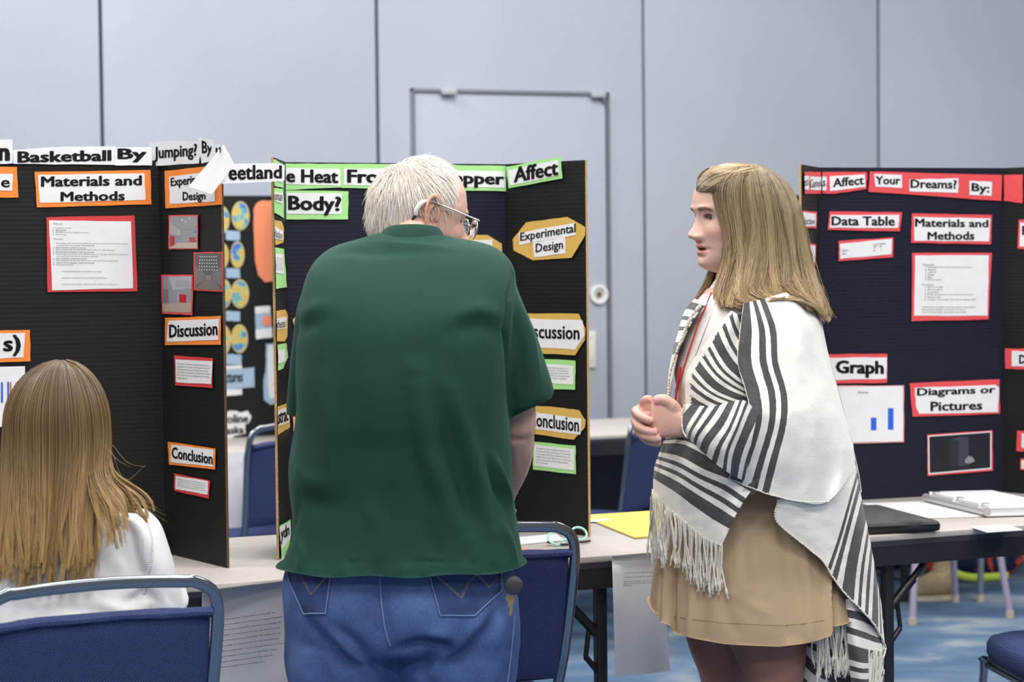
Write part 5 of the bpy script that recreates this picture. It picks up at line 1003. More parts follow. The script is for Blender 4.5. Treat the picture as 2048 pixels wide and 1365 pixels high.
for rows in ([(1250, 571, 800, 4.39, .125), (1320, 573, 803, 4.39, .120), (1370, 578, 794, 4.395, .110), (1480, 590, 765, 4.40, .100), (1620, 602, 760, 4.40, .090), (1800, 608, 762, 4.41, .085), (1930, 606, 768, 4.41, .088)],
             [(1250, 785, 1040, 4.39, .125), (1320, 785, 1038, 4.39, .120), (1370, 800, 1032, 4.395, .110), (1480, 838, 1020, 4.40, .100), (1620, 845, 1008, 4.40, .090), (1800, 845, 1002, 4.41, .085), (1930, 840, 1004, 4.41, .088)]):
    m_.loft(prings(densify(rows, 3), 32, 2.2))
A, N_, F_ = union(m_, 0.0075, 8); sj = Surf(A, F_)
for pts, w, h in (([(759, 1140), (762, 1200), (770, 1260), (786, 1300)], .014, -.010), ([(655, 1262), (690, 1290), (725, 1320), (745, 1362)], .012, .010), ([(668, 1255), (710, 1290), (745, 1325)], .016, -.012), ([(790, 1300), (843, 1288), (890, 1290), (905, 1305)], .012, -.016), ([(850, 1270), (890, 1272), (912, 1288)], .014, .008),
                  ([(1000, 1185), (950, 1250), (905, 1300), (860, 1350)], .012, .008), ([(1010, 1200), (965, 1270), (915, 1320)], .014, -.009), ([(590, 1200), (620, 1250), (660, 1290), (690, 1340)], .014, -.008), ([(1000, 1230), (990, 1300), (1000, 1360)], .014, .006), ([(620, 1290), (615, 1340), (620, 1400)], .02, .006), ([(950, 1320), (955, 1360), (960, 1420)], .02, .006), ([(860, 1310), (850, 1350), (870, 1400)], .014, -.008)):
    fold(A, N_, pth(sj, pts), w, h)
wobble(A, N_, 9, .005, 4); wobble(A, N_, 25, .0018, 2)
jeans = mesh('jeans', A, F_, DEN, man, label='faded blue denim jeans'); sj = Surf(A, F_)
STI = mat('tan_thread', (.30, .24, .20), .7); SEAM = mat('pale_denim_seam', (.16, .24, .42), .8); DEN2 = mat('denim_pocket', (.028, .055, .165), .8, noise_s=30, noise_a=.3, bump_s=500, bump=.2)
def decal(surf, left, right, off, th, m, parent, name, nu=14, nv=14):
    l = smooth_path([(x, y, 0) for x, y in left], 4) if len(left) > 2 else [np.array((*left[0], 0))*(1-t)+np.array((*left[1], 0))*t for t in np.linspace(0, 1, 9)]
    def at(pl_, t): 
        L = [0]; 
        for i in range(len(pl_)-1): L.append(L[-1]+np.linalg.norm(np.array(pl_[i+1])-np.array(pl_[i])))
        L = np.array(L)/L[-1]; return [np.interp(t, L, [p[k] for p in pl_]) for k in (0, 1)]
    G = [[surf.at(*lerp(at(left, i/nv), at(right, i/nv), j/nu), off) for j in range(nu+1)] for i in range(nv+1)]
    top = [p for r in G for p in r]; V_ = top+[p-CO for p in []]; n_ = len(top); inn = [Vector(p)+(Vector(p)-CO).normalized()*th for p in top]; V_ = top+inn; w_ = nu+1
    Ff = [(i*w_+j, i*w_+j+1, (i+1)*w_+j+1, (i+1)*w_+j) for i in range(nv) for j in range(nu)]; Ff += [tuple(reversed([k+n_ for k in q])) for q in Ff]
    bd = [j for j in range(w_)]+[i*w_+nu for i in range(1, nv+1)]+[nv*w_+j for j in range(nu-1, -1, -1)]+[i*w_ for i in range(nv-1, 0, -1)]
    Ff += [(bd[i], bd[(i+1) % len(bd)], bd[(i+1) % len(bd)]+n_, bd[i]+n_) for i in range(len(bd))]
    return mesh(name, V_, Ff, m, parent, smooth=60)
for lft, rgt, st in (([(856, 1140), (880, 1231)], [(1000, 1143), (1000, 1184), (949, 1232)], [(866, 1148), (921, 1197), (937, 1160), (952, 1150), (975, 1176), (990, 1158)]), ([(578, 1140), (581, 1162), (610, 1227)], [(664, 1140), (652, 1227)], [(600, 1146), (622, 1190), (655, 1152)])):
    pk = decal(sj, lft, rgt, .0022, .003, DEN2, jeans, 'back_pocket')
    out = lft[1:]+list(reversed(rgt)); fine = []
    for i in range(len(out)-1): fine += [lerp(out[i], out[i+1], t) for t in np.linspace(0, 1, 8)]
    full_ = []
    allp = [lft[0]]+out
    for i in range(len(allp)-1): full_ += [lerp(allp[i], allp[i+1], t) for t in np.linspace(0, 1, 8)]
    v, f = tube([sj.at(x, y, .004) for x, y in full_], .0013, 6); mesh('pocket_seam', v, f, SEAM, pk)
    fine = []
    for i in range(len(st)-1): fine += [lerp(st[i], st[i+1], t) for t in np.linspace(0, 1, 8)]
    for dx in (0, 3.0): v, f = tube([sj.at(x+dx, y, .0030) for x, y in fine], .0005, 5); mesh('stitching', v, f, STI, pk)
for pts in ([(759, 1142), (762, 1190), (765, 1225), (771, 1262), (780, 1292)], [(1028, 1232), (1022, 1300), (1014, 1364), (1008, 1400)]):
    v, f = tube([sj.at(x, y, .0012) for x, y in [tuple(q[:2]) for q in smooth_path([(x, y, 0) for x, y in pts], 5)]], .0016, 6); mesh('seam', v, f, SEAM, jeans)
m_ = MB(); fd = Vector((.15, 1, 0))
for x in (690, 922): p = P(x, 1940, 4.36); mm = MB(); shoe(mm, p, fd+Vector((.12*(1 if x > 800 else -1), 0, 0))); A, N_, F_ = union(mm, .007, 3); mesh('shoe', A, F_, mat('brown_leather', (.10, .055, .03), .45), man)
# key reel
kp_ = P(1027, 1172, 4.26); kt = thing('key_reel', 'round black key reel with two brass keys hanging at the man\'s right hip', 'keys', kp_)
fc = -ray(1027, 1172).normalized(); sx_ = Vector((1, 0, 0)); sz__ = fc.cross(sx_)*-1; sz__ = Vector((0, 0, 1))
BLP = mat('charcoal_plastic', (.035, .035, .042), .45)
v, f = loft([ring(kp_+Vector((0, y, 0)), Vector((r, 0, 0)), Vector((0, 0, r)), 36) for y, r in ((.012, .016), (.009, .0178), (-.004, .0178), (-.008, .0165), (-.010, .012))]); mesh('reel', v, f, BLP, kt)
BRASS = mat('worn_brass', (.50, .34, .16), .35, .8)
for kx, ky, L, a in ((1017, 1190, .026, .08), (1024, 1192, .040, -.10)):
    q = P(kx, ky, 4.265); dn = Vector((math.sin(a), 0, -math.cos(a))); sd = Vector((math.cos(a), 0, math.sin(a))); y_ = Vector((0, .001, 0))
    o2 = [(0, .000), (.005, .002), (.0062, .007), (.004, .012), (.0026, .014)]+[(.0026+.0010*((i % 2)), .014+(L-.016)*i/6) for i in range(7)]+[(0, L)]
    lf = [(-.0024 if (i > 4) else -a_, b_) for i, (a_, b_) in enumerate(o2)]; poly = o2+[(-abs(a_) if j > 4 else a_, b_) for j, (a_, b_) in reversed(list(enumerate(lf)))][1:-1]
    Vp = [q+sd*a_+dn*b_ for a_, b_ in poly]; n_ = len(Vp); mesh('key', [p-y_ for p in Vp]+[p+y_ for p in Vp], [tuple(range(n_)), tuple(range(2*n_-1, n_-1, -1))]+[(i, n_+i, n_+(i+1) % n_, (i+1) % n_) for i in range(n_)], BRASS, kt, smooth=0)
# ================================================================== the standing girl in the shawl
GD = 4.80
gl0 = P(1500, 1300, GD); girl = thing('person', 'blonde person in a cream and charcoal striped shawl and tan skirt, facing left', 'person', Vector((gl0.x, gl0.y, 0)))
GSK = (.66, .42, .34)
HR = np.array([(540, 1420, 1596, .10), (575, 1398, 1600, .15), (600, 1385, 1614, .175), (640, 1365, 1642, .197), (660, 1360, 1647, .203), (700, 1348, 1655, .215), (760, 1340, 1670, .225), (830, 1345, 1689, .235), (900, 1318, 1707, .235), (950, 1306, 1715, .23), (1000, 1300, 1724, .225), (1060, 1300, 1736, .215), (1120, 1300, 1746, .205), (1200, 1300, 1758, .20), (1300, 1302, 1772, .19), (1400, 1305, 1775, .18)], float)
def hull(px, py, dd=0.0, side=-1):
    L = np.interp(py, HR[:, 0], HR[:, 1]); R_ = np.interp(py, HR[:, 0], HR[:, 2]); T = np.interp(py, HR[:, 0], HR[:, 3])
    t = min(abs((px-(L+R_)/2)/((R_-L)/2)), 1.0); return P(px, py, GD+side*T*(1-t**2.4)**(1/2.4)+dd)
def cat2(net, nu, nv):
    """smooth surface through a net of control tuples (rows x cols)"""
    N = np.array(net, float); rows = [smooth_path(list(r), nu) for r in N]; M = np.array([[rows[i][j] for i in range(len(rows))] for j in range(len(rows[0]))])
    cols = [smooth_path(list(c), nv) for c in M]; return np.array(cols)            # (u, v, k)
def cloth_mat(name, iv, vmin=0.0, base=(.77, .745, .70), dark=(.030, .032, .036)):
    m = bpy.data.materials.new(name); m.use_nodes = True; nt = m.node_tree; b = nt.nodes['Principled BSDF']; b.inputs['Roughness'].default_value = .9; b.inputs['Sheen Weight'].default_value = .15
    uv = nn(nt, 'ShaderNodeUVMap'); sp = nn(nt, 'ShaderNodeSeparateXYZ'); nt.links.new(uv.outputs[0], sp.inputs[0]); tc = nn(nt, 'ShaderNodeTexCoord')
    n0 = nn(nt, 'ShaderNodeTexNoise'); n0.inputs['Scale'].default_value = 220; nt.links.new(tc.outputs['Object'], n0.inputs['Vector'])
    cr = nn(nt, 'ShaderNodeValToRGB'); cr.color_ramp.interpolation = 'CONSTANT'; e = cr.color_ramp.elements; e[0].position = 0; e[0].color = (0, 0, 0, 1); e[1].position = .9999; e[1].color = (0, 0, 0, 1)
    for a, b_ in iv:
        x = e.new(a); x.color = (1, 1, 1, 1); x = e.new(b_); x.color = (0, 0, 0, 1)
    nt.links.new(sp.outputs[0], cr.inputs[0])
    w = nn(nt, 'ShaderNodeTexWave', wave_type='BANDS', bands_direction='DIAGONAL'); w.inputs['Scale'].default_value = 260; w.inputs['Distortion'].default_value = .2; nt.links.new(tc.outputs['Object'], w.inputs['Vector'])
    md = nn(nt, 'ShaderNodeMix', data_type='RGBA'); md.inputs[6].default_value = (*dark, 1); md.inputs[7].default_value = (.16, .155, .15, 1)
    mm = nn(nt, 'ShaderNodeMath', operation='MULTIPLY'); nt.links.new(w.outputs['Fac'], mm.inputs[0]); nt.links.new(n0.outputs[0], mm.inputs[1]); nt.links.new(mm.outputs[0], md.inputs[0])
    mx = nn(nt, 'ShaderNodeMix', data_type='RGBA'); mx.inputs[6].default_value = (*base, 1); 
    if vmin:
        gt = nn(nt, 'ShaderNodeMath', operation='GREATER_THAN'); mq = nn(nt, 'ShaderNodeMath', operation='MULTIPLY_ADD'); n9 = nn(nt, 'ShaderNodeTexNoise'); n9.inputs['Scale'].default_value = 190; nt.links.new(tc.outputs['Object'], n9.inputs['Vector']); mq.inputs[1].default_value = .14; mq.inputs[2].default_value = vmin-.07; nt.links.new(n9.outputs[0], mq.inputs[0]); nt.links.new(sp.outputs[1], gt.inputs[0]); nt.links.new(mq.outputs[0], gt.inputs[1])
        mz = nn(nt, 'ShaderNodeMath', operation='MULTIPLY'); nt.links.new(cr.outputs[0], mz.inputs[0]); nt.links.new(gt.outputs[0], mz.inputs[1]); nt.links.new(mz.outputs[0], mx.inputs[0])
    else: nt.links.new(cr.outputs[0], mx.inputs[0])
    nt.links.new(md.outputs[2], mx.inputs[7]); nt.links.new(mx.outputs[2], b.inputs['Base Color'])
    bp = nn(nt, 'ShaderNodeBump'); bp.inputs['Strength'].default_value = .35; bp.inputs['Distance'].default_value = .0015; nt.links.new(n0.outputs[0], bp.inputs['Height']); nt.links.new(bp.outputs[0], b.inputs['Normal'])
    return m
def patch(net, iv, name, vmin=0.0, nu=10, nv=10, folds=(), th=.0025, parent=None, ufun=None, side=-1, base=None):
    """net rows: v direction (stripes constant along v), columns: u direction; entries (px, py, dd)"""
    g = cat2(net, nu, nv); nU, nV = g.shape[:2]; Vf = []; UVs = []
    for i in range(nU):
        for j in range(nV):
            px, py, dd = g[i, j]; u_, v_ = i/(nU-1), j/(nV-1); f_ = 0.0
            for (fu, fv, amp, ph) in folds: f_ += amp*math.sin(2*PI*(fu*u_+fv*v_)+ph)
            f_ += .004*noise.noise(Vector((px*.02, py*.02, 3.1)))+.002*noise.noise(Vector((px*.06, py*.06, 1.1)))
            tL, tR = np.interp(py, HR[:, 0], HR[:, 1]), np.interp(py, HR[:, 0], HR[:, 2]); f_ *= 1-min(abs((px-(tL+tR)/2)/((tR-tL)/2)), 1.0)**10 if name in ('shawl', 'far_side_panel') else 1
            Vf.append(hull(px, py, dd-f_ if side < 0 else dd+f_, side)); uu = ufun(u_, v_) if ufun else u_
            UVs.append((uu+.004*noise.noise(Vector((px*.25, py*.25, 9))), v_))
    n_ = len(Vf); A = np3(Vf); F_ = [(i*nV+j, i*nV+j+1, (i+1)*nV+j+1, (i+1)*nV+j) for i in range(nU-1) for j in range(nV-1)]
    N_ = recompute2(A, F_); sg = np.sign(np.sum(N_*(A-np.array(tuple(CO))), axis=1, keepdims=True)); B = A+N_*sg*th*(1 if side < 0 else -1); F2 = F_+[tuple(reversed([k+n_ for k in f])) for f in F_]
    bd = [j for j in range(nV)]+[i*nV+nV-1 for i in range(1, nU)]+[(nU-1)*nV+j for j in range(nV-2, -1, -1)]+[i*nV for i in range(nU-2, 0, -1)]
    F2 += [(bd[i], bd[(i+1) % len(bd)], bd[(i+1) % len(bd)]+n_, bd[i]+n_) for i in range(len(bd))]
    return mesh(name, np.vstack([A, B]), F2, cloth_mat(name+'_weave', iv, vmin), parent, uv=np.array(UVs+UVs), smooth=70)
def recompute2(A, F_):
    me = bpy.data.meshes.new('t'); me.from_pydata(A.tolist(), [], F_); me.update(); N_ = np.empty(len(A)*3); me.vertices.foreach_get('normal', N_); bpy.data.meshes.remove(me); return N_.reshape(-1, 3)
# body: torso, neck, legs, arms as one surface
m_ = MB()
m_.loft(prings(densify([(575, 1415, 1520, GD, .06), (600, 1400, 1590, GD, .13), (650, 1385, 1615, GD, .16), (720, 1372, 1625, GD, .165), (800, 1375, 1625, GD, .155), (880, 1378, 1630, GD, .15), (960, 1350, 1645, GD, .165), (1060, 1335, 1655, GD, .17), (1160, 1340, 1650, GD, .16), (1260, 1370, 1625, GD, .15)], 3), 40, 2.3))
m_.tube(smooth_path([P(1480, 600, GD), P(1478, 555, GD), P(1478, 500, GD)], 4), [.058]*3+[.050]*6, 24)
for rows in ([(1200, 1395, 1630, GD-.075, .085), (1275, 1450, 1614, GD-.08, .082), (1320, 1472, 1612, GD-.085, .078), (1365, 1492, 1606, GD-.09, .070), (1480, 1500, 1590, GD-.09, .058), (1600, 1505, 1600, GD-.09, .055), (1750, 1520, 1575, GD-.09, .036), (1850, 1522, 1570, GD-.09, .034)],
             [(1200, 1360, 1560, GD+.075, .085), (1275, 1371, 1515, GD+.08, .082), (1320, 1386, 1508, GD+.085, .075), (1365, 1402, 1500, GD+.09, .068), (1480, 1410, 1495, GD+.09, .056), (1600, 1415, 1500, GD+.09, .052), (1750, 1430, 1485, GD+.09, .036), (1830, 1432, 1482, GD+.09, .034)]):
    m_.loft(prings(densify(rows, 2), 28, 2.1))
ax = [(P(1545, 650, GD-.09), P(1530, 760, GD-.14), P(1500, 870, GD-.19), P(1440, 862, GD-.19), P(1368, 846, GD-.17)), (P(1500, 640, GD+.15), P(1470, 760, GD+.18), P(1440, 870, GD+.18), P(1380, 860, GD+.06), P(1318, 846, GD-.06))]
for a in ax: m_.tube(smooth_path(list(a), 4), [.052]*4+[.048]*4+[.042]*4+[.034]*3+[.031, .030], 20)
A, N_, F_ = union(m_, .0075, 5)
C = np.ones((len(A), 3))*GSK; lg = A[:, 2] < .80; C[lg] = (.33, .155, .115)  # bare legs coloured darker: shade below the skirt put into the skin colour
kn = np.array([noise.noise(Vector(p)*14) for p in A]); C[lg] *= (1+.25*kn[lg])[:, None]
# clasped hands
m_ = MB(); K = P(1366, 846, GD-.17); hd = lambda x, y, d: P(x, y, GD-.17+d)
def hring(x, y, d, hy, hx, ax_=Vector((0, 0, 1)), tilt=0): a_ = Vector((math.sin(tilt), 0, math.cos(tilt))); return ring(hd(x, y, d), a_*hy, Vector((0.25, 1, 0)).normalized()*hx, 24, 2.5)
m_.loft([hring(1376, 848, 0, .030, .024), hring(1362, 846, 0, .031, .023), hring(1346, 842, .0, .036, .021, tilt=-.05), hring(1330, 839, .0, .039, .019, tilt=-.1), hring(1316, 838, .0, .040, .017, tilt=-.12), hring(1307, 839, .0, .036, .014, tilt=-.12), hring(1302, 840, 0, .026, .009)])
for i, (y, L) in enumerate(((812, 0), (828, 4), (846, 3), (862, 0))):                     # near hand's fingers curl round below
    m_.tube(smooth_path([hd(1316, y+2, 0), hd(1299-L, y+2, .004), hd(1290-L, y+12, .020), hd(1296-L, y+20, .038)], 3), [.0098]*6+[.0088]*3+[.0068], 12)
m_.tube(smooth_path([hd(1352, 822, -.004), hd(1338, 806, -.010), hd(1322, 799, -.012), hd(1309, 803, -.010)], 3), [.0145]*3+[.0125]*3+[.0108]*3+[.0080], 12)
# far hand: palm behind, fingers laid over the front
m_.loft([ring(hd(x, y, d), Vector((0, 0, 1))*hy, Vector((.5, .85, 0)).normalized()*hx, 24, 2.5) for x, y, d, hy, hx in ((1330, 850, .075, .028, .022), (1312, 846, .070, .032, .020), (1294, 842, .058, .038, .018), (1280, 840, .046, .038, .015), (1274, 840, .040, .030, .010))])
ff = [[(1279, 821, .040), (1271, 823, .016), (1280, 833, -.010), (1293, 839, -.021), (1304, 843, -.022)], [(1279, 836, .044), (1270, 842, .016), (1278, 855, -.010), (1294, 862, -.021), (1312, 866, -.021)], [(1281, 850, .046), (1275, 858, .018), (1284, 870, -.008), (1301, 876, -.018), (1320, 879, -.017)], [(1286, 862, .046), (1284, 872, .022), (1296, 882, .000), (1310, 886, -.006), (1322, 887, -.004)]]
for i, f_ in enumerate(ff): m_.tube(smooth_path([hd(*q) for q in f_], 3), [v_*(.92 if i == 3 else 1) for v_ in [.0100]*4+[.0096]*4+[.0090]*3+[.0086, .0066]], 12)
m_.tube(smooth_path([hd(1292, 826, .050), hd(1288, 812, .030), hd(1292, 802, .008), hd(1302, 798, -.006)], 3), [.013]*4+[.011]*4+[.009, .007], 12)
hA_, hN, hF_ = union(m_, .0024, 4); hCc = np.ones((len(hA_), 3))*np.array((.68, .40, .32)); 
for q, col, s_ in [((*f_[-1][:2], f_[-1][2]-.004), (.78, .33, .27), .010) for f_ in ff]+[((1309, 803, -.012), (.78, .33, .27), .010), ((1302, 798, -.01), (.78, .33, .27), .008), ((1300, 838, -.005), (.72, .38, .30), .015)]:
    d_ = np.linalg.norm(hA_-np.array(tuple(hd(*q))), axis=1); k = (.7*np.exp(-(d_/s_)**2))[:, None]; hCc = hCc*(1-k)+np.array(col)*k
# head
hcg = P(1470, 437, GD); gy = math.radians(21); MHg = frame_matrix(hcg, (-math.cos(gy), -math.sin(gy)), math.radians(1))
def ghl(X, Y, Z): return np.clip(sst(.0, .02, Z-.072-.35*np.clip(-X+.07, 0, .1)*0+.9*np.clip(.070-X, -1, .2)*-1*-1-.0) , 0, 1)*np.where(Z > .0, 1, 0)
gA, gF, gC = make_head(GSK, (.62, .20, .17), (.16, .095, .055), (.17, .12, .065), lambda X, Y, Z: np.clip(sst(-.004, .006, Z-.073+.0), 0, 1)*0+np.clip(sst(-.003, .004, (Z-.070)+1.6*np.clip(.066-X, -.003, .2)), 0, 1)*(Z > -.02), blush=(.76, .33, .27), mouth_open=.0028, eye_open=1.15, gaze=.30, fleshy=.004)  # scalp colour darkened to read as shaded depth under the hair
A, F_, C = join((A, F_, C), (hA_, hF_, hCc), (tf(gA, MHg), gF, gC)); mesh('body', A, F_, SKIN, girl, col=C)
NAIL = mat('pink_nail', (.80, .45, .40), .25)
for f_ in ff[:3]+[[(1322, 799, -.014), (1309, 803, -.012)]]:
    a_, b_ = hd(*f_[-2]), hd(*f_[-1]); d_ = (b_-a_).normalized(); c_ = b_-d_*.003+Vector((0, -.0078, .002)); u_ = d_.cross(Vector((0, -1, 0))).normalized()
    v, f = loft([ring(c_+Vector((0, -dy, 0)), d_*.0056*s_, u_*.0045*s_, 16, 2.6) for dy, s_ in ((-.0012, 1), (.0, .95), (.0006, .6))]); mesh('fingernail', v, f, NAIL, girl)
# blouse
CRM = mat('cream_blouse', (.74, .69, .65), .75, bump_s=60, bump=.15)
m_ = MB(); m_.loft(prings(densify([(556, 1432, 1524, GD, .056), (578, 1418, 1530, GD, .065), (600, 1396, 1590, GD, .135), (650, 1372, 1615, GD, .168), (720, 1352, 1625, GD, .172), (760, 1350, 1625, GD, .172), (800, 1362, 1625, GD, .160), (880, 1372, 1630, GD, .155), (960, 1350, 1640, GD, .165)], 3), 44, 2.3))
A, N_, F_ = union(m_, .007, 5); sb = Surf(A, F_)
for pts, w, h in (([(1420, 610), (1395, 680), (1370, 760)], .006, .003), ([(1408, 640), (1385, 700), (1362, 765)], .008, -.004), ([(1370, 770), (1385, 800), (1400, 830)], .01, .006)): fold(A, N_, pth(sb, pts, d=GD), w, h)
bl = mesh('blouse', A, F_, CRM, girl, label='cream blouse'); sb = Surf(A, F_)
v, f = tube(smooth_path([sb.at(x, y, .001, GD) for x, y in ((1432, 606), (1415, 650), (1396, 700), (1376, 760))], 4), .0008, 5); mesh('placket_seam', v, f, mat('grey_seam', (.35, .34, .34), .8), bl)
# lanyard
REDL = mat('red_lanyard', (.70, .02, .03), .5)
lp = [sb.at(x, y, .003, GD) for x, y in ((1424, 588), (1412, 618), (1398, 650), (1386, 685), (1374, 722), (1366, 752))]+[sb.at(1361, 775, .006, GD), sb.at(1358, 800, .010, GD)]
m_ = MB(); m_.tube(smooth_path(lp, 4), .0019, 8, ry=.0012); m_.tube(smooth_path([sb.at(1366, 735, .006, GD), sb.at(1362, 768, .008, GD), sb.at(1357, 798, .012, GD)], 4), .0026, 8)
lan = m_.make('lanyard', REDL, girl); v, f = tube([lp[-1]+Vector((0, 0, .026)), lp[-1]+Vector((0, 0, .016))], .0035, 10); mesh('clasp', v, f, CHRB, lan)
v, f = tube(smooth_path([lp[-1], lp[-1]+Vector((-.003, 0, -.008)), lp[-1]+Vector((.003, 0, -.014)), lp[-1]+Vector((0, 0, -.018))], 3), .0042, 8); mesh('knot', v, f, REDL, lan)
# skirt
KHA = mat('khaki_twill', (.40, .285, .175), .8, noise_s=5, noise_a=.06, bump_s=400, bump=.1)
m_ = MB(); m_.loft(prings(densify([(930, 1372, 1620, GD, .155), (990, 1345, 1640, GD, .175), (1060, 1324, 1655, GD, .195), (1140, 1310, 1680, GD, .215), (1210, 1300, 1698, GD, .235), (1250, 1297, 1704, GD, .24), (1300, 1296, 1706, GD, .245)], 4), 96, 2.5))
A, N_, F_ = union(m_, .0065, 6); ss_ = Surf(A, F_)
for pts, w, h in (([(1342, 1050), (1345, 1150), (1344, 1280)], .009, -.034), ([(1336, 1080), (1334, 1160), (1330, 1290)], .010, .010), ([(1322, 1120), (1320, 1200), (1319, 1290)], .007, -.018), ([(1478, 1000), (1480, 1100), (1484, 1180)], .018, .007), ([(1500, 990), (1505, 1080), (1520, 1160)], .016, -.005),
                  ([(1460, 1190), (1500, 1208), (1530, 1225)], .012, .003), ([(1400, 1180), (1405, 1230), (1400, 1280)], .018, -.006), ([(1440, 1160), (1450, 1220), (1470, 1260)], .014, -.005), ([(1560, 1020), (1575, 1140), (1585, 1270)], .012, -.004),
                  ([(1605, 1060), (1615, 1160), (1620, 1280)], .012, .005), ([(1380, 1150), (1384, 1210), (1378, 1280)], .010, .006), ([(1668, 1140), (1668, 1200), (1668, 1290)], .007, -.024), ([(1655, 1130), (1656, 1200), (1658, 1290)], .008, .010), ([(1570, 1130), (1572, 1200), (1575, 1280)], .004, -.003), ([(1600, 1130), (1603, 1200), (1606, 1280)], .004, -.003)):
    fold(A, N_, pth(ss_, pts, d=GD), w, h, False)
pr = proj(A); hemy = np.interp(pr[:, 0], [1296, 1316, 1320, 1341, 1345, 1380, 1450, 1560, 1620, 1664, 1668, 1710], [1226, 1236, 1244, 1250, 1260, 1266, 1274, 1279, 1274, 1264, 1248, 1248])
hz = np.array([P(1500, y, GD-.15).z for y in (1200, 1300)]); zz = hz[0]+(hemy-1200)/100*(hz[1]-hz[0]); lm = A[:, 2] < zz; A[lm, 2] = zz[lm]+.0005*(A[lm, 2]-zz[lm])
wobble(A, N_, 14, .002, 5); sk = mesh('skirt', A, F_, KHA, girl, label='tan cotton skirt'); ss_ = Surf(A, F_)
SK2 = mat('tan_stitch', (.31, .22, .13), .8)
v, f = tube([ss_.at(x, y-27, .0002, GD) for x, y in [(xx, float(np.interp(xx, [1346, 1380, 1450, 1560, 1620, 1660], [1260, 1266, 1274, 1279, 1274, 1265]))) for xx in range(1348, 1660, 12)]], .0007, 5); mesh('hem_stitch', v, f, SK2, sk)
for x, y, dd_ in ((1548, 1850, -.09), (1458, 1830, .09)):
    p = P(x, y, GD+dd_); mm = MB(); shoe(mm, p+Vector((.05, 0, 0)), Vector((-1, -.2, 0)), .25, .045); A, N_, F_ = union(mm, .007, 3); mesh('shoe', A, F_, mat('black_leather', (.02, .02, .02), .4), girl)
# ---- shawl panels
shawl = None
# side and back drape: long stripes near its front edge
c1 = [(1487, 606, -.004), (1520, 600, -.004), (1580, 585, 0), (1615, 600, 0), (1643, 640, 0)]
c2 = [(1480, 660, -.006), (1540, 660, -.010), (1600, 650, -.006), (1636, 665, 0), (1655, 700, 0)]
c3 = [(1475, 725, -.010), (1545, 725, -.018), (1600, 720, -.012), (1645, 730, 0), (1670, 760, 0)]
c4 = [(1492, 785, -.020), (1562, 790, -.030), (1620, 790, -.015), (1660, 800, 0), (1689, 830, 0)]
c5 = [(1500, 840, -.035), (1560, 850, -.040), (1625, 850, -.018), (1672, 860, 0), (1704, 880, 0)]
c6 = [(1478, 915, -.035), (1540, 925, -.040), (1612, 930, -.018), (1675, 918, 0), (1708, 902, 0)]
c7 = [(1458, 957, -.030), (1525, 985, -.036), (1590, 1002, -.018), (1655, 1004, -.014), (1711, 938, -.004)]
shawl = patch([c1, c2, c3, c4, c5, c6, c7], [(.0, .095), (.155, .205), (.245, .295)], 'shawl', nu=14, nv=8, folds=((2.2, .15, .006, 1), (3.7, -.2, .004, 2), (1.2, .5, .005, 0)), parent=girl)
shawl['label'] = 'cream woven shawl with charcoal stripes'
# front panel from shoulder to waist
A_L = [(1462, 622), (1442, 644), (1424, 668), (1410, 688), (1395, 708), (1382, 727), (1372, 750), (1370, 782), (1372, 818)]
A_R = [(1500, 604), (1494, 655), (1487, 700), (1486, 735), (1492, 765), (1500, 785), (1508, 800), (1514, 815), (1518, 830)]
A_M = [(1482, 628), (1470, 662), (1457, 692), (1448, 720), (1440, 743), (1434, 762), (1430, 782), (1430, 800), (1432, 822)]
# stripes run left-edge -> right, so u runs down the edge: shift right ends down for the slant
net = []
sl_off = [0, 14, 26]
cols = [A_L, A_M, A_R]
for k, cc_ in enumerate(cols):
    net.append([(x, y, [-.002, -.010, -.006][k]) for x, y in cc_])
per = lambda k, n_: [((i+a)/n_, (i+b_)/n_) for i in range(k) for a, b_ in ((0.0, .30), (.44, .56), (.72, .84))]
patch(net, [q for q in per(4, 3.35) if q[1] < .999], 'front_panel', .10, 5, 12, folds=((.0, .9, .006, 0.5), (.8, .8, .003, 1)), parent=shawl, ufun=lambda u_, v_: min(.999, max(.001, u_*.86-.19*v_**1.1+.14)))
# sleeve over the forearm
net = [[(1373, 808, -.075), (1400, 812, -.085), (1430, 812, -.085), (1462, 804, -.080), (1490, 802, -.072), (1516, 826, -.055)],
       [(1366, 830, -.088), (1395, 842, -.098), (1425, 848, -.10), (1455, 850, -.10), (1482, 852, -.088), (1508, 862, -.070)],
       [(1366, 856, -.088), (1392, 872, -.098), (1418, 885, -.10), (1446, 896, -.10), (1472, 905, -.088), (1498, 912, -.070)],
       [(1373, 874, -.060), (1398, 898, -.075), (1425, 923, -.082), (1452, 943, -.078), (1472, 955, -.065), (1494, 964, -.050)]]
patch(net, [(.05, .17), (.22, .26), (.31, .35), (.40, .47), (.52, .56), (.61, .65), (.71, .84), (.92, .97)], 'sleeve_panel', 0, 9, 8, folds=((1.6, .3, .004, 0), (4, .6, .0022, 1)), parent=shawl, ufun=lambda u_, v_: min(.999, max(.001, u_*.80+.22*v_-.02+.035*math.sin(7*u_))))
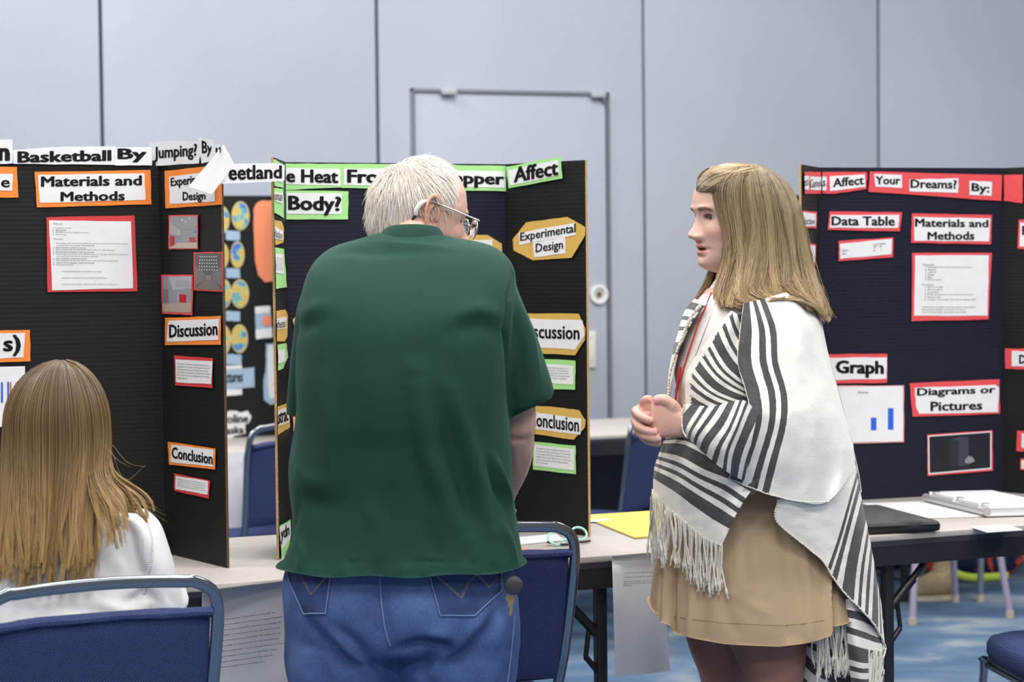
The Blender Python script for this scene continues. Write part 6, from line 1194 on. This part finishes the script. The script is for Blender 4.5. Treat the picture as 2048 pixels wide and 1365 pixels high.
# lower front panel
net = [[(1443, 1093, -.030), (1453, 1070, -.030), (1464, 1046, -.030), (1476, 1022, -.030), (1492, 996, -.030), (1512, 968, -.022), (1530, 935, -.015)],
       [(1410, 1079, -.026), (1420, 1052, -.028), (1430, 1025, -.030), (1440, 998, -.030), (1452, 970, -.030), (1464, 945, -.024), (1478, 912, -.018)],
       [(1376, 1051, -.018), (1384, 1026, -.020), (1392, 1000, -.022), (1398, 975, -.022), (1405, 950, -.022), (1412, 925, -.020), (1420, 895, -.016)],
       [(1342, 1022, -.012), (1348, 996, -.014), (1350, 972, -.016), (1354, 948, -.016), (1358, 925, -.016), (1364, 900, -.014), (1372, 875, -.012)],
       [(1306, 985, -.002), (1306, 966, -.004), (1307, 948, -.006), (1310, 930, -.006), (1316, 912, -.006), (1322, 895, -.006), (1328, 876, -.006)]]
patch(net, [(.25, .40), (.47, .53), (.60, .66), (.74, .90), (.95, .985)], 'lower_front_panel', 0, 8, 9, folds=((.0, 1.5, .007, 2.5), (.3, 3.1, .003, 1)), parent=shawl)
# far front edge with its knotted border
net = [[(1414, 606, .02), (1392, 630, .02), (1372, 665, .01), (1356, 705, .0), (1345, 750, 0), (1340, 800, 0)], [(1396, 600, .02), (1376, 625, .015), (1360, 665, .005), (1348, 705, .0), (1338, 750, 0), (1335, 800, 0)], [(1388, 598, .06), (1368, 625, .06), (1356, 665, .05), (1345, 705, .04), (1337, 750, .03), (1334, 800, .03)]]
patch(net, [(.05, .16), (.24, .28), (.34, .38), (.50, .62)], 'far_front_edge', 0, 8, 5, parent=shawl)
# back lower panel with slanting stripes
e_net_bot = [(1556, 1000), (1553, 1042), (1602, 1086), (1645, 1122), (1664, 1153), (1690, 1188), (1722, 1220), (1748, 1250), (1770, 1292)]
e_net_mid = [(1615, 985), (1630, 1015), (1655, 1040), (1672, 1060), (1686, 1080), (1702, 1110), (1727, 1150), (1750, 1195), (1766, 1250)]
e_net_top = [(1650, 985), (1682, 955), (1700, 930), (1711, 930), (1717, 965), (1726, 1010), (1738, 1070), (1751, 1140), (1763, 1210)]
net = [[(x, y, -.006) for x, y in e_net_bot], [(x, y, -.003) for x, y in e_net_mid], [(x, y, .002) for x, y in e_net_top]]
patch(net, [(.43, .47), (.50, .545), (.595, .69), (.72, .75), (.785, .815), (.85, .92), (.945, .965)], 'back_panel', 0, 9, 14, folds=((1.0, .3, .005, 1), (.4, 1.2, .004, 0)), parent=shawl)
# hanging end behind
net = [[(1690, 1170, .03), (1694, 1270, .02), (1700, 1345, .02), (1706, 1400, .02)], [(1718, 1170, .03), (1724, 1280, -.0), (1732, 1350, -.01), (1738, 1400, -.01)], [(1742, 1190, .03), (1756, 1290, .0), (1762, 1340, .0), (1764, 1390, .01)], [(1760, 1210, .03), (1769, 1290, .03), (1768, 1320, .03), (1766, 1350, .03)]]
patch(net, [(.02, .09), (.16, .21), (.27, .32), (.40, .54), (.60, .65), (.72, .77), (.84, .97)], 'hanging_end', 0, 9, 8, folds=((.0, 1.5, .008, 0),), parent=shawl)
net = [[(1606, 1240, .10), (1606, 1300, .10), (1604, 1400, .10)], [(1632, 1240, .08), (1634, 1300, .08), (1634, 1400, .08)], [(1700, 1235, .07), (1702, 1300, .07), (1704, 1400, .07)]]
patch(net, [(.10, .18), (.28, .35), (.45, .52), (.62, .72), (.82, .9)], 'inner_fold', 0, 8, 6, parent=shawl, ufun=lambda u_, v_: (u_+.25*(1-v_))*.8)
# far side of the shawl, away from us
net = [[(1440, 600, 0), (1500, 590, 0), (1580, 585, 0), (1615, 600, 0), (1643, 640, 0)], [(1380, 660, 0), (1460, 660, .01), (1580, 660, .01), (1630, 680, 0), (1655, 700, 0)], [(1360, 740, 0), (1450, 740, .02), (1580, 740, .02), (1645, 750, 0), (1672, 762, 0)], [(1350, 830, 0), (1450, 850, .03), (1580, 850, .03), (1655, 845, .01), (1691, 832, 0)], [(1345, 900, 0), (1450, 920, .03), (1580, 930, .03), (1660, 930, .01), (1716, 937, 0)], [(1330, 960, 0), (1450, 990, .02), (1590, 1000, .02), (1670, 1000, .01), (1724, 985, 0)]]
patch(net, [(.1, .2), (.3, .36), (.42, .48)], 'far_side_panel', 0, 9, 9, folds=((2, .2, .006, 0),), parent=shawl, side=1)
# shoulder top closing the two sides
net = [[(1470, 604, 0), (1520, 594, 0), (1580, 584, 0), (1625, 606, 0), (1646, 640, 0)], [(1470, 604, .12), (1520, 590, .12), (1580, 580, .12), (1624, 604, .08), (1648, 640, .05)]]
# knots, overcast edges and fringe
CORD = mat('cream_cord', (.76, .72, .62), .9)
def edge_knots(pts, r, name, parent, n_, dd=0.0):
    path = smooth_path([(x, y, 0) for x, y in pts], 8); idx = np.linspace(0, len(path)-1, n_).astype(int); m_ = MB(); 
    ptsw = [hull(path[i][0]+random.uniform(-.6, .6), path[i][1]+random.uniform(-.6, .6), dd) for i in idx]
    for a, b_ in zip(ptsw[:-1], ptsw[1:]): m_.tube([a, (a+b_)/2+Vector((0, -.0006, .0006)), b_], [r*.55, r*1.15, r*.55], 6, caps=True)
    return m_.make(name, CORD, parent, kind='stuff')
edge_knots([(1400, 612), (1382, 636), (1366, 672), (1352, 712), (1341, 752), (1337, 798)], .0036, 'knotted_edge', shawl, 60)
edge_knots([(1458, 957), (1503, 977), (1560, 996), (1611, 1005), (1660, 1004)], .0016, 'edge_stitch', shawl, 60, -.034)
edge_knots([(1556, 1000), (1553, 1042), (1602, 1086), (1645, 1122), (1664, 1153), (1690, 1188), (1722, 1220), (1748, 1250), (1770, 1292), (1766, 1318)], .0022, 'edge_stitch', shawl, 110, -.013)
edge_knots([(1370, 811), (1364, 832), (1365, 858), (1372, 875)], .0018, 'cuff_stitch', shawl, 20, -.090)
for k in range(34):                                          # frayed stripe ends on the front panel edge
    pass
def fringe(starts, lens, dd, name, parent, r=.0019, sway=4.0, drift=(0, 0)):
    S = []; rr_ = []; k = 22
    for (x, y), L in zip(starts, lens):
        ph, am, f_ = random.uniform(0, 6), random.uniform(.3, 1)*sway, random.uniform(.7, 1.6); dx = random.uniform(*drift); d0 = dd+random.uniform(-.008, .004); pts = []
        for i in range(k):
            t = i/(k-1); px = x+dx*t*t+am*(math.sin(ph+t*PI*f_)-math.sin(ph)); py = y+L*t; pts.append(tuple(hull(min(px, 1768), py, d0-.004*math.sin(t*3+ph))))
        S.append(pts); rr_.append(r*random.uniform(.85, 1.15))
    m_ = MB()
    for pts, r_ in zip(S, rr_):
        rad = [r_*(1+.16*math.sin(i*2.6)) for i in range(k)]; rad[-3] = r_*1.9; rad[-2] = r_*1.5; rad[-1] = r_*1.0
        m_.tube(pts, rad, 6)
        e_ = Vector(pts[-1])
        for q in range(3): m_.tube([e_, e_+Vector((random.uniform(-.004, .004), random.uniform(-.002, .002), -.008))], [r_*.5, r_*.15], 4)
    return m_.make(name, CORD, parent, kind='stuff')
st = []; ln = []
for i in range(54):
    t = i/53; x = np.interp(t, [0, .25, .5, .75, 1], [1305, 1340, 1376, 1410, 1444]); y = np.interp(t, [0, .25, .5, .75, 1], [982, 1021, 1050, 1078, 1093]); st.append((x, y-2)); ln.append(random.uniform(78, 108)+(20 if t < .2 else 0))
fringe(st, ln, -.030, 'fringe', shawl, sway=5, drift=(-4, 10))
fringe([(1302+random.uniform(0, 12), 990+random.uniform(-6, 10)) for _ in range(14)], [random.uniform(95, 150) for _ in range(14)], -.006, 'fringe', shawl, sway=3, drift=(-3, 3))
fringe([(1630+2.0*i, 1236) for i in range(34)], [random.uniform(85, 125) for _ in range(34)], .03, 'fringe', shawl, sway=5, drift=(-6, 8))
fringe([(1738+1.2*i, 1310+random.uniform(-12, 12)) for i in range(22)], [random.uniform(70, 100) for _ in range(22)], -.004, 'fringe', shawl, sway=3, drift=(-8, 2))
# ---- hair
HH = np.array([(322, 1465, 1515, .02), (332, 1432, 1545, .05), (345, 1408, 1562, .07), (372, 1388, 1582, .088), (420, 1386, 1604, .096), (480, 1400, 1614, .100), (540, 1405, 1628, .112), (580, 1392, 1642, .135), (610, 1385, 1652, .160), (645, 1382, 1660, .175), (700, 1382, 1665, .18)], float)
def hh(px, py, k=1.0, side=-1.0):
    L, R_, T = [np.interp(py, HH[:, 0], HH[:, c_]) for c_ in (1, 2, 3)]; t = np.clip(np.abs((px-(L+R_)/2)/((R_-L)/2)), 0, .999); return GD+side*T*k*np.sqrt(1-t**2.2)
def pxw(px, py, d):
    out = np.empty((len(px), 3)); M3 = np.array(_M3); v = np.stack([(px-1024)/FPX, -(py-682.5)/FPX, -np.ones(len(px))], 1) @ M3.T; v = v/v[:, 1:2]; return v*np.asarray(d)[:, None]+np.array(tuple(CO))
near = [[(1470, 336), (1436, 358), (1425, 385), (1433, 420), (1446, 465), (1447, 510), (1437, 550), (1432, 585), (1430, 612)],
        [(1482, 333), (1452, 360), (1446, 395), (1452, 440), (1462, 490), (1458, 540), (1447, 580), (1448, 608), (1456, 622)],
        [(1494, 330), (1478, 360), (1476, 400), (1482, 450), (1488, 505), (1480, 555), (1472, 590), (1478, 610), (1500, 614)],
        [(1504, 329), (1502, 360), (1506, 405), (1512, 455), (1514, 510), (1510, 555), (1508, 585), (1524, 600), (1552, 597)],
        [(1512, 329), (1526, 358), (1537, 405), (1542, 460), (1542, 515), (1545, 560), (1556, 586), (1580, 592), (1600, 604)],
        [(1520, 330), (1550, 360), (1568, 410), (1575, 465), (1580, 520), (1592, 565), (1606, 590), (1622, 606), (1636, 626)],
        [(1526, 331), (1566, 362), (1590, 412), (1600, 470), (1612, 530), (1626, 575), (1638, 600), (1646, 622), (1652, 640)],
        [(1530, 333), (1575, 366), (1600, 415), (1612, 475), (1626, 535), (1640, 580), (1648, 610), (1652, 632), (1650, 645)]]
def lay(guides, n, clump, jit, klo, khi, side, npt=16, seedlocks=150, lighten=0.0, rad=(.00060, .00112), wave=3.0, uvr=(0, 1)):
    G = np.array([smooth_path([(x, y, 0) for x, y in g], 3) for g in guides])[:, :, :2]; nG, m, _ = G.shape; src = np.linspace(0, 1, m); dst = np.linspace(0, 1, npt)
    G = np.stack([np.stack([np.interp(dst, src, g[:, c]) for c in (0, 1)], 1) for g in G])
    lock_u = rng.uniform(*uvr, seedlocks); lock_k = rng.uniform(klo, khi, seedlocks); lock_ph = rng.uniform(0, 6.28, seedlocks); lock_am = rng.uniform(.3, 1.2, seedlocks)*wave; lock_col = rng.uniform(0, 1, seedlocks); lock_len = rng.uniform(.82, 1.02, seedlocks)
    li = rng.integers(0, seedlocks, n); uo = rng.normal(0, .030, n); S = np.empty((n, npt, 3)); t = dst
    for i in range(n):
        l = li[i]; sp = (1-clump*t); u = np.clip(lock_u[l]+uo[i]*sp*(1 if rng.random() < .9 else 2.2), 0, .9999)*(nG-1); a = np.floor(u).astype(int); fr_ = (u-a)[:, None]; idx = np.arange(npt)
        p = G[a, idx]*(1-fr_)+G[np.minimum(a+1, nG-1), idx]*fr_; le = lock_len[l]*rng.uniform(.93, 1); p = np.stack([np.interp(t*le, t, p[:, c]) for c in (0, 1)], 1)
        p[:, 0] += lock_am[l]*np.sin(lock_ph[l]+t*8.5)*t**2.0+rng.normal(0, jit)*t; p[:, 1] += rng.normal(0, jit)*t
        if rng.random() < .03: p[:, 0] += rng.normal(0, 7)*t**2
        kk = lock_k[l]+rng.normal(0, .012)-.05*np.sin(lock_ph[l]*3+t*5)*t
        S[i] = pxw(p[:, 0], p[:, 1], hh(p[:, 0], p[:, 1], kk, side))
    cm = np.clip((lock_col[li]*.60+rng.uniform(0, 1, n)*.40)**1.35+lighten+np.clip((lock_k[li]-.98)*3.0, -.5, .3)*(1 if seedlocks == 120 else 0), 0, 1)[:, None]; root = np.array([.070, .049, .029])*(1-cm)+np.array([.29, .21, .12])*cm; tip = np.array([.22, .14, .06])*(1-cm)+np.array([.72, .52, .27])*cm  # deeper locks get darker colour, painting in the shade between locks
    return strands(S, rng.uniform(*rad, n), root, tip)
parts = [lay(near, 5200, .60, 1.4, .80, 1.07, -1, seedlocks=120, wave=13), lay(near, 400, .3, 2.0, .80, .95, -1)]
fr_top = [[(1393, 374), (1397, 352), (1417, 336), (1458, 330), (1500, 330)], [(1392, 380), (1406, 360), (1440, 344), (1470, 336), (1506, 332)], [(1400, 383), (1422, 366), (1455, 350), (1482, 341), (1512, 334)], [(1420, 382), (1442, 368), (1468, 354), (1494, 345), (1520, 338)], [(1428, 388), (1452, 372), (1480, 358), (1506, 350), (1530, 344)]]
curl = [[(1490, 333), (1468, 362), (1464, 405), (1478, 470), (1462, 530), (1446, 575), (1455, 605), (1490, 612), (1530, 604), (1562, 594)], [(1503, 331), (1496, 362), (1498, 405), (1506, 470), (1490, 540), (1482, 580), (1505, 600), (1545, 600), (1580, 590), (1600, 588)],
        [(1512, 331), (1518, 360), (1530, 405), (1540, 470), (1548, 530), (1535, 570), (1552, 590), (1590, 598), (1625, 612), (1645, 632)], [(1522, 332), (1546, 362), (1562, 408), (1575, 470), (1588, 530), (1585, 560), (1600, 580), (1625, 600), (1645, 618), (1655, 636)]]
parts += [lay(curl, 1400, .55, 1.2, .98, 1.08, -1, seedlocks=38, wave=4, lighten=.12), lay([near[0], near[1]], 500, .5, 1.5, 1.0, 1.08, -1, seedlocks=16, wave=6)]
parts += [lay(fr_top, 1100, .35, .8, 1.0, 1.06, -1, npt=12, seedlocks=40, wave=1.5), lay(fr_top, 500, .3, .8, .5, 1.0, -1, npt=12, seedlocks=30, wave=1.0), lay(fr_top, 500, .3, .8, .3, 1.02, 1, npt=12, seedlocks=30, wave=1.0)]
far = [[(1462, 336), (1425, 365), (1418, 420), (1424, 480), (1424, 530), (1412, 565), (1398, 592), (1380, 616)], [(1480, 333), (1446, 365), (1440, 420), (1442, 480), (1440, 540), (1430, 575), (1412, 600), (1396, 618)], [(1500, 330), (1500, 365), (1505, 420), (1510, 480), (1515, 540), (1515, 580), (1510, 605), (1505, 625)], [(1526, 333), (1568, 365), (1596, 420), (1608, 480), (1622, 540), (1638, 580), (1645, 610), (1648, 640)]]
parts += [lay(far, 1300, .5, 2.0, .80, 1.0, 1, seedlocks=90), lay(far, 160, .4, 3.0, .2, .8, 1, seedlocks=14, uvr=(0, .10))]
parts += [lay([near[-3], near[-2], near[-1]], 700, .4, 1.5, .0, .98, -1, seedlocks=60, wave=3), lay([near[-3], near[-2], near[-1]], 600, .4, 1.5, .0, .98, 1, seedlocks=60, wave=3)]
# stray hairs
parts += [lay(near, 90, .0, 7.0, .98, 1.10, -1, rad=(.0003, .00045), seedlocks=60, lighten=.5)]
V_ = np.vstack([p[0] for p in parts]); k = 0; Ff = []; 
for p in parts: Ff.append(p[1]+k); k += len(p[0])
mesh('hair', V_, np.vstack(Ff), HAIRM, girl, col=np.vstack([p[2] for p in parts]), smooth=180, label='shoulder-length dark blonde hair')
m_ = MB(); m_.loft(prings(densify([(338, 1478, 1510, GD, .03), (346, 1460, 1528, GD, .05), (362, 1448, 1552, GD, .066), (400, 1442, 1570, GD, .074), (450, 1452, 1582, GD, .078), (500, 1460, 1592, GD, .084), (545, 1458, 1600, GD, .090), (575, 1452, 1612, GD, .105), (588, 1460, 1606, GD, .115)], 2), 32, 2.2))
A, N_, F_ = union(m_, .006, 4); st_ = np.array([noise.noise(Vector((p[0]*90, p[1]*90, p[2]*8))) for p in A]); mesh('hair_mass', A, F_, HAIRM, girl, col=np.array([.15, .105, .055])*(1+.5*st_[:, None]), smooth=180)  # inner volume coloured dark to imitate shadowed depth between strands

# ================================================================== the seated girl at left
SD = 4.26
s0 = P(130, 1000, SD); sg_ = thing('person', 'long-haired person in a white blouse seated at left, seen from behind', 'person', Vector((s0.x, s0.y, 0)))
m_ = MB(); m_.loft(prings(densify([(985, 85, 165, SD, .045), (1015, 30, 235, SD-.0, .06), (1045, -20, 285, SD-.0, .075), (1100, -35, 290, SD-.0, .085), (1200, -35, 290, SD-.0, .09), (1330, -35, 290, SD-.0, .10), (1420, -40, 310, SD, .12), (1460, -30, 300, SD+.02, .12)], 2), 36, 2.3))
hs = P(116, 856, SD+.02); m_.tube([P(125, 1010, SD-.02), P(122, 940, SD), hs+Vector((0, 0, -.03))], [.055, .05, .055], 20)
for sx_, ex in ((285, 332), (-30, -75)):
    m_.tube(smooth_path([P(sx_-25 if sx_ > 0 else sx_+25, 1075, SD-.01), P(ex-18 if sx_ > 0 else ex+18, 1180, SD-.01), P(ex-30, 1240, SD+.14), P(ex-60, 1215, SD+.30)], 4), [.034]*4+[.034]*4+[.030]*3+[.027, .026], 16)
    hand(m_, P(ex-60, 1215, SD+.30), Vector((-.1, 1, -.02)), Vector((0, 0, -1)), .25, .95, 1 if sx_ < 0 else -1)
for x in (60, 215):
    q = P(x, 1480, SD); hip = Vector((q.x, q.y, .53)); kn_ = hip+V*.40+Vector((0, 0, -.02)); an = Vector((kn_.x, kn_.y, .09))-V*.02
    m_.tube(smooth_path([hip, (hip+kn_)/2, kn_, (kn_+an)/2, an], 4), [.078]*4+[.070]*4+[.058]*4+[.048]*4+[.036], 18)
A, N_, F_ = union(m_, .008, 5); C = np.ones((len(A), 3))*np.array(GSK); C[A[:, 2] < .60] = (.05, .06, .10)
MHs = frame_matrix(hs, (-.15, 1.0), math.radians(6)); kA, kF, kC = make_head(GSK, (.6, .22, .19), (.2, .12, .07), (.16, .095, .05), lambda X, Y, Z: sst(.02, -.01, X-.04)*1.0, nz=90, nf=110)
A, F_, C = join((A, F_, C), (tf(kA, MHs), kF, kC)); mesh('body', A, F_, SKIN, sg_, col=C)
for x in (60, 215):
    q = P(x, 1480, SD); hip = Vector((q.x, q.y, .0)); mm = MB(); shoe(mm, hip+V*.34, V, .24, .045); A, N_, F_ = union(mm, .008, 3); mesh('shoe', A, F_, MATS['black_leather'], sg_)
WBL = mat('white_cotton', (.84, .83, .83), .8, bump_s=45, bump=.1)
m_ = MB(); m_.loft(prings(densify([(992, 75, 178, SD-.0, .055), (1008, 22, 248, SD-.0, .070), (1030, -18, 286, SD-.0, .088), (1060, -45, 318, SD-.0, .098), (1120, -55, 318, SD-.0, .105), (1200, -55, 320, SD-.0, .110), (1330, -50, 318, SD-.0, .12), (1440, -50, 325, SD-.0, .13)], 3), 44, 2.4))
m_.loft(prings(densify([(1022, 225, 290, SD-.02, .06), (1050, 262, 318, SD-.02, .065), (1100, 275, 337, SD-.02, .068), (1150, 288, 352, SD-.01, .066), (1215, 300, 368, SD+.0, .062), (1235, 305, 366, SD+.01, .055)], 3), 28, 2.1))
m_.loft(prings(densify([(1022, -20, 40, SD-.02, .06), (1060, -55, 0, SD-.02, .065), (1110, -75, -15, SD-.02, .068), (1160, -92, -30, SD-.01, .066), (1235, -112, -45, SD+.01, .055)], 3), 28, 2.1))
for sx_, ex in ((285, 332), (-30, -75)): m_.tube(smooth_path([P(ex-6, 1195, SD+.0), P(ex-30, 1232, SD+.12), P(ex-50, 1218, SD+.24)], 4), [.052]*4+[.044]*4+[.038], 16)
A, N_, F_ = union(m_, .007, 7); sw_ = Surf(A, F_)
for pts, w, h in (([(282, 1020), (300, 1060), (300, 1110), (290, 1160), (284, 1200)], .006, -.005), ([(272, 1030), (290, 1080), (288, 1150)], .010, .004), ([(255, 1190), (285, 1165), (310, 1175)], .010, .006), ([(250, 1205), (290, 1190), (320, 1205)], .010, -.006), ([(200, 1210), (250, 1225), (300, 1215)], .012, .006), ([(120, 1215), (200, 1228), (280, 1240)], .012, -.005), ([(230, 1110), (255, 1150), (262, 1200)], .014, .005), ([(330, 1160), (335, 1190), (350, 1215)], .008, -.004), ([(20, 1190), (80, 1205), (140, 1200)], .014, .005), ([(0, 1120), (20, 1160), (60, 1180)], .014, -.005)):
    fold(A, N_, pth(sw_, pts, d=SD), w, h)
wobble(A, N_, 12, .004, 7); bls = mesh('blouse', A, F_, WBL, sg_, label='white cotton blouse'); sw_ = Surf(A, F_)
m_ = MB(); pts = smooth_path([(287, 1030, 0), (302, 1070, 0), (304, 1110, 0), (296, 1150, 0), (288, 1185, 0)], 9)
for x, y, _ in pts: c = sw_.at(x, y, .001, SD); m_.tube([c+Vector((-.003, 0, 0)), c+Vector((0, -.0015, 0)), c+Vector((.003, 0, 0))], [.0008, .002, .0008], 6)
m_.make('gathered_seam', WBL, bls, kind='stuff')
# straight hair from the crown down over the back
n = 5000; npt = 21; t = np.linspace(0, 1, npt); nl = 230; lock = rng.integers(0, nl, n); la = rng.uniform(-2.15, 2.15, nl); lz = rng.uniform(0, 1, nl); lc = rng.uniform(0, 1, nl); ll = rng.uniform(.80, 1.0, nl); lp_ = rng.uniform(0, 6.28, nl)
Hc = np.array(tuple(P(114, 852, SD+.015))); rx, ry, rz = .086, .098, .108; S = np.empty((n, npt, 3)); sc = 4450/SD
tipx = lambda a: np.interp(a, [-2.2, -1.4, -.8, 0, .8, 1.4, 2.2], [-.10, -.085, -.060, .0, .058, .085, .11])
for i in range(n):
    l = lock[i]; az = la[l]+rng.normal(0, .10); azt = la[l]+rng.normal(0, .022); d0 = lz[l]*.012+rng.uniform(0, .005); rr_ = 1+d0/.09
    part = np.array([.010, 0, .0]); pts = np.empty((npt, 3)); k1 = 9
    for j in range(npt):
        s_ = j/(npt-1)
        if j < k1:
            th = (j/(k1-1))**.9*PI/2; th = .10+th*(1-.10/(PI/2)); x_ = rx*rr_*math.sin(th)*math.sin(az); y_ = -ry*rr_*math.sin(th)*math.cos(az); z_ = rz*rr_*math.cos(th); x_ += .012*(1-math.sin(th)); pts[j] = (x_, y_, z_)
        else:
            q = (j-k1+1)/(npt-k1); L = (.292+.012*math.cos(az*2))*ll[l]*(1-.0*abs(az)); aa = az*(1-q)+azt*q; bx = rx*rr_*math.sin(az)*(1+.10*q); tx = tipx(aa)*1.03+.008*math.sin(lp_[l]+q*5)*q
            w_ = sst(0, 1, q); y0 = -ry*rr_*math.cos(az); yb = -.142-.014*lz[l] if abs(az) < 1.5 else -.08; pts[j] = (bx*(1-w_)+tx*w_, y0*(1-w_)+yb*w_, -L*q)
    if la[l] > 1.05 and lz[l] > .45:                          # locks falling over the right shoulder, flicked out
        w_ = sst(.55, 1, t); pts[:, 0] += .085*w_*lz[l]; pts[:, 2] += .085*w_*lz[l]; pts[:, 1] -= .0
    pts[:, 0] += rng.normal(0, .0016)*t+.0022*np.sin(lp_[l]+t*6)*t; S[i] = pts+Hc
    if rng.random() < .012: S[i][:, 0] += rng.normal(0, .02)*t**2
cm = np.clip(.65*lc[lock]+.35*rng.uniform(0, 1, n), 0, 1)[:, None]; k_ = S.shape[1]
root = np.array([.045, .026, .014])*(1-cm)+np.array([.15, .09, .042])*cm; tip = np.array([.22, .125, .045])*(1-cm)+np.array([.58, .38, .16])*cm
v, f, c = strands(S, rng.uniform(.0006, .0011, n), root, tip); mesh('hair', v, f, HAIRM, sg_, col=c, smooth=180, label='long straight brown hair with blonde ends')
# a few loose hairs lifting off to the right
S2 = []
for x1, y1, x2, y2, x3, y3 in ((225, 890, 255, 925, 290, 935), (222, 900, 250, 960, 292, 930), (215, 950, 255, 960, 280, 985), (240, 1005, 285, 1010, 332, 1032), (240, 1010, 290, 1020, 336, 1045), (236, 1000, 285, 1000, 322, 1022), (244, 1015, 285, 1030, 318, 1040), (200, 880, 235, 920, 262, 935)):
    S2.append([tuple(p) for p in smooth_path([tuple(P(x1, y1, SD-.11)), tuple(P(x2, y2, SD-.13)), tuple(P(x3, y3, SD-.12))], 10)])
S2 = np.array(S2); v, f, c = strands(S2, [.00024]*len(S2), np.tile([.4, .27, .12], (len(S2), 1)), np.tile([.6, .45, .22], (len(S2), 1))); mesh('loose_hairs', v, f, HAIRM, sg_, col=c, smooth=180, kind='stuff')
m_ = MB(); m_.loft([ring(Hc+np.array([0, 0, z]), Vector((a, 0, 0)), Vector((0, b_, 0)), 28) for z, a, b_ in ((.104, .02, .02), (.095, .04, .045), (.07, .064, .072), (.03, .080, .092), (0, .083, .094), (-.06, .084, .094), (-.12, .084, .096), (-.155, .082, .098), (-.165, .07, .09))]); A, N_, F_ = union(m_, .006, 3); mesh('hair_mass', A, F_, HAIRM, sg_, col=np.array([.12, .07, .03]), smooth=180)  # core under the strands, its colour darkened as painted-in shadow
